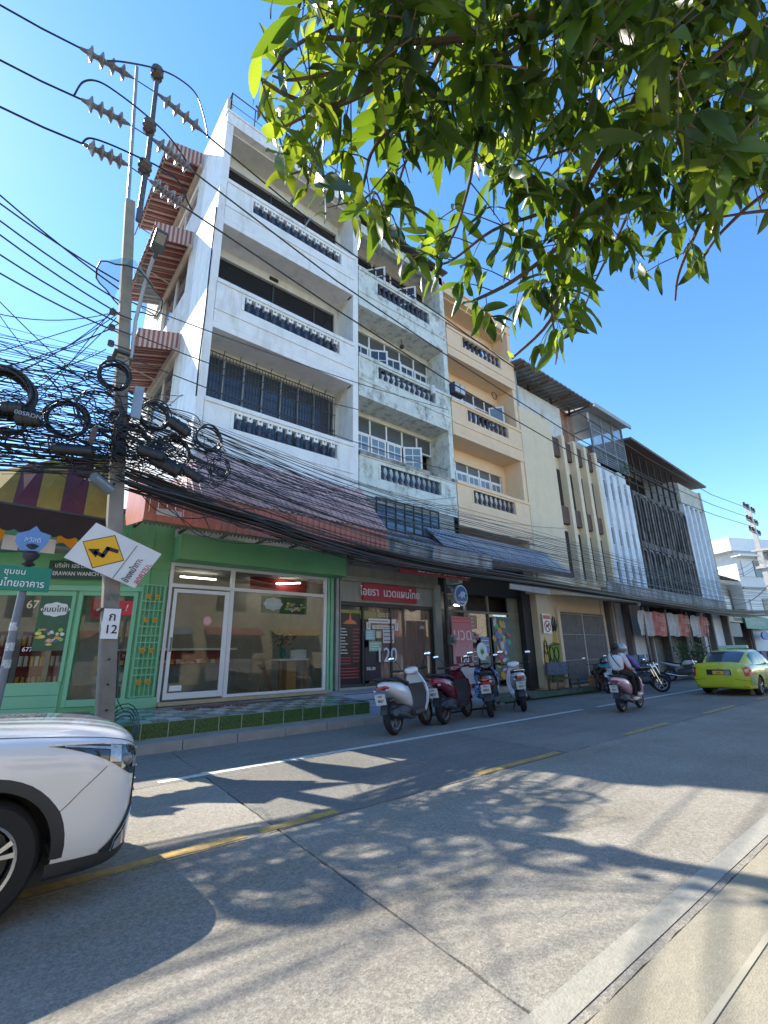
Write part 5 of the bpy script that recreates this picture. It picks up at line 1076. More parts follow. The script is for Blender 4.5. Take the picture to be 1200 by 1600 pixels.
# ------------------------------------------------------------------ high voltage insulator strings and wires
hv = ((125, 75, 208, 122), (126, 155, 203, 195), (130, 225, 200, 258)); hr = ((247, 147, 318, 207), (238, 217, 303, 269), (234, 282, 289, 324))
names = ('upper', 'middle', 'lower')
def string_(a, b, lab):
    th = thing('insulator_string', lab, 'insulator', tuple(a), group='insulator strings at the pole top')
    d = b-a; L_ = d.length; q_ = d.to_track_quat('Z', 'Y').to_matrix().to_4x4()
    MB().tube([(0, 0, 0), (0, 0, L_*.14), (0, 0, L_*.86), (0, 0, L_)], [.03, .055, .055, .025], 7).xf(q_).build('core', ins_m, th, smooth=50)
    for k in range(4): zc = L_*(.2+.2*k); MB().lathe([(.05, -.09), (.075, -.05), (.16, -.01), (.165, .02), (.06, .05), (.055, .1)], (0, 0, zc), n=12).xf(q_).build('disc', mat('insulator_disc', (.16, .14, .135), .22, var=.1), th, smooth=50)
for i in range(3):
    x0, y0, x1, y1 = hv[i]; a, b = P(x0, y0), P(x1, y1); string_(a, b, names[i]+' insulator string on the left side of the pole top')
    c, d = P(hr[i][0], hr[i][1], YP-.12), P(hr[i][2], hr[i][3], YP-.12); string_(c, d, names[i]+' insulator string on the right side of the pole top')
    w = MB().tube([b, c], .012, 4).build('steel_link', cable); tag(w, names[i]+' short steel wire joining the two insulator strings at the pole top', 'wire')
    l0 = P(0, (8, 94, 167)[i]); dd = (a-l0); far = a-dd*(30/dd.x); far.z += .6
    w = MB().tube([a, a.lerp(l0, .5)+Vector((0, 0, -.03)), l0, far], .022, 5).build('power_line', cable); tag(w, names[i]+' power line coming from the upper left to the pole top', 'power line', 'high voltage lines')
    z1 = (12.6, 11.75, 11.0)[i]; zs = [(2.1, d.z), (6.1, (13.35, 11.95, 10.95)[i]), (10.8, (13.0, 11.45, 10.42)[i]), (18.9, (12.35, 10.85, 9.9)[i]), (27, (11.95, 10.7, 9.85)[i]), (38, (11.95, 11.15, 10.4)[i]), (46.3, z1)]
    pts = [d]; 
    for k in range(len(zs)-1):
        for u in (.33, .66, 1): pts.append(Vector((zs[k][0]+(zs[k+1][0]-zs[k][0])*u, 9.25, zs[k][1]+(zs[k+1][1]-zs[k][1])*u)))
    w = MB().tube([pts[0]]+pts[3:], .022, 5).build('power_line', cable); tag(w, names[i]+' power line running from the pole top to the far right pole', 'power line', 'high voltage lines')
def curve(cp, n=8):
    out = []; cp = [cp[0]]+list(cp)+[cp[-1]]
    for i in range(1, len(cp)-2):
        p0, p1, p2, p3 = cp[i-1:i+3]
        for k in range(n): t_ = k/n; out.append(.5*((2*p1)+(p2-p0)*t_+(2*p0-5*p1+4*p2-p3)*t_*t_+(3*p1-p0-3*p2+p3)*t_**3))
    return out+[cp[-2]]
for i, pp in enumerate((((168, 95), (195, 97), (240, 106), (275, 120), (305, 145), (318, 180), (325, 215)), ((115, 150), (130, 128), (155, 128), (190, 150), (234, 185), (265, 215), (290, 250), (303, 272)), ((128, 224), (140, 216), (170, 225), (215, 245), (250, 262), (280, 285), (293, 315), (300, 328)))):
    w = MB().tube(curve([P(a, b, YP-.3+.03*k) for k, (a, b) in enumerate(pp)]), .02, 5).build('jumper_wire', cable); tag(w, names[i]+' looping black jumper wire bridging the insulator strings', 'wire')
# ------------------------------------------------------------------ telephone cables
q = random.Random(77)
def sagline(a, b, sag, n=20, jit=0):
    a, b = Vector(a), Vector(b); out = []
    for i in range(n+1):
        t_ = i/n; p = a.lerp(b, t_); p.z -= 4*sag*t_*(1-t_)
        if 0 < i < n and jit: p += Vector((0, q.uniform(-jit, jit), q.uniform(-jit, jit)))
        out.append(p)
    return out
def cab(pts, r, lab, cat='cable', grp=None, nm='telephone_cable', m_=None):
    o = MB().tube(pts, r, 4).build(nm, m_ or q.choice((cable, cable, cable, cable_b, cable_g))); tag(o, lab, cat, grp); return o
# right hand fan
for i in range(82):
    u = i/81
    low = i < 36
    if low: zs_, ze, zm = q.uniform(4.6, 5.0), q.uniform(3.55, 3.95), q.uniform(3.80, 4.02)
    else: zs_ = 4.9+1.75*((i-36)/45)+q.uniform(-.1, .1); ze = 3.7+1.8*((i-36)/45)+q.uniform(-.2, .2); zm = 3.95+1.75*((i-36)/45)+q.uniform(-.12, .12)
    y0 = YP+q.uniform(-.35, .15); ym = 9.2+q.uniform(-.22, .22)
    c = [Vector((PX(zs_)+q.uniform(-.1, .3), y0, zs_)), Vector((3.6, (y0+ym)/2, zs_-(zs_-zm)*.42+q.uniform(-.08, .08))), Vector((8+q.uniform(-1, 1), ym, zm+q.uniform(-.05, .12))), Vector((15, ym, zm-.08+q.uniform(-.06, .06))), Vector((25, ym, (zm+ze)/2-.12)), Vector((36, ym, ze-.1)), Vector((47.4, 9.15, ze+.3))]
    cab(curve(c, 4), q.choice((.005, .006, .008)) if not low else q.choice((.010, .014, .018)), ('black cable in the thick low bundle sagging in front of the awnings' if low else 'thin black cable in the fan sweeping right from the pole along the facades'), grp='telephone cables to the right of the pole')
for i in range(26):    # service drops to the facades
    zs_ = q.uniform(5.0, 6.6); tx = q.choice((8.3, 8.5, 12.9, 13.0, 17.8, 21, 25.2)); tz = q.uniform(4.7, 7.3)
    cab(sagline((PX(zs_), YP-.1, zs_), (tx, 11.15, tz), q.uniform(.2, .9), 14), .009, 'thin service cable slung from the pole to the front of the shophouses', grp='service cables to the shophouses')
# left hand fan, towards a pole out of view
for i in range(100):
    low = i < 32
    zs_ = q.uniform(4.7, 5.4) if low else 5.2+2.0*((i-32)/68)+q.uniform(-.15, .15)
    ze = zs_+q.uniform(-.1, .7) if low else zs_+q.uniform(-.3, .9)
    cab(sagline((PX(zs_)+q.uniform(-.1, .1), YP+q.uniform(-.25, .2), zs_), (-22, 9.2+q.uniform(-.6, .6), ze+.6), q.uniform(.6, 1.7), 18, .012), q.choice((.005, .006, .008)) if not low else q.choice((.008, .011, .014)), ('black cable in the low thick bundle left of the pole' if low else 'black cable in the upper spread of lines left of the pole'), grp='telephone cables to the left of the pole')
for i, (y0, y1) in enumerate(((305, 452), (318, 440), (345, 470), (367, 490), (398, 505), (427, 520))):
    a = P(0, y0); b = P(186, y1); dd = b-a; far = a-dd*(28/dd.x)
    cab([far]+sagline(a, b, .05, 6), .016, ('topmost', 'second', 'third', 'fourth', 'fifth', 'lowest')[i]+' of the bare low voltage lines reaching the pole from the upper left', 'power line', 'low voltage lines left of the pole', 'low_voltage_line')
for i, (p0, p1) in enumerate((((200, 470), (700, 640)), ((205, 520), (560, 640)), ((206, 560), (700, 735)))):
    cab(sagline(P(*p0), onY(*p1, 10.9), .15, 12), .012, ('upper', 'middle', 'lower')[i]+' thin cable crossing the white facade down to the right', 'cable', None, 'facade_cable')
for i in range(22):   # criss-crossing lines left
    a = P(q.uniform(-60, 0), q.uniform(440, 700), YP-q.uniform(-.3, .6)); b = P(q.uniform(150, 215), q.uniform(470, 700), YP-q.uniform(0, .3))
    cab(sagline(a, b, q.uniform(.02, .35), 10), .009, 'thin black wire criss-crossing the tangle left of the pole', grp='criss-crossing wires left of the pole')
# rack hardware
for i, z in enumerate((7.0, 7.35, 7.7, 8.05)):
    o = MB().cyl((PX(z)-.25, YP-.2, z), (PX(z)-.25, YP-.2, z+.09), .06, n=8).cyl((PX(z)-.3, YP-.2, z+.04), (PX(z)+.1, YP-.2, z+.04), .015, n=5).build('spool_insulator', insb, UP)
# coils
def coil(px_, py_, r_, lab, Y=YP-.3, n=7, tilt=0, thick=.014, sq=1.0):
    c = P(px_, py_, Y); rr = r_*(Vector(c)-EYE).dot(fwd)/FPX; mb = MB()
    for k in range(n):
        r1 = rr*q.uniform(.82, 1.0); oz = Vector((q.uniform(-.03, .03), q.uniform(-.07, .07), q.uniform(-.03, .03))); a1 = q.uniform(0, 6)
        mb.tube([c+oz+Vector((r1*math.cos(a), .05*math.sin(a+a1)+tilt*math.cos(a), r1*sq*math.sin(a)+.015*math.sin(3*a+a1))) for a in [2*PI*j/24 for j in range(25)]], thick, 5)
    o = mb.build('cable_coil', cable, smooth=True); tag(o, lab, 'cable coil', 'cable coils hung in the tangle'); return o
coil(105, 655, 30, 'round black cable coil hanging left of the pole against the sky', n=8)
coil(178, 588, 23, 'round black cable coil hung right in front of the pole above the tangle', n=8, Y=YP-.35)
coil(240, 650, 24, 'black cable coil just right of the pole beside the white wall', n=8)
coil(326, 685, 22, 'black cable coil against the white balcony front', n=6)
coil(343, 731, 17, 'small thin cable coil hanging over the pink tiled roof', n=4, thick=.011)
coil(8, 612, 40, 'big thick black cable coil at the left edge of the photo', n=14, thick=.022)
coil(12, 658, 24, 'black cable coil below the big one at the left edge', n=8, Y=YP-.4)
coil(272, 708, 26, 'thick black coil behind the long splice case', n=9, Y=YP-.1)
coil(205, 690, 28, 'untidy black coil wound round the pole inside the tangle', n=10, Y=YP-.3)
coil(340, 745, 13, 'tiny wire coil below the thin one over the pink roof', n=3, thick=.008)
coil(155, 640, 34, 'loose black coil left of the pole within the tangle', n=5, thick=.01)
# splice cases
def case(p0, p1, r_, lab, Y=YP-.4, m_=None):
    a, b = P(*p0, Y), P(*p1, Y-.1); d = b-a
    o = MB().tube([a, a+d*.06, a+d*.1, a+d*.9, a+d*.94, b], [r_*.35, r_*.4, r_, r_, r_*.4, r_*.35], 10).tube([a+d*.3, a+d*.36], r_*1.12, 10).tube([a+d*.64, a+d*.7], r_*1.12, 10).build('splice_case', m_ or mat('splice_black', (.018, .019, .022), .4, var=.2), smooth=40)
    tag(o, lab, 'splice case', 'cable splice cases'); return o
cs_ = case((22, 652), (66, 656), .14, 'black splice case with pale printed lettering at the far left')
text('lettering', '00SRDN', .1, mat('faint_print', (.35, .36, .38), .6), cs_, P(44, 648, YP-.62), rot=(PI/2, 0, 0))
case((235, 714), (285, 740), .13, 'long black splice case sloping right below the coils')
case((278, 728), (318, 752), .10, 'black splice case over the pink awning corner')
case((262, 655), (298, 680), .12, 'black splice case between the two coils right of the pole')
case((212, 700), (260, 716), .10, 'black splice case close to the right side of the pole', YP-.55)
case((75, 700), (150, 706), .08, 'long thin black splice case in the low bundle left of the pole')
case((0, 636), (40, 640), .11, 'black splice case above the printed one at the left edge')
bxm = mat('blue_grey_box', (.22, .27, .32), .4, var=.2)
o = MB().slab(P(212, 602, YP-.45), P(226, 606, YP-.45), P(219, 655, YP-.45), P(204, 650, YP-.45), .08).build('junction_box', bxm); tag(o, 'blue grey junction box strapped to the right of the pole', 'junction box')
o = MB().slab(P(137, 690, YP-.4), P(146, 665, YP-.4), P(153, 668, YP-.4), P(146, 694, YP-.4), .06).build('wooden_block', mat('old_brown_block', (.12, .08, .06), .8)); tag(o, 'small brown wooden block caught in the bundle left of the pole', 'block')
# the matted tangle nobody could count
mb = MB()
for i in range(140):
    cx = q.choice((q.gauss(185, 32), q.gauss(100, 60), q.gauss(250, 32), q.uniform(0, 190))); cy = 700+q.gauss(0, 22)+(cx-195)*.14
    if q.random() < .3: cy -= q.uniform(0, 80)
    p = P(cx, cy, YP-q.uniform(-.15, .5)); cp = [p]
    for k in range(4): p = p+Vector((q.uniform(-.6, .6), q.uniform(-.12, .12), q.gauss(0, .16))); cp.append(p)
    mb.tube(curve(cp, 4), q.choice((.005, .007, .010, .013)), 4)
for i in range(40):
    c = P(q.uniform(60, 330), 700+q.gauss(0, 18), YP-.2); r_ = q.uniform(.12, .4); a0 = q.uniform(0, 6); ln = q.uniform(2, 5)
    mb.tube([c+Vector((r_*math.cos(a0+ln*k/10), q.uniform(-.03, .03), r_*.8*math.sin(a0+ln*k/10)*q.uniform(.9, 1.1))) for k in range(11)], .01, 4)
o = mb.build('cable_tangle', cable, kind='stuff'); tag(o, 'matted mass of black cables knotted around the pole above the signs', 'cable tangle')
# drooping loops over the awning
for i, pp in enumerate((((215, 765), (250, 800), (310, 810), (380, 795), (398, 800), (385, 825), (360, 815), (345, 800)), ((230, 770), (290, 815), (340, 845), (420, 848), (480, 835)), ((260, 780), (300, 830), (330, 835), (312, 790), (330, 775)), ((420, 810), (470, 845), (510, 862), (560, 868)))):
    cab(curve([P(a, b, YP+(.25 if i < 4 else -.3)) for a, b in pp], 6), .010, ('looped loose cable over the pink fascia near its left end', 'loose cable drooping along the lower edge of the pink fascia', 'narrow cable loop dangling over the pink fascia', 'loose cable drooping over the right part of the pink fascia')[i], nm='loose_cable')
# ------------------------------------------------------------------ address sign pole
AP = thing('address_sign_pole', 'grey pole with a green address sign and small blue sign, at the left edge', 'sign pole', (.30, 9.35, 0))
MB().cyl((-.02, 0, 0), (.03, 0, 2.95), .055, n=10).build('post', mat('grey_post', (.17, .18, .20), .5), AP); MB().lathe([(.04, 0), (.1, .03), (.05, .08), (.11, .14), (.13, .2), (.06, .25), (.12, .33), (.02, .4)], (.03, 0, 3.0), n=12).build('finial', dsteel, AP, True)
sgn = MB().box(-1.35, -.09, 2.60, .35, -.055, 2.98).build('address_sign', green_sg, AP, bevel=.006)
text('lettering', 'ชุมชน', .12, wtxt, sgn, (-.12, -.095, 2.89)); text('lettering', 'หมู่บ้านไทยอาคาร', .155, wtxt, sgn, (-.16, -.095, 2.71), bold=.002, sx=.84)
MB().prism([(-.20, 3.50), (-.05, 3.57), (.03, 3.66), (.10, 3.57), (.25, 3.53), (.22, 3.40), (.14, 3.25), (-.12, 3.24), (-.20, 3.37)], 'y', -.07, -.05).build('small_blue_sign', mat('sky_blue_sign', (.12, .25, .50), .4), AP); text('lettering', 'สวัสดี', .1, mat('pale_blue_letter', (.58, .68, .85), .4), AP, (.02, -.075, 3.42))
for z in (2.0, 1.7, 1.45): MB().lathe([(.058, 0), (.058, .12)], (.01, 0, z), n=10).build('sticker', mat('sticker_white', (.5, .5, .5), .6, var=.4, scale=30), AP)
# ------------------------------------------------------------------ smooth lofted surfaces for vehicles
def cr_(p0, p1, p2, p3, t_): return .5*((2*p1)+(p2-p0)*t_+(2*p0-5*p1+4*p2-p3)*t_*t_+(3*p1-p0-3*p2+p3)*t_**3)
class Surf:
    def __init__(s, tab): s.t = [[Vector((x, y, z)) for y, z in zip(ys, zs)] for x, ys, zs in tab]; s.n = len(s.t); s.m = len(s.t[0])
    def row(s, i, v):
        r_ = s.t[max(0, min(s.n-1, i))]; k = min(int(v), s.m-2); f_ = v-k; g = lambda j: r_[max(0, min(s.m-1, j))]
        return cr_(g(k-1), g(k), g(k+1), g(k+2), f_)
    def at(s, u, v):
        k = min(int(u), s.n-2); f_ = u-k; return cr_(s.row(k-1, v), s.row(k, v), s.row(k+1, v), s.row(k+2, v), f_)
    def nrm(s, u, v, out=1):
        e = .02; u0, u1 = max(0, u-e), min(s.n-1, u+e); v0, v1 = max(0, v-e), min(s.m-1, v+e)
        n_ = (s.at(u1, v)-s.at(u0, v)).cross(s.at(u, v1)-s.at(u, v0))
        n_ = n_.normalized() if n_.length > 1e-9 else Vector((1, 0, 0)); c = Vector((s.at(u, v).x*.6-.3, 0, .6))
        return n_ if n_.dot(s.at(u, v)-c) > 0 else -n_
    def body(s, du=5, dv=4):
        rings = []
        for i in range((s.n-1)*du+1):
            h = [s.at(i/du, j/dv) for j in range((s.m-1)*dv+1)]
            rings.append([tuple(p) for p in h]+[(p.x, -p.y, p.z) for p in h[-2:0:-1]])
        return MB().loft(rings)
    def patch(s, u0, u1, lo, hi, off=.005, nu=12, nv=5, side=1, th=.0):
        vs = []; fs = []
        for i in range(nu+1):
            u = u0+(u1-u0)*i/nu; a = lo(i/nu) if callable(lo) else lo; b = hi(i/nu) if callable(hi) else hi
            for j in range(nv+1):
                v = a+(b-a)*j/nv; p = s.at(u, v)+s.nrm(u, v)*off; vs.append((p.x, p.y*side, p.z))
        for i in range(nu):
            for j in range(nv): k = i*(nv+1)+j; fs.append((k, k+1, k+nv+2, k+nv+1))
        return vs, fs
    def line(s, pts, off=.002, side=1, n=8):
        out = []
        for i in range(len(pts)-1):
            for k in range(n+(i == len(pts)-2)):
                f_ = k/n; u = pts[i][0]+(pts[i+1][0]-pts[i][0])*f_; v = pts[i][1]+(pts[i+1][1]-pts[i][1])*f_; p = s.at(u, v)+s.nrm(u, v)*off; out.append((p.x, p.y*side, p.z))
        return out
def cut_arches(mb, name, mt, parent, xs, r_, zc, w, dm):
    """build the body, open round wheel arches in its sides and line them with dark wells"""
    o = mb.build(name, mt, parent, smooth=35); me = o.data; bm = bmesh.new(); bm.from_mesh(me)
    for x in xs:
        rad = lambda v: math.hypot(v.co.x-x, v.co.z-zc)
        dl = [f for f in bm.faces if all(rad(v) < r_+.012 and abs(v.co.y) > w*.55 for v in f.verts)]
        bmesh.ops.delete(bm, geom=dl, context='FACES')
        for v in bm.verts:
            if abs(v.co.y) > w*.55 and rad(v) < r_+.05 and any(len(e.link_faces) == 1 for e in v.link_edges):
                k = r_/max(rad(v), .01); v.co.x = x+(v.co.x-x)*k; v.co.z = max(zc+(v.co.z-zc)*k, .15)
    bm.to_mesh(me); bm.free()
    for x in xs:
        for s_ in (-1, 1):
            rings = [[(x+r_*1.01*math.cos(a), s_*(w-d_), zc+r_*1.01*math.sin(a)) for d_ in (.025, .32)] for a in [R(-4)+R(188)*k/20 for k in range(21)]]
            m_ = MB()
            for i in range(20): m_.quad(rings[i][0], rings[i+1][0], rings[i+1][1], rings[i][1])
            m_.add([(x+r_*1.01*math.cos(2*PI*k/20), s_*(w-.32), zc+r_*1.01*math.sin(2*PI*k/20)) for k in range(20)], [tuple(range(20))]).build('wheel_well', dm, parent)
    return o
def yat(sf_, x, z):
    best = (9, 0)
    for iu in range((sf_.n-1)*8+1):
        u = iu/8
        if abs(sf_.at(u, 2).x-x) > .09: continue
        for iv in range(8, (sf_.m-2)*8):
            p = sf_.at(u, iv/8); d_ = (p.x-x)**2+(p.z-z)**2
            if d_ < best[0]: best = (d_, p.y)
    return best[1]
tyre_m = mat('tyre', (.014, .014, .015), .75, var=.2, bump=.2, bscale=40); dkpl = mat('dark_plastic', (.028, .030, .033), .55, var=.1)
chrome = mat('chrome', (.75, .75, .76), .12, 1, var=.02); alloy = mat('alloy', (.55, .56, .57), .25, .9, var=.03)
red_gl = mat('red_lens', (.45, .01, .015), .15, var=.05, coat=1); clear_l = mat('lens_clear', (.45, .47, .48), .08, .3, var=.3, scale=20, coat=1)
def wheel(root, x, y, r_, w, side, spokes=5, rimm=None, rr=.66):
    s_ = side
    t = MB().lathe([(r_*rr, -w/2), (r_*.9, -w/2), (r_*.98, -w*.36), (r_, -w*.18), (r_, w*.18), (r_*.98, w*.36), (r_*.9, w/2), (r_*rr, w/2), (r_*rr, -w/2)], (0, 0, 0), 'y', 40).build('wheel', tyre_m, root, smooth=40, loc=(x, y, r_))
    mb = MB(); yo = s_*w*.36
    mb.lathe([(r_*rr, -w*.42), (r_*rr, w*.42), (r_*(rr-.05), w*.40), (r_*(rr-.07), 0), (r_*(rr-.05), -w*.40), (r_*rr, -w*.42)], (0, 0, 0), 'y', 32)
    for k in range(spokes):
        a = 2*PI*k/spokes+.3
        for da in ((-.16, .16) if spokes == 5 else (0,)):
            a2 = a+da; u_ = Vector((math.cos(a), 0, math.sin(a))); v_ = Vector((math.cos(a2), 0, math.sin(a2)))
            mb.tube([u_*r_*.1+Vector((0, yo*.75, 0)), (u_*.4+v_*.6)*r_*.4+Vector((0, yo*1.05, 0)), v_*r_*(rr-.04)+Vector((0, yo, 0))], [.028, .026, .034], 4, flat=.6)
    mb.lathe([(0, -.01), (r_*.17, -.01), (r_*.15, .012), (0, .015)], (0, yo*1.05, 0), 'y', 16)
    mb.build('rim', rimm or alloy, t, smooth=35)
    MB().lathe([(0, 0), (r_*(rr-.1), 0), (r_*(rr-.1), .02), (0, .02)], (0, yo*.2, 0), 'y', 20).build('brake_disc', dsteel, t)
    return t
# ------------------------------------------------------------------ white SUV
SU = thing('white_suv', 'front half of a white SUV with dark wheel arch trim entering at the left edge', 'car', (.13, 5.0, 0), R(1))
wp = mat('white_car_paint', (.74, .75, .76), .22, var=.01, coat=1)
tab = [
 (.935, (0, .38, .46, .50, .48, .40, .21, 0), (.34, .34, .41, .58, .74, .82, .845, .85)),
 (.912, (0, .56, .66, .70, .68, .58, .30, 0), (.23, .23, .33, .57, .78, .88, .92, .93)),
 (.83, (0, .67, .79, .83, .815, .70, .36, 0), (.19, .19, .30, .57, .81, .93, .975, .985)),
 (.68, (0, .75, .87, .895, .885, .755, .38, 0), (.18, .18, .30, .58, .845, .965, 1.015, 1.025)),
 (.40, (0, .80, .91, .925, .915, .78, .39, 0), (.19, .19, .32, .60, .89, 1.0, 1.05, 1.06)),
 (0, (0, .80, .92, .935, .92, .79, .40, 0), (.20, .20, .34, .62, .93, 1.03, 1.07, 1.08)),
 (-.5, (0, .80, .91, .925, .91, .80, .40, 0), (.20, .20, .34, .64, .96, 1.06, 1.10, 1.11)),
 (-.95, (0, .80, .90, .915, .90, .81, .41, 0), (.20, .20, .34, .64, .98, 1.08, 1.12, 1.13)),
 (-2.0, (0, .80, .90, .915, .90, .82, .42, 0), (.20, .20, .34, .64, 1.0, 1.06, 1.08, 1.08)),
 (-3.2, (0, .78, .90, .915, .90, .80, .40, 0), (.22, .22, .36, .66, 1.0, 1.06, 1.08, 1.08)),
 (-3.55, (0, .6, .74, .78, .74, .6, .3, 0), (.35, .35, .42, .68, .95, 1.02, 1.04, 1.04))]
tab = [(x_, ys_, tuple(z_+(.055*(min(1, (j_-3)/2)) if j_ > 3 and x_ > -1.1 else 0) for j_, z_ in enumerate(zs_))) for x_, ys_, zs_ in tab]
sf = Surf(tab)
cut_arches(sf.body(14, 9), 'body', wp, SU, (0, -2.68), .425, .37, .93, black)
sg = Surf([(-.62, (.80, .76, .70, .45, 0), (1.02, 1.06, 1.09, 1.11, 1.115)), (-1.15, (.80, .74, .64, .45, 0), (1.0, 1.22, 1.40, 1.45, 1.46)), (-1.6, (.80, .74, .62, .42, 0), (1.0, 1.34, 1.60, 1.65, 1.665)), (-2.4, (.80, .74, .61, .42, 0), (1.0, 1.36, 1.62, 1.675, 1.69)), (-3.1, (.80, .74, .60, .40, 0), (1.0, 1.34, 1.56, 1.63, 1.645)), (-3.5, (.78, .70, .60, .4, 0), (1.0, 1.15, 1.25, 1.3, 1.31))])
sg.body(5, 4).build('cabin', wp, SU, smooth=35)
cgl = mat('car_glass', (.012, .015, .016), .04, spec=.8)
def P_(o_, *a, **k): v_, f_ = o_.patch(*a, **k); return v_, f_
def addp(mb, sfx, *a, both=True, **k):
    for s_ in ((1, -1) if both else (-1,)): mb.add(*sfx.patch(*a, side=s_, **k))
    return mb
mb = MB(); addp(mb, sg, .12, 1.5, 2.0, 4.0, off=.006); mb.build('windscreen', cgl, SU, smooth=True)
mb = MB(); addp(mb, sg, 1.0, 2.2, .35, 1.85, off=.006); addp(mb, sg, 2.3, 3.3, .35, 1.85, off=.006); mb.build('side_window', cgl, SU, smooth=True)
hl = lambda t_: 3.95-.55*math.sin(PI*min(1, t_*1.05)) if t_ < .95 else 3.72
hh = lambda t_: 4.02+.42*min(1, (1-t_)*1.6)*0+ .34*min(1, t_*2.2)
for s_ in (-1, 1):
    lo = lambda t_: 4.36-.22*(1-t_)-.66*math.sin(PI*t_**.62)*(1-.3*t_) ; hi = lambda t_: 4.38+.20*(1-t_)**.5
    h = MB().add(*sf.patch(.55, 4.25, lo, hi, off=.004, nu=20, nv=6, side=s_)).build('headlight', mat('headlight_dark', (.03, .033, .036), .05, spec=.8, coat=1), SU, smooth=True)
    mb = MB(); mb.tube(sf.line([(.55, hi(0)), (1.5, hi(.26)), (2.5, hi(.53)), (3.4, hi(.77)), (4.25, 4.36)], .006, s_), .006, 5)
    mb.add(*sf.patch(1.0, 1.7, lambda t_: lo(.2)+.16, lambda t_: lo(.2)+.52, off=.009, nu=5, nv=4, side=s_)); mb.add(*sf.patch(2.5, 2.95, lambda t_: lo(.55)+.10, lambda t_: hi(.55)-.06, off=.009, nu=4, nv=4, side=s_))
    mb.add(*sf.patch(2.9, 4.0, lambda t_: 4.31-.04*(1-t_), lambda t_: 4.37, off=.010, nu=6, nv=2, side=s_)); mb.build('reflector', clear_l, h, smooth=True)
    c = sf.at(2.15, 4.0)+sf.nrm(2.15, 4.0)*.003; MB().ball((c.x, c.y*s_, c.z), (.045, .03, .045), 14, 9).build('projector_lens', mat('projector', (.10, .13, .17), .03, spec=1, coat=1), h, True)
    fg = MB().add(*sf.patch(.9, 2.9, lambda t_: 1.5, lambda t_: 3.1-1.1*t_, off=.008, nu=10, nv=5, side=s_)).build('fog_lamp_housing', dkpl, SU, smooth=True)
    MB().add(*sf.patch(1.3, 2.3, lambda t_: 1.85, lambda t_: 2.6-.5*t_, off=.014, nu=6, nv=3, side=s_)).build('fog_lamp', clear_l, fg, smooth=True)
    MB().tube(sf.line([(1.2, 2.75), (2.35, 2.2), (2.45, 1.85)], .014, s_), .004, 5).build('chrome_trim', chrome, fg)
    sk = MB().add(*sf.patch(.4, 4.02, 1.0, lambda t_: 2.0-.1*t_, off=.007, nu=16, nv=4, side=s_)); sk.add(*sf.patch(5.95, 9.0, 1.0, 2.2, off=.007, nu=10, nv=4, side=s_)); sk.build('lower_cladding', dkpl, SU, smooth=True)
    for xw in (0, -2.68):
        mb = MB(); rings = []
        for k in range(25):
            a = R(-6)+(PI+R(12))*k/24; dx, dz = math.cos(a), math.sin(a); r0, r1 = .41, .485
            yo = (max(yat(sf, xw+dx*r1, max(.3, .37+dz*r1)), yat(sf, xw+dx*r0, max(.3, .37+dz*r0)))+.008)*s_
            rings.append([(xw+dx*r0, yo-s_*.10, .37+dz*r0), (xw+dx*r0, yo+s_*.002, .37+dz*r0), (xw+dx*(r0+r1)/2, yo+s_*.006, .37+dz*(r0+r1)/2), (xw+dx*r1, yo-s_*.012, .37+dz*r1), (xw+dx*r1, yo-s_*.10, .37+dz*r1)])
        mb.loft(rings).build('arch_trim', dkpl, SU, smooth=40)
        wheel(SU, xw, s_*.80, .365, .235, s_)
    mb = MB(); mb.tube(sf.line([(1.15, 4.62), (2, 4.72), (3, 4.78), (4.2, 4.80), (6.6, 4.86)], .0, s_), .0035, 4); mb.tube(sf.line([(3.0, 3.8), (3.55, 3.35), (4.0, 2.9)], .0, s_), .0028, 4); mb.build('panel_gap', black, SU)
    mb = MB(); c = (-.75, .98*s_, 1.12); mb.ball((-.72, 1.02*s_, 1.16), (.10, .12, .08), 12, 8); mb.build('wing_mirror', wp, SU, True)
    MB().tube(sf.line([(6.9, .9), (6.9, 4.2)], 0, s_), .003, 4).tube(sf.line([(8.0, 1.2), (8.0, 4.2)], 0, s_), .003, 4).build('panel_gap', black, SU)
mb = MB(); addp(mb, sf, 0, 1.25, 2.6, 4.3, off=.006, nu=8); mb.build('grille', black, SU, smooth=True)
mb = MB()
for v_ in (2.75, 3.1, 3.45, 3.8): 
    for s_ in (-1, 1): mb.tube(sf.line([(0, v_), (1.1, v_)], .012, s_), .006, 4)
mb.build('grille_bar', chrome, SU)
MB().box(.935, -.26, .40, .95, .26, .52).build('number_plate', wsign, SU)
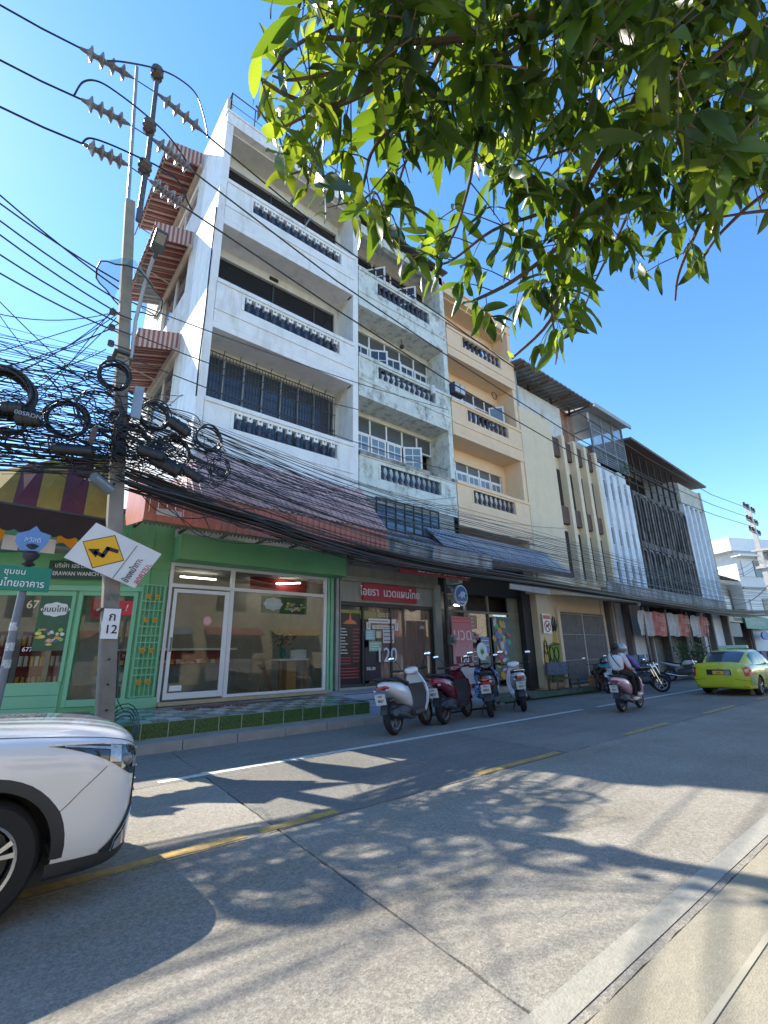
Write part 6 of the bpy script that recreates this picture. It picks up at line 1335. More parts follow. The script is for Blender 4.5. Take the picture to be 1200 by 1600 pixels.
# ------------------------------------------------------------------ lime taxi seen from behind
TX = thing('lime_taxi', 'lime yellow taxi sedan driving away at the right edge', 'car', (19.35+2.25, 5.62, 0), R(-1.5))
tp = mat('lime_paint', (.52, .56, .02), .25, var=.02, coat=.8); tp2 = mat('pale_green_paint', (.30, .42, .20), .3, var=.04, coat=.6)
tt = [
 (-2.25, (0, .30, .40, .44, .42, .36, .18, 0), (.36, .36, .44, .60, .76, .84, .87, .875)),
 (-2.21, (0, .55, .68, .73, .71, .62, .31, 0), (.28, .28, .37, .58, .83, .96, 1.0, 1.005)),
 (-2.10, (0, .68, .79, .83, .81, .70, .35, 0), (.23, .23, .34, .58, .87, 1.01, 1.045, 1.05)),
 (-1.85, (0, .74, .84, .865, .85, .72, .36, 0), (.22, .22, .34, .58, .88, 1.01, 1.035, 1.04)),
 (-1.3, (0, .75, .85, .875, .86, .76, .38, 0), (.20, .20, .33, .58, .89, .99, 1.0, 1.0)),
 (-.5, (0, .75, .85, .875, .86, .77, .38, 0), (.20, .20, .33, .58, .88, .96, .97, .97)),
 (.6, (0, .75, .85, .875, .86, .77, .38, 0), (.20, .20, .33, .58, .87, .95, .97, .97)),
 (1.1, (0, .75, .85, .87, .85, .74, .37, 0), (.20, .20, .33, .57, .84, .92, .96, .97)),
 (1.7, (0, .72, .82, .85, .82, .70, .35, 0), (.20, .20, .32, .55, .76, .83, .86, .87)),
 (2.1, (0, .6, .7, .74, .70, .58, .3, 0), (.22, .22, .32, .52, .66, .73, .76, .77)),
 (2.25, (0, .3, .4, .44, .4, .33, .18, 0), (.35, .35, .40, .50, .58, .63, .65, .66))]
tf = Surf(tt); cut_arches(tf.body(12, 8), 'body', tp, TX, (-1.25, 1.32), .345, .31, .87, black)
tg = Surf([(-1.80, (.68, .62, .55, .35, 0), (.98, 1.0, 1.01, 1.03, 1.04)), (-1.35, (.74, .69, .60, .40, 0), (.95, 1.10, 1.24, 1.29, 1.30)), (-.95, (.76, .71, .60, .42, 0), (.94, 1.18, 1.38, 1.435, 1.445)), (-.3, (.76, .71, .59, .42, 0), (.93, 1.2, 1.42, 1.475, 1.485)), (.3, (.76, .71, .58, .40, 0), (.93, 1.17, 1.37, 1.42, 1.43)), (1.15, (.72, .66, .6, .4, 0), (.93, .95, .97, .98, .985))])
tg.body(5, 4).build('cabin', tp, TX, smooth=35)
mb = MB(); addp(mb, tg, .18, 1.62, 2.35, 4.0, off=.006); mb.build('rear_window', mat('taxi_glass', (.05, .07, .09), .06, spec=.8), TX, smooth=True)
mb = MB(); addp(mb, tg, 1.25, 2.55, .35, 1.85, off=.006); addp(mb, tg, 2.65, 3.9, .35, 1.85, off=.006); mb.build('side_window', cgl, TX, smooth=True)
for s_ in (-1, 1):
    l = MB().add(*tf.patch(.9, 3.4, lambda t_: 3.15+.2*t_, lambda t_: 4.5-.4*t_, off=.006, nu=8, nv=5, side=s_)).build('tail_light', red_gl, TX, smooth=True)
    MB().add(*tf.patch(1.1, 1.9, 3.6, 3.95, off=.010, nu=5, nv=3, side=s_)).build('reverse_lamp', clear_l, l, smooth=True)
    for xw in (-1.25, 1.32): wheel(TX, xw, s_*.76, .31, .19, s_)
    MB().add(*tf.patch(.9, 1.8, 1.5, 1.68, off=.005, nu=6, nv=2, side=s_)).build('bumper_reflector', red_gl, TX)
    MB().ball((.95, .98*s_, 1.0), (.08, .12, .07), 10, 7).build('wing_mirror', tp, TX, True)
    MB().tube(tf.line([(2.2, 4.1), (3.6, 4.7)], 0, s_), .004, 4).tube(tf.line([(4.9, 1.2), (4.9, 4.3)], 0, s_), .004, 4).tube(tf.line([(6, 1.2), (6, 4.3)], 0, s_), .004, 4).build('panel_gap', black, TX)
mb = MB(); addp(mb, tf, 0, 2.3, 2.62, 2.68, off=.003); mb.build('bumper_seam', black, TX)
mb = MB(); mb.box(-2.262, -.36, .66, -2.235, .36, .84); mb.build('plate_recess', black, TX, bevel=.01)
o = MB().box(-2.275, -.17, .68, -2.263, .17, .80).build('number_plate', mat('taxi_plate', (.75, .42, .03), .5, var=.05), TX); text('lettering', 'ทษ 1234'.replace(' 1234', ''), .1, ktxt, o, (-2.28, 0, .74), rot=(PI/2, 0, -PI/2))
MB().box(-2.277, -.33, .67, -2.266, -.19, .81).build('sticker', clear_l, TX)
MB().lathe([(0, 0), (.04, 0), (.03, .012), (0, .015)], (-2.255, 0, .90), 'x', 12).build('badge', chrome, TX)
MB().box(-.35, -.45, 1.50, -.15, .45, 1.62).build('roof_sign', mat('roof_sign_pale', (.38, .55, .48), .35, var=.05), TX, bevel=.03)
mb = MB(); mb.add(*tf.patch(2.0, 3.2, 2.2, 3.3, off=.004, nu=6, nv=4, side=-1)); mb.add(*tf.patch(5.0, 6.2, 2.2, 3.8, off=.004, nu=6, nv=4, side=-1)); mb.build('pale_green_panel', tp2, TX, smooth=True)
# ------------------------------------------------------------------ scooters and motorcycles
def ering(x, zc, ry, rz_, n=14, y=0, tilt=0): return [(x+tilt*math.sin(2*PI*k/n)*rz_, y+ry*math.copysign(abs(math.cos(2*PI*k/n))**.8, math.cos(2*PI*k/n)), zc+rz_*math.copysign(abs(math.sin(2*PI*k/n))**.8, math.sin(2*PI*k/n))) for k in range(n)]
plate_m = mat('plate_white', (.62, .62, .60), .5, var=.1, scale=30)
def bike_wheel(root, x, r_=.27, w=.10, rimm=None):
    t = MB().lathe([(r_*.7, -w*.4), (r_*.88, -w/2), (r_, -w*.15), (r_, w*.15), (r_*.88, w/2), (r_*.7, w*.4), (r_*.7, -w*.4)], (0, 0, 0), 'y', 26).build('wheel', tyre_m, root, smooth=40, loc=(x, 0, r_))
    mb = MB().lathe([(r_*.7, -w*.35), (r_*.7, w*.35), (r_*.64, w*.3), (r_*.64, -w*.3), (r_*.7, -w*.35)], (0, 0, 0), 'y', 22)
    for k in range(6): a = PI*k/3; mb.tube([(0, 0, 0), (r_*.66*math.cos(a), 0, r_*.66*math.sin(a))], .016, 4)
    mb.lathe([(0, -.05), (.05, -.05), (.05, .05), (0, .05)], (0, 0, 0), 'y', 10).build('rim', rimm or mat('bike_rim', (.22, .22, .23), .4, .6), t)
def mirrors(root, x, z, m_):
    for s_ in (-1, 1):
        MB().tube([(x, s_*.22, z), (x+.02, s_*.27, z+.12), (x, s_*.36, z+.22)], .008, 5).build('mirror_stalk', dkpl, root)
        o = MB().ball((x-.01, s_*.40, z+.24), (.018, .075, .045), 10, 7).build('mirror', dkpl, root, True); MB().ball((x-.022, s_*.40, z+.24), (.010, .068, .038), 10, 7).build('mirror_glass', mat('mirror_glass', (.75, .85, .88), .05, 1, var=.01), o, True)
def scooter(label, pos, rz, paint, accent=None, lean=.0, seatm=None, plate=True, retro=False, group='parked motorbikes', label2=None):
    accent = accent or dkpl; seatm = seatm or black
    g = thing('scooter', label, 'scooter', pos, rz, group); g.rotation_euler = (lean, 0, rz); g.scale = (1.18,)*3 if group[0] == 'p' else (1, 1, 1)
    bike_wheel(g, .63); bike_wheel(g, -.60, .27, .12)
    MB().loft([ering(-.93, .80, .04, .03), ering(-.86, .80, .10, .06), ering(-.68, .75, .16, .12), ering(-.42, .68, .185, .17), ering(-.18, .60, .175, .19), ering(-.04, .52, .13, .17), ering(.02, .46, .08, .10)]).build('rear_body', paint, g, smooth=50)
    MB().loft([ering(-.80, .875, .07, .02), ering(-.70, .885, .13, .035), ering(-.50, .875, .155, .05), ering(-.30, .835, .15, .05), ering(-.10, .80, .13, .045), ering(.0, .77, .06, .03)]).build('seat', seatm, g, smooth=50)
    MB().tube([(-.62, .15, .86), (-.84, .15, .90), (-.95, .09, .91), (-.97, 0, .915), (-.95, -.09, .91), (-.84, -.15, .90), (-.62, -.15, .86)], .014, 6).build('grab_rail', alloy if retro else dkpl, g, smooth=True)
    MB().box(-.06, -.17, .27, .40, .17, .33).loft([ering(-.1, .30, .15, .07), ering(.1, .27, .17, .05), ering(.38, .29, .17, .05)]).build('floorboard', accent, g)
    n = 9; sh = []
    for (x_, z_, w_) in ((.34, .28, .17), (.40, .42, .21), (.42, .58, .24), (.40, .75, .22), (.36, .90, .15), (.34, .98, .10)):
        sh.append([(x_+.05*(1-((k-4)/4)**2)+.03, w_*(k-4)/4, z_) for k in range(n)]+[(x_+.05*(1-((k-4)/4)**2)-.02, w_*(k-4)/4*.96, z_) for k in range(n-1, -1, -1)])
    MB().loft(sh).build('front_shield', paint, g, smooth=40)
    MB().loft([[(x_-.026, w_*.86*(k-4)/4, z_) for k in range(9)]+[(x_-.05, w_*.80*(k-4)/4, z_) for k in range(8, -1, -1)] for x_, z_, w_ in ((.38, .33, .17), (.43, .45, .21), (.44, .60, .23), (.41, .78, .20))]).build('inner_panel', accent, g, smooth=40)
    MB().loft([ering(.44, .50, .05, .10), ering(.50, .60, .09, .14), ering(.50, .80, .07, .10)]).build('nose_cover', paint, g, smooth=50)
    MB().loft([ering(.40, .98, .05, .05), ering(.36, 1.0, .13, .075), ering(.29, 1.01, .15, .07), ering(.24, 1.0, .09, .04)]).build('handlebar_cowl', paint, g, smooth=50)
    MB().tube([(.22, .35, 1.03), (.30, .20, 1.02), (.32, 0, 1.0), (.30, -.20, 1.02), (.22, -.35, 1.03)], .016, 6).build('handlebar', dkpl, g)
    for s_ in (-1, 1): MB().tube([(.28, s_*.23, 1.022), (.21, s_*.37, 1.03)], .022, 7).tube([(.31, s_*.22, 1.03), (.28, s_*.37, 1.02)], .007, 4).build('grip', black, g)
    mirrors(g, .30, 1.03, paint)
    MB().loft([[(.63+.30*math.cos(a), y_, .27+.30*math.sin(a)) for y_ in (-.065, 0, .065)]+[(.63+.285*math.cos(a), y_, .27+.285*math.sin(a)) for y_ in (.06, -.06)] for a in [R(15)+R(150)*k/8 for k in range(9)]]).build('front_fender', paint, g, smooth=50)
    for s_ in (-1, 1): MB().tube([(.63, s_*.08, .27), (.50, s_*.08, .62)], .022, 6).build('fork_leg', steel, g)
    MB().loft([ering(-.75, .33, .05, .06), ering(-.60, .33, .10, .10), ering(-.35, .34, .13, .13), ering(-.12, .34, .12, .11), ering(0, .34, .08, .06)]).build('engine', dsteel, g, smooth=50)
    MB().tube([(-.05, -.14, .22), (-.25, -.17, .22), (-.45, -.19, .28), (-.82, -.19, .36)], [.02, .025, .05, .055], 9).build('exhaust', dsteel, g, smooth=50)
    MB().loft([[(-.60+.31*math.cos(a), y_, .29+.31*math.sin(a)) for y_ in (-.07, 0, .07)]+[(-.60+.295*math.cos(a), y_, .29+.295*math.sin(a)) for y_ in (.06, -.06)] for a in [R(95)+R(75)*k/6 for k in range(7)]]).build('rear_fender', dkpl, g)
    MB().loft([ering(-.955, .765, .06, .02), ering(-.90, .77, .105, .035), ering(-.83, .755, .125, .03)]).build('tail_light', red_gl, g, smooth=50)
    for s_ in (-1, 1): MB().ball((-.90, s_*.12, .72), (.03, .035, .025), 8, 6).build('indicator', clear_l, g, True)
    if plate:
        o = MB().slab((-.93, .10, .50), (-.93, -.10, .50), (-.97, -.10, .67), (-.97, .10, .67), .006).build('number_plate', plate_m, g)
        text('lettering', '1กบ', .05, ktxt, o, (-.970, 0, .635), rot=(PI/2+.24, 0, -PI/2)); text('lettering', '4827', .06, ktxt, o, (-.953, 0, .56), rot=(PI/2+.24, 0, -PI/2))
    MB().tube([(-.25, .12, .25), (-.30, .22, .02)], .012, 5).build('side_stand', dsteel, g)
    return g
def at_rear(x, y, a, d=.71): return (x+d*math.cos(a), y+d*math.sin(a), 0)
pw = mat('scooter_white', (.72, .73, .74), .25, var=.02, coat=1); pm = mat('scooter_maroon', (.16, .012, .035), .22, var=.05, coat=1); pbk = mat('scooter_black', (.02, .02, .022), .2, coat=1)
a = R(20); scooter('white scooter parked nearest the camera, left of the maroon one', at_rear(6.62, 7.72, a), a, pw, mat('brown_grey_plastic', (.07, .055, .055), .5), lean=-.12)
a = R(20); scooter('maroon and black scooter, second from the left in the parked row', at_rear(8.35, 8.0, a), a, pm, lean=-.10)
a = R(36); g3 = scooter('black scooter with a red tail, third from the left in the parked row', at_rear(10.0, 7.98, a), a, pbk, lean=-.10)
MB().loft([ering(-.88, .70, .07, .03), ering(-.75, .68, .14, .05), ering(-.5, .64, .17, .06)]).build('red_side_panel', redpaint, g3)
a = R(40); scooter('white retro scooter with round rear body, rightmost of the four by the steps', at_rear(11.55, 8.1, a), a, pw, pw, lean=-.08, retro=True)
o = MB()
for k in range(10): 
    q_ = random.Random(k); o.ball((11.05+.7*q_.random()*.8, 8.75+.5*q_.random(), .45+.6*q_.random()), (.28*q_.uniform(.6, 1), .25*q_.uniform(.6, 1), .26), 9, 6)
bm_ = bpy.data.materials.new('printed_raincover'); bm_.use_nodes = True; t = bm_.node_tree; tc = N(t, 'ShaderNodeTexCoord'); nz = N(t, 'ShaderNodeTexNoise', Scale=5.0, Detail=3.0, Distortion=2.0); t.links.new(tc.outputs['Object'], nz.inputs[0])
rp = N(t, 'ShaderNodeValToRGB'); e = rp.color_ramp.elements; e[0].position = .42; e[0].color = (.01, .02, .14, 1); e[1].position = .5; e[1].color = (.04, .12, .40, 1); n_ = e.new(.56); n_.color = (.45, .62, .68, 1); n_ = e.new(.62); n_.color = (.02, .04, .2, 1)
t.links.new(nz.outputs[0], rp.inputs[0]); t.links.new(rp.outputs[0], t.nodes['Principled BSDF'].inputs['Base Color']); t.nodes['Principled BSDF'].inputs['Roughness'].default_value = .3
o = o.build('rain_cover', bm_, smooth=True); tag(o, 'crumpled blue and white printed plastic cover between the black and white scooters', 'plastic cover')
m_ = o.modifiers.new('r', 'REMESH'); m_.mode = 'VOXEL'; m_.voxel_size = .035; m_.use_smooth_shade = True
def motorbike(label, pos, rz, tank, frame, group='parked motorbikes', lean=-.1):
    g = thing('motorcycle', label, 'motorcycle', pos, rz, group); g.rotation_euler = (lean, 0, rz)
    bike_wheel(g, .68, .30, .09); bike_wheel(g, -.62, .30, .12)
    MB().loft([ering(-.98, .92, .03, .02), ering(-.80, .86, .09, .05), ering(-.5, .78, .12, .09), ering(-.15, .72, .12, .10)]).build('tail', tank, g, smooth=50)
    MB().loft([ering(-.85, .92, .06, .02), ering(-.55, .86, .12, .04), ering(-.2, .80, .13, .04), ering(.02, .84, .08, .02)]).build('seat', black, g, smooth=50)
    MB().loft([ering(-.05, .80, .07, .05), ering(.10, .86, .13, .11), ering(.30, .88, .13, .12), ering(.42, .86, .06, .06)]).build('fuel_tank', tank, g, smooth=50)
    MB().loft([ering(-.30, .42, .10, .12), ering(-.05, .42, .14, .18), ering(.25, .45, .12, .16), ering(.36, .45, .06, .08)]).build('engine', dsteel, g, smooth=50)
    MB().tube([(-.62, .10, .30), (-.10, .12, .45), (.35, .08, .80), (.42, 0, .9)], .028, 6).tube([(-.62, -.10, .30), (-.10, -.12, .45), (.35, -.08, .80), (.42, 0, .9)], .028, 6).build('frame', frame, g)
    for s_ in (-1, 1): MB().tube([(.68, s_*.08, .30), (.42, s_*.09, .98)], .022, 6).build('fork_leg', chrome, g)
    MB().tube([(.20, .36, 1.04), (.36, .18, 1.04), (.40, 0, 1.0), (.36, -.18, 1.04), (.20, -.36, 1.04)], .015, 6).build('handlebar', black, g); mirrors(g, .34, 1.04, tank)
    MB().ball((.52, 0, .90), (.08, .09, .09), 10, 7).build('headlamp', chrome, g, True)
    MB().tube([(.1, -.13, .25), (-.3, -.16, .25), (-.85, -.17, .36)], [.025, .03, .05], 8).build('exhaust', chrome, g, smooth=50)
    MB().loft([ering(-1.0, .88, .04, .015), ering(-.95, .88, .07, .025)]).build('tail_light', red_gl, g); MB().slab((-.98, .09, .60), (-.98, -.09, .60), (-1.0, -.09, .75), (-1.0, .09, .75), .006).build('number_plate', plate_m, g)
    MB().loft([[(.68+.33*math.cos(a), y_, .30+.33*math.sin(a)) for y_ in (-.06, 0, .06)]+[(.68+.32*math.cos(a), 0, .30+.32*math.sin(a))] for a in [R(40)+R(110)*k/6 for k in range(7)]]).build('front_fender', tank, g)
    return g
tm_ = mat('bike_teal', (.01, .22, .27), .3, coat=.6)
g5 = motorbike('black and orange motorcycle with a teal jacket on its seat, by the white drum', (18.6, 9.35, 0), R(40), pbk, mat('bike_orange', (.45, .07, .02), .4))
o = MB().loft([ering(-.5, .9, .2, .06), ering(-.3, .93, .24, .10), ering(-.05, .92, .22, .10), ering(.1, .86, .1, .05)]).loft([ering(-.25, .55, .03, .2), ering(-.1, .62, .05, .28), ering(.1, .58, .04, .26)]).xf(Matrix.Translation((18.6, 9.35, 0)) @ Matrix.Rotation(R(40), 4, 'Z') @ Matrix.Translation((0, -.06, .02))).build('teal_jacket', tm_, smooth=True); tag(o, 'teal jacket draped over the seat of the black and orange motorcycle', 'jacket')
def helmet(c, r_, m1, m2, root=None, visor=True, face=0.0):
    h = MB().ball(c, (r_*1.12, r_*.95, r_), 18, 12).build('helmet', m1, root, True)
    d = Vector((math.cos(face), math.sin(face), 0)); MB().ball(Vector(c)+d*r_*.42+Vector((0, 0, -.01)), (r_*.78, r_*.80, r_*.5), 14, 9).build('visor', m2, h, True); return h
o = helmet((18.45, 9.15, 1.12), .15, pbk, wsign, face=R(20)); tag(o, 'black full face helmet resting on the teal jacket', 'helmet')
motorbike('dark motorcycle parked right of the pink scooter, nearest the traffic', (19.4, 8.3, 0), R(-60), pbk, dsteel)
motorbike('dark motorcycle parked behind another, before the dark open bay', (20.6, 8.9, 0), R(-62), mat('bike_grey', (.12, .12, .13), .3), dsteel)
motorbike('farthest dark motorcycle of the row, nearest the faded banners', (22.2, 9.3, 0), R(-65), pbk, chrome)
motorbike('white and grey motorcycle standing by the post near the potted shrub', (26.8, 9.3, 0), R(-70), mat('bike_white', (.5, .5, .5), .3), dsteel)
# ------------------------------------------------------------------ the pink scooter with two riders
pk = mat('scooter_pink', (.66, .42, .50), .25, var=.02, coat=1)
RID = (13.62, 6.18, 0); RZ = R(4)
scooter('pale pink scooter carrying two people along the road', RID, RZ, pk, pk, group='moving scooter')
def skin_mesh(name, joints, edges, m_, parent, sub=2):
    me = bpy.data.meshes.new(name); ks = list(joints); me.from_pydata([joints[k][0] for k in ks], [(ks.index(a), ks.index(b)) for a, b in edges], []); me.materials.append(m_)
    o = bpy.data.objects.new(name, me); COL.objects.link(o); o.parent = parent; sm = o.modifiers.new('skin', 'SKIN'); sm.use_smooth_shade = True
    sv = me.skin_vertices[0].data
    for i, k in enumerate(ks): r_ = joints[k][1]; sv[i].radius = r_ if isinstance(r_, tuple) else (r_, r_); sv[i].use_root = (i == 0)
    s2 = o.modifiers.new('s', 'SUBSURF'); s2.levels = s2.render_levels = sub
    dg = bpy.context.evaluated_depsgraph_get(); dg.update(); m2 = bpy.data.meshes.new_from_object(o.evaluated_get(dg)); o.modifiers.clear(); o.data = m2; m2.name = name
    m2.polygons.foreach_set('use_smooth', [True]*len(m2.polygons)); return o
skinm = mat('skin', (.42, .24, .16), .55, var=.04)
def rider(label, x, lean, hand_x, hand_z, hand_y, shirt, sleeve, trous, shoe, foot_x, foot_z, head='hair', girl=True, seat_z=.90):
    g = thing('person', label, 'person', RID, RZ)
    sx = x+lean; sw = .165 if girl else .185
    J = {'pelvis': ((x, 0, seat_z+.08), (.10, .10)), 'waist': ((x+lean*.35, 0, seat_z+.24), (.085, .08)), 'chest': ((x+lean*.8, 0, seat_z+.42), (.10, .085)), 'neck': ((sx+.01, 0, seat_z+.54), .048), 'head0': ((sx+.03, 0, seat_z+.60), (.062, .068)), 'head1': ((sx+.035, 0, seat_z+.68), (.075, .088)), 'head2': ((sx+.03, 0, seat_z+.735), (.058, .062))}
    E = [('pelvis', 'waist'), ('waist', 'chest'), ('chest', 'neck'), ('neck', 'head0'), ('head0', 'head1'), ('head1', 'head2')]
    for s_, n_ in ((1, 'l'), (-1, 'r')):
        sh = Vector((sx, s_*sw, seat_z+.50)); hd = Vector((hand_x, s_*hand_y, hand_z)); mid = sh.lerp(hd, .5)+Vector((-.05, s_*.07, -.10))
        hip = Vector((x+.04, s_*.10, seat_z+.06)); kn = Vector((x+.40, s_*.17, seat_z-.02)); an = Vector((foot_x, s_*.17, foot_z+.07)); to = an+Vector((.17, s_*.02, -.05))
        J.update({'sh'+n_: (tuple(sh), .048), 'el'+n_: (tuple(mid), .040), 'wr'+n_: (tuple(hd.lerp(mid, .18)), .026), 'pa'+n_: (tuple(hd), (.034, .018)), 'hip'+n_: (tuple(hip), .07), 'kn'+n_: (tuple(kn), .05), 'an'+n_: (tuple(an), .038), 'to'+n_: (tuple(to), (.04, .028))})
        E += [('chest', 'sh'+n_), ('sh'+n_, 'el'+n_), ('el'+n_, 'wr'+n_), ('wr'+n_, 'pa'+n_), ('pelvis', 'hip'+n_), ('hip'+n_, 'kn'+n_), ('kn'+n_, 'an'+n_), ('an'+n_, 'to'+n_)]
    body = skin_mesh('body', J, E, skinm, g)
    for s_ in (1, -1):
        hd = Vector((hand_x, s_*hand_y, hand_z)); fm = MB()
        for k in range(4): b = hd+Vector((.01, s_*(-.024+.016*k), .0)); l = (.060, .070, .066, .052)[k]; fm.tube([b, b+Vector((l*.5, 0, .008)), b+Vector((l*.8, 0, -.015)), b+Vector((l*.7, 0, -.035))], [.009, .009, .008, .006], 6)
        b = hd+Vector((0, -s_*.03, 0)); fm.tube([b, b+Vector((.025, -s_*.012, -.01)), b+Vector((.045, -s_*.004, -.025))], [.011, .010, .007], 6)
        fm.build('fingers', skinm, body, True)
    gr_ = lambda k, f_: (J[k][0], tuple(v_*f_ for v_ in (J[k][1] if isinstance(J[k][1], tuple) else (J[k][1],)*2)))
    T_ = {'pelvis': ((x, 0, seat_z+.06), (.175, .155)), 'waist': ((x+lean*.35, 0, seat_z+.24), (.155, .135)), 'chest': ((x+lean*.8, 0, seat_z+.40), (.185, .14)), 'nk': ((sx, 0, seat_z+.52), (.10, .085)), 'sl': ((sx, .14, seat_z+.49), .085), 'sr': ((sx, -.14, seat_z+.49), .085)}; TE = [('pelvis', 'waist'), ('waist', 'chest'), ('chest', 'nk'), ('chest', 'sl'), ('chest', 'sr')]
    skin_mesh('shirt', T_, TE, shirt, g)
    for n_ in 'lr':
        el = Vector(J['el'+n_][0]); wr = Vector(J['wr'+n_][0]); k_ = {'c': (tuple(Vector(J['chest'][0]).lerp(Vector(J['sh'+n_][0]), .6)), .085), 's': gr_('sh'+n_, 1.45), 'e': gr_('el'+n_, 1.6), 'w': (tuple(el.lerp(wr, .85)), .038)}
        skin_mesh('sleeve', k_, [('c', 's'), ('s', 'e'), ('e', 'w')], sleeve, g)
        an = Vector(J['an'+n_][0]); skin_mesh('trouser_leg', {'p': ((x-.02, 0, seat_z+.05), (.15, .145)), 'h': gr_('hip'+n_, 1.5), 'k': gr_('kn'+n_, 1.45), 'a': (tuple(an+Vector((-.0, 0, .03))), .065)}, [('p', 'h'), ('h', 'k'), ('k', 'a')], trous, g)
        to = Vector(J['to'+n_][0]); MB().loft([[(an.x-.06+d_, an.y+w_*math.cos(b_), max(foot_z-.02, an.z-.06)+.04+h_*math.sin(b_)) for b_ in [2*PI*j/10 for j in range(10)]] for d_, w_, h_ in ((0, .035, .04), (.06, .045, .05), (.15, .048, .038), (.23, .04, .028), (.26, .02, .015))]).build('shoe', shoe, g, True)
    hc = Vector(J['head1'][0])
    MB().ball(hc+Vector((.088, .03, -.0)), .011, 7, 5).ball(hc+Vector((.088, -.03, 0)), .011, 7, 5).build('eye', ktxt, body, True); MB().ball(hc+Vector((.098, 0, -.03)), (.014, .012, .02), 7, 5).build('nose', skinm, body, True); MB().ball(hc+Vector((.090, 0, -.065)), (.008, .022, .006), 7, 4).build('mouth', mat('lips', (.35, .10, .09), .5), body, True)
    for s_ in (1, -1): MB().ball(hc+Vector((-.0, s_*.082, -.02)), (.018, .01, .028), 7, 5).build('ear', skinm, body, True)
    if head == 'hair':
        hm = MB(); hm.ball(hc+Vector((-.018, 0, .022)), (.102, .096, .105), 16, 11); hm.loft([ering(hc.x-.05, hc.z-.02, .08, .05), ering(hc.x-.09, hc.z-.10, .085, .09), ering(hc.x-.10, hc.z-.16, .06, .05)]); hm.build('hair', mat('black_hair', (.012, .010, .010), .45, var=.3, scale=40), g, True)
    else: helmet(hc+Vector((-.01, 0, .035)), .135, mat('helmet_silver', (.32, .34, .36), .2, .4, coat=1), pbk, g)
    return g
blk_c = mat('black_cloth', (.012, .012, .014), .85, var=.2)
rider('person with black hair in a white shirt riding pillion on the pink scooter', -.50, .03, -.02, 1.02, .14, mat('white_shirt', (.66, .68, .70), .85, var=.04, bump=.2, bscale=12), mat('white_shirt', (1, 1, 1)), blk_c, wsign, -.02, .25, seat_z=.92)
pg = kids(bpy.data.objects['person'])
sxm = MB().tube([(-.50, .13, 1.50), (-.63, .06, 1.38), (-.66, -.02, 1.25), (-.62, -.12, 1.10)], .013, 4).build('bag_strap', blk_c, bpy.data.objects['person'])
rider('person in a silver helmet, red vest and purple blue sleeves steering the pink scooter', -.14, .08, .24, 1.06, .31, mat('red_vest', (.42, .03, .03), .8, var=.1), mat('purple_sleeve', (.16, .12, .42), .8, var=.35, scale=9), blk_c, wsign, .26, .34, head='helmet', seat_z=.87)
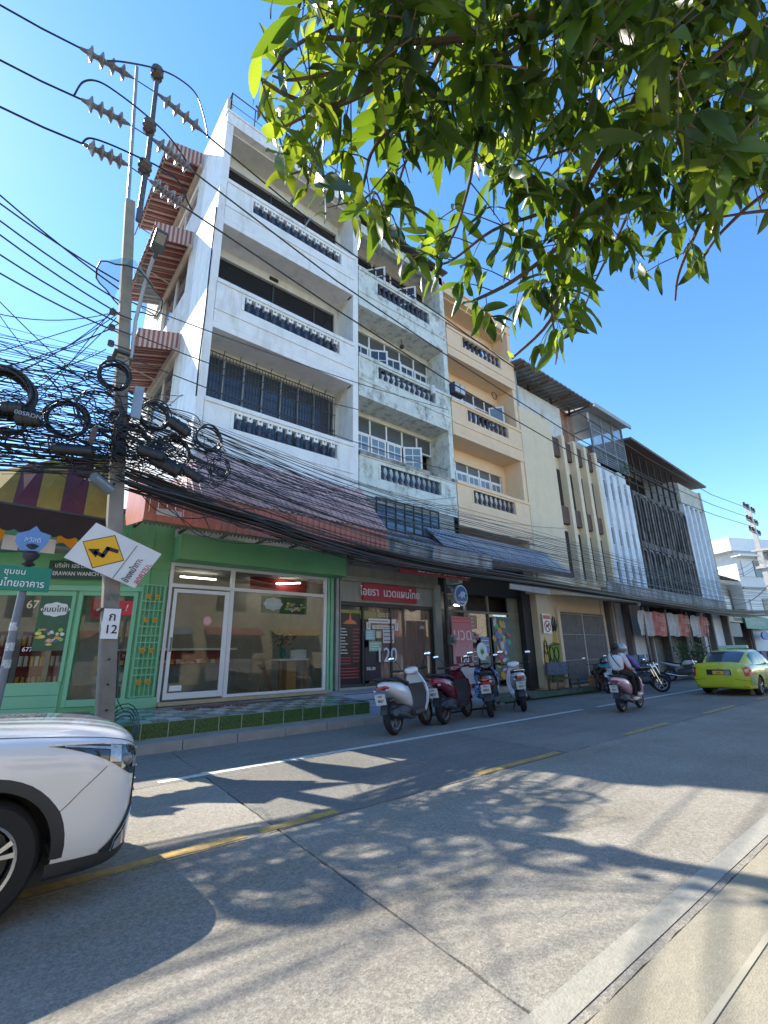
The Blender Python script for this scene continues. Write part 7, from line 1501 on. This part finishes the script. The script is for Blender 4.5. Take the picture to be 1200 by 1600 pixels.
# ------------------------------------------------------------------ overhanging tree, rooted on the near footway right of the camera
TR = thing('overhanging_tree', 'leafy tree with long glossy leaves overhanging from the top right, its trunk out of view', 'tree', (0, 0, 0))
bark = mat('bark', (.11, .08, .055), .9, var=.25, dirt=.6, dcol=(.2, .17, .12), bump=.6, bscale=30)
MB().tube(curve([Vector(p) for p in ((4.9, -1.2, 0), (4.8, -1.1, 1.2), (4.75, -.9, 2.6), (4.5, -.5, 3.8), (4.3, 0, 4.8))], 5), [.24-.004*i for i in range(21)], 10).build('trunk', bark, TR, smooth=True)
D = onD
q = random.Random(404)
BR = [  # pixel polylines with distances: limbs and twigs
 ([(1340, 120, 4.2), (1200, 195, 3.9), (1090, 240, 3.7), (1000, 285, 3.5), (930, 330, 3.3), (880, 380, 3.2), (800, 440, 3.1), (740, 470, 3.0)], .035),
 ([(1240, -80, 4.0), (1110, 20, 3.6), (1020, 110, 3.3), (975, 190, 3.2), (920, 280, 3.1), (905, 320, 3.1), (880, 420, 3.2), (860, 500, 3.2), (800, 560, 3.2)], .03),
 ([(1100, -120, 3.4), (960, -20, 3.0), (830, 40, 2.8), (720, 60, 2.6), (640, 65, 2.5), (560, 62, 2.4), (500, 58, 2.4)], .022),
 ([(980, -60, 3.0), (850, 20, 2.8), (700, 60, 2.6), (640, 100, 2.5), (560, 150, 2.4), (510, 165, 2.35), (450, 150, 2.3), (400, 118, 2.3)], .018),
 ([(560, 150, 2.4), (520, 170, 2.35), (500, 220, 2.3), (485, 270, 2.25), (478, 300, 2.2)], .010),
 ([(700, 60, 2.7), (640, 170, 2.6), (585, 230, 2.5), (570, 280, 2.4), (558, 330, 2.4)], .011),
 ([(800, 30, 2.9), (760, 140, 2.9), (745, 220, 2.9), (730, 300, 2.9), (700, 380, 2.9), (640, 400, 2.9)], .012),
 ([(920, 280, 3.2), (850, 330, 3.1), (770, 360, 3.0), (700, 410, 3.0), (650, 412, 2.9)], .012),
 ([(1200, 195, 3.9), (1120, 300, 3.6), (1080, 380, 3.5), (1060, 430, 3.5), (1055, 470, 3.5)], .014),
 ([(1300, 260, 3.8), (1200, 300, 3.6), (1130, 360, 3.5), (1100, 400, 3.5)], .016),
 ([(880, 420, 3.2), (862, 480, 3.2), (870, 540, 3.2), (868, 570, 3.2)], .008),
 ([(1060, 220, 3.6), (1000, 300, 3.5), (960, 380, 3.5), (930, 440, 3.5), (905, 500, 3.4)], .012),
 ([(900, 10, 2.8), (800, 80, 2.7), (700, 160, 2.7), (640, 240, 2.6), (620, 300, 2.6)], .012),
 ([(1150, 60, 3.3), (1080, 120, 3.2), (1000, 200, 3.2), (900, 230, 3.1), (800, 260, 3.0)], .014),
 ([(480, -40, 2.4), (470, 0, 2.4), (460, 30, 2.4), (450, 60, 2.4)], .008),
 ([(540, 110, 2.4), (490, 120, 2.3), (450, 125, 2.35), (425, 118, 2.35)], .007),
 ([(470, 220, 2.2), (450, 235, 2.15), (435, 240, 2.1)], .005),
 ([(500, 260, 2.2), (470, 268, 2.1), (455, 272, 2.05)], .005),
 ([(560, 320, 2.4), (585, 300, 2.3), (600, 330, 2.3)], .005),
 ([(520, 40, 2.4), (480, 60, 2.3), (440, 90, 2.3), (410, 130, 2.25)], .007),
 ([(510, 165, 2.35), (470, 185, 2.25), (430, 200, 2.2), (400, 165, 2.2)], .006),
 ([(1250, 330, 3.4), (1190, 330, 3.4), (1120, 340, 3.4)], .012)]
LB = bpy.data.objects.new('limb_set', None)
twigs = []
for pts, r_ in BR:
    P3 = curve([D(*p) for p in pts], 5); n = len(P3)
    MB().tube(P3, [r_*.8*(1-.75*i/n)+.002 for i in range(n)], 6).build('limb', bark, TR, smooth=True)
    twigs.append((P3, r_))
bpy.data.objects.remove(LB)
# leaf meshes: long, pointed, folded along the midrib and curling down
def leaf_mesh(k, L_=.19, W=.030):
    rr = random.Random(k); mb = MB(); n = 7; bend = rr.uniform(.1, .5); tw = rr.uniform(-.4, .4); fold = rr.uniform(.15, .5)
    rows = []
    for i in range(n+1):
        t_ = i/n; w = W*math.sin(PI*min(1, t_**.80*.98+.02))**.75 if 0 < i < n else .0008
        z = -bend*L_*t_*t_; wob_ = .004*math.sin(9*t_+k)
        rows.append([Vector((L_*t_, -w, z+w*fold+wob_)), Vector((L_*t_, 0, z)), Vector((L_*t_, w, z+w*fold-wob_))])
    vs = [Matrix.Rotation(tw*(j//3)/n, 4, 'X') @ v for j, v in enumerate(v for r__ in rows for v in r__)]
    mb.add(vs, [f_ for i in range(n) for f_ in ((i*3, i*3+3, i*3+4, i*3+1), (i*3+1, i*3+4, i*3+5, i*3+2))])
    mb.tube([(-.022, 0, .004), (0, 0, 0)], .0016, 3)
    return mb
def leaf_mat(name, col, trans, var=.25):
    m = bpy.data.materials.new(name); m.use_nodes = True; t = m.node_tree; b = t.nodes['Principled BSDF']; L_ = t.links.new
    tc = N(t, 'ShaderNodeTexCoord'); ge = N(t, 'ShaderNodeObjectInfo'); nz = N(t, 'ShaderNodeTexNoise', Scale=7.0, Detail=3.0); L_(tc.outputs['Object'], nz.inputs[0])
    hv_ = N(t, 'ShaderNodeHueSaturation'); hv_.inputs['Color'].default_value = (*col, 1); mr = N(t, 'ShaderNodeMapRange'); mr.inputs[3].default_value = 1-var; mr.inputs[4].default_value = 1+var*1.6; L_(nz.outputs[0], mr.inputs[0]); L_(mr.outputs[0], hv_.inputs['Value'])
    L_(hv_.outputs[0], b.inputs['Base Color']); b.inputs['Roughness'].default_value = .33; b.inputs['Specular IOR Level'].default_value = .5
    tl = N(t, 'ShaderNodeBsdfTranslucent'); tl.inputs[0].default_value = (*trans, 1); mi = N(t, 'ShaderNodeMixShader'); mi.inputs[0].default_value = .55 if 'young' in name else .36
    L_(b.outputs[0], mi.inputs[1]); L_(tl.outputs[0], mi.inputs[2]); L_(mi.outputs[0], t.nodes['Material Output'].inputs[0]); return m
LM = [leaf_mat('leaf_green', (.032, .068, .018), (.22, .36, .015)), leaf_mat('leaf_dark', (.025, .05, .016), (.10, .17, .008)), leaf_mat('leaf_young', (.06, .11, .02), (.40, .50, .03))]
LV = []
for k in range(9):
    me = leaf_mesh(k, (.22, .24, .19, .17, .25, .14, .21, .18, .12)[k], (.029, .032, .026, .027, .034, .021, .027, .028, .020)[k]).mesh('leaf', LM[(0, 0, 1, 2, 0, 2, 1, 0, 1)[k]])
    me.polygons.foreach_set('use_smooth', [True]*len(me.polygons)); LV.append(me)
spots = []
def inside(P_):   # keep the crown inside the outline seen in the photograph
    c = Vector(P_)-EYE; z_ = c.dot(fwd)
    if z_ < .3: return False
    x_ = 600+FPX*c.dot(rt)/z_; y_ = 800+FPX*c.dot(dn)/z_
    lim = ((385, 190), (430, 330), (520, 345), (560, 390), (640, 440), (690, 465), (760, 545), (800, 590), (870, 565), (950, 500), (975, 430), (1050, 490), (1105, 450), (1120, 390), (1200, 370), (2000, 370))
    if x_ < 385: return False
    for (a, b), (c_, d_) in zip(lim, lim[1:]):
        if a <= x_ < c_: return y_ < b+(d_-b)*(x_-a)/(c_-a)
    return True
def whorl(p, d, n, sp=.6, sc_=1.0):
    for i in range(n):
        a = 2*PI*i/n+q.uniform(-.4, .4); side_ = d.cross(Vector((.3, .2, 1))).normalized(); up_ = side_.cross(d)
        v = (d*q.uniform(.1, .9)+side_*math.cos(a)*sp*1.3+up_*math.sin(a)*sp+Vector((0, 0, -q.uniform(.0, 1.1)))).normalized()
        if (p-EYE).dot(fwd) > .3 and not inside(p+v*.17*sc_): continue
        if (p-EYE).dot(rt)/(p-EYE).dot(fwd) < .12 and q.random() < .32: continue
        spots.append((p+Vector([q.gauss(0, .012) for _ in range(3)]), v, q.uniform(.6, 1.05)*sc_))
TW = MB()
for P3, r_ in twigs:
    L_ = sum((P3[i+1]-P3[i]).length for i in range(len(P3)-1)); n = max(4, int(L_*10))
    for k in range(n):
        i = min(len(P3)-2, int((.12+.88*k/n)*(len(P3)-1))); p = P3[i]; d = (P3[i+1]-P3[i]).normalized()
        a = Vector([q.uniform(-1, 1) for _ in range(3)]); a = (a-d*a.dot(d)).normalized(); a = (a+d*.5+Vector((0, 0, -.35))).normalized()
        ln = q.uniform(.10, .34); e = p+a*ln
        if not inside(e) or not inside(e+a*.12): continue
        TW.tube([p, p+a*ln*.5+Vector((0, 0, .01)), e], [.0035, .003, .002], 4)
        whorl(e, a, q.choice((4, 5, 6, 7)), .6)
        if ln > .2: whorl(p.lerp(e, .55), a, 2, .9)
    if inside(P3[-1]): whorl(P3[-1], (P3[-1]-P3[-2]).normalized(), 7, .55)
# denser inner crown: sub-twigs in the upper right
for k in range(290):
    x_ = 470+730*q.random()**.8; ymax = 120+(x_-470)*.5 if x_ < 880 else 325-(x_-880)*.1
    y_ = q.uniform(-60, ymax); p = D(x_, y_, q.uniform(2.4, 4.4) if x_ > 650 else q.uniform(2.2, 2.9))
    a = Vector((q.uniform(-1, 1), q.uniform(-1, 1), q.uniform(-.9, .3))).normalized()
    TW.tube([p-a*.18, p], [.004, .002], 4); whorl(p, a, q.choice((5, 6, 7)), .65)
for k in range(170):   # crown above the frame, which shades what is seen
    p = D(q.uniform(620, 1700), q.uniform(-620, -40), q.uniform(2.8, 5.2)); a = Vector((q.uniform(-1, 1), q.uniform(-1, 1), q.uniform(-.9, .3))).normalized()
    TW.tube([p-a*.2, p], [.005, .002], 4); whorl(p, a, 7, .8, 1.35)
TW.build('twigs', bark, TR, kind='stuff')
def lsize(s_):
    c = s_[0]-EYE; z_ = c.dot(fwd); x_ = 600+FPX*c.dot(rt)/max(z_, .1); y_ = 800+FPX*c.dot(dn)/max(z_, .1)
    vis = z_ > .3 and -20 < x_ < 1220 and -20 < y_ < 620
    return (1 if vis else 0)/c.length
spots.sort(key=lambda s_: -lsize(s_))
mats_ = []
for i, (p, v, s_) in enumerate(spots):
    rm = v.to_track_quat('X', 'Z').to_matrix().to_4x4() @ Matrix.Rotation(q.uniform(-1.2, 1.2), 4, 'X')
    Mx = Matrix.Translation(p) @ rm @ Matrix.Diagonal((s_, s_*q.uniform(.85, 1.1), s_, 1)); me = LV[q.randrange(9)] if (p-EYE).dot(rt)/(p-EYE).dot(fwd) > -.02 or q.random() < .45 else LV[q.choice((3, 5))]
    if i < 300:
        o = bpy.data.objects.new('leaf', me); COL.objects.link(o); o.parent = TR; o.matrix_world = Mx
    else: mats_.append((Mx, me))
vs = []; fs = []; mi_ = []; data = {}
for me in LV: data[me.name] = ([v.co.copy() for v in me.vertices], [tuple(p.vertices) for p in me.polygons], LM.index(me.materials[0]))
for Mx, me in mats_:
    V_, F_, k = data[me.name]; b = len(vs); vs += [tuple(Mx @ v) for v in V_]; fs += [tuple(j+b for j in f_) for f_ in F_]; mi_ += [k]*len(F_)
me = bpy.data.meshes.new('foliage'); me.from_pydata(vs, [], fs); [me.materials.append(m_) for m_ in LM]; me.polygons.foreach_set('material_index', mi_); me.polygons.foreach_set('use_smooth', [True]*len(fs))
o = bpy.data.objects.new('foliage', me); COL.objects.link(o); o.parent = TR; o['kind'] = 'stuff'
print('leaves', len(spots))
# ------------------------------------------------------------------ lettering becomes plain mesh
dg = bpy.context.evaluated_depsgraph_get(); dg.update()
for o in [o for o in bpy.data.objects if o.type == 'FONT']:
    me = bpy.data.meshes.new_from_object(o.evaluated_get(dg)); me.name = o.name
    n_ = bpy.data.objects.new('tmp', me); COL.objects.link(n_); n_.parent = o.parent; n_.matrix_parent_inverse = o.matrix_parent_inverse; n_.location = o.location; n_.rotation_euler = o.rotation_euler; n_.scale = o.scale
    for k in o.keys():
        if k in ('label', 'category', 'group', 'kind'): n_[k] = o[k]
    nm = o.name.split('.')[0]; bpy.data.objects.remove(o); n_.name = nm
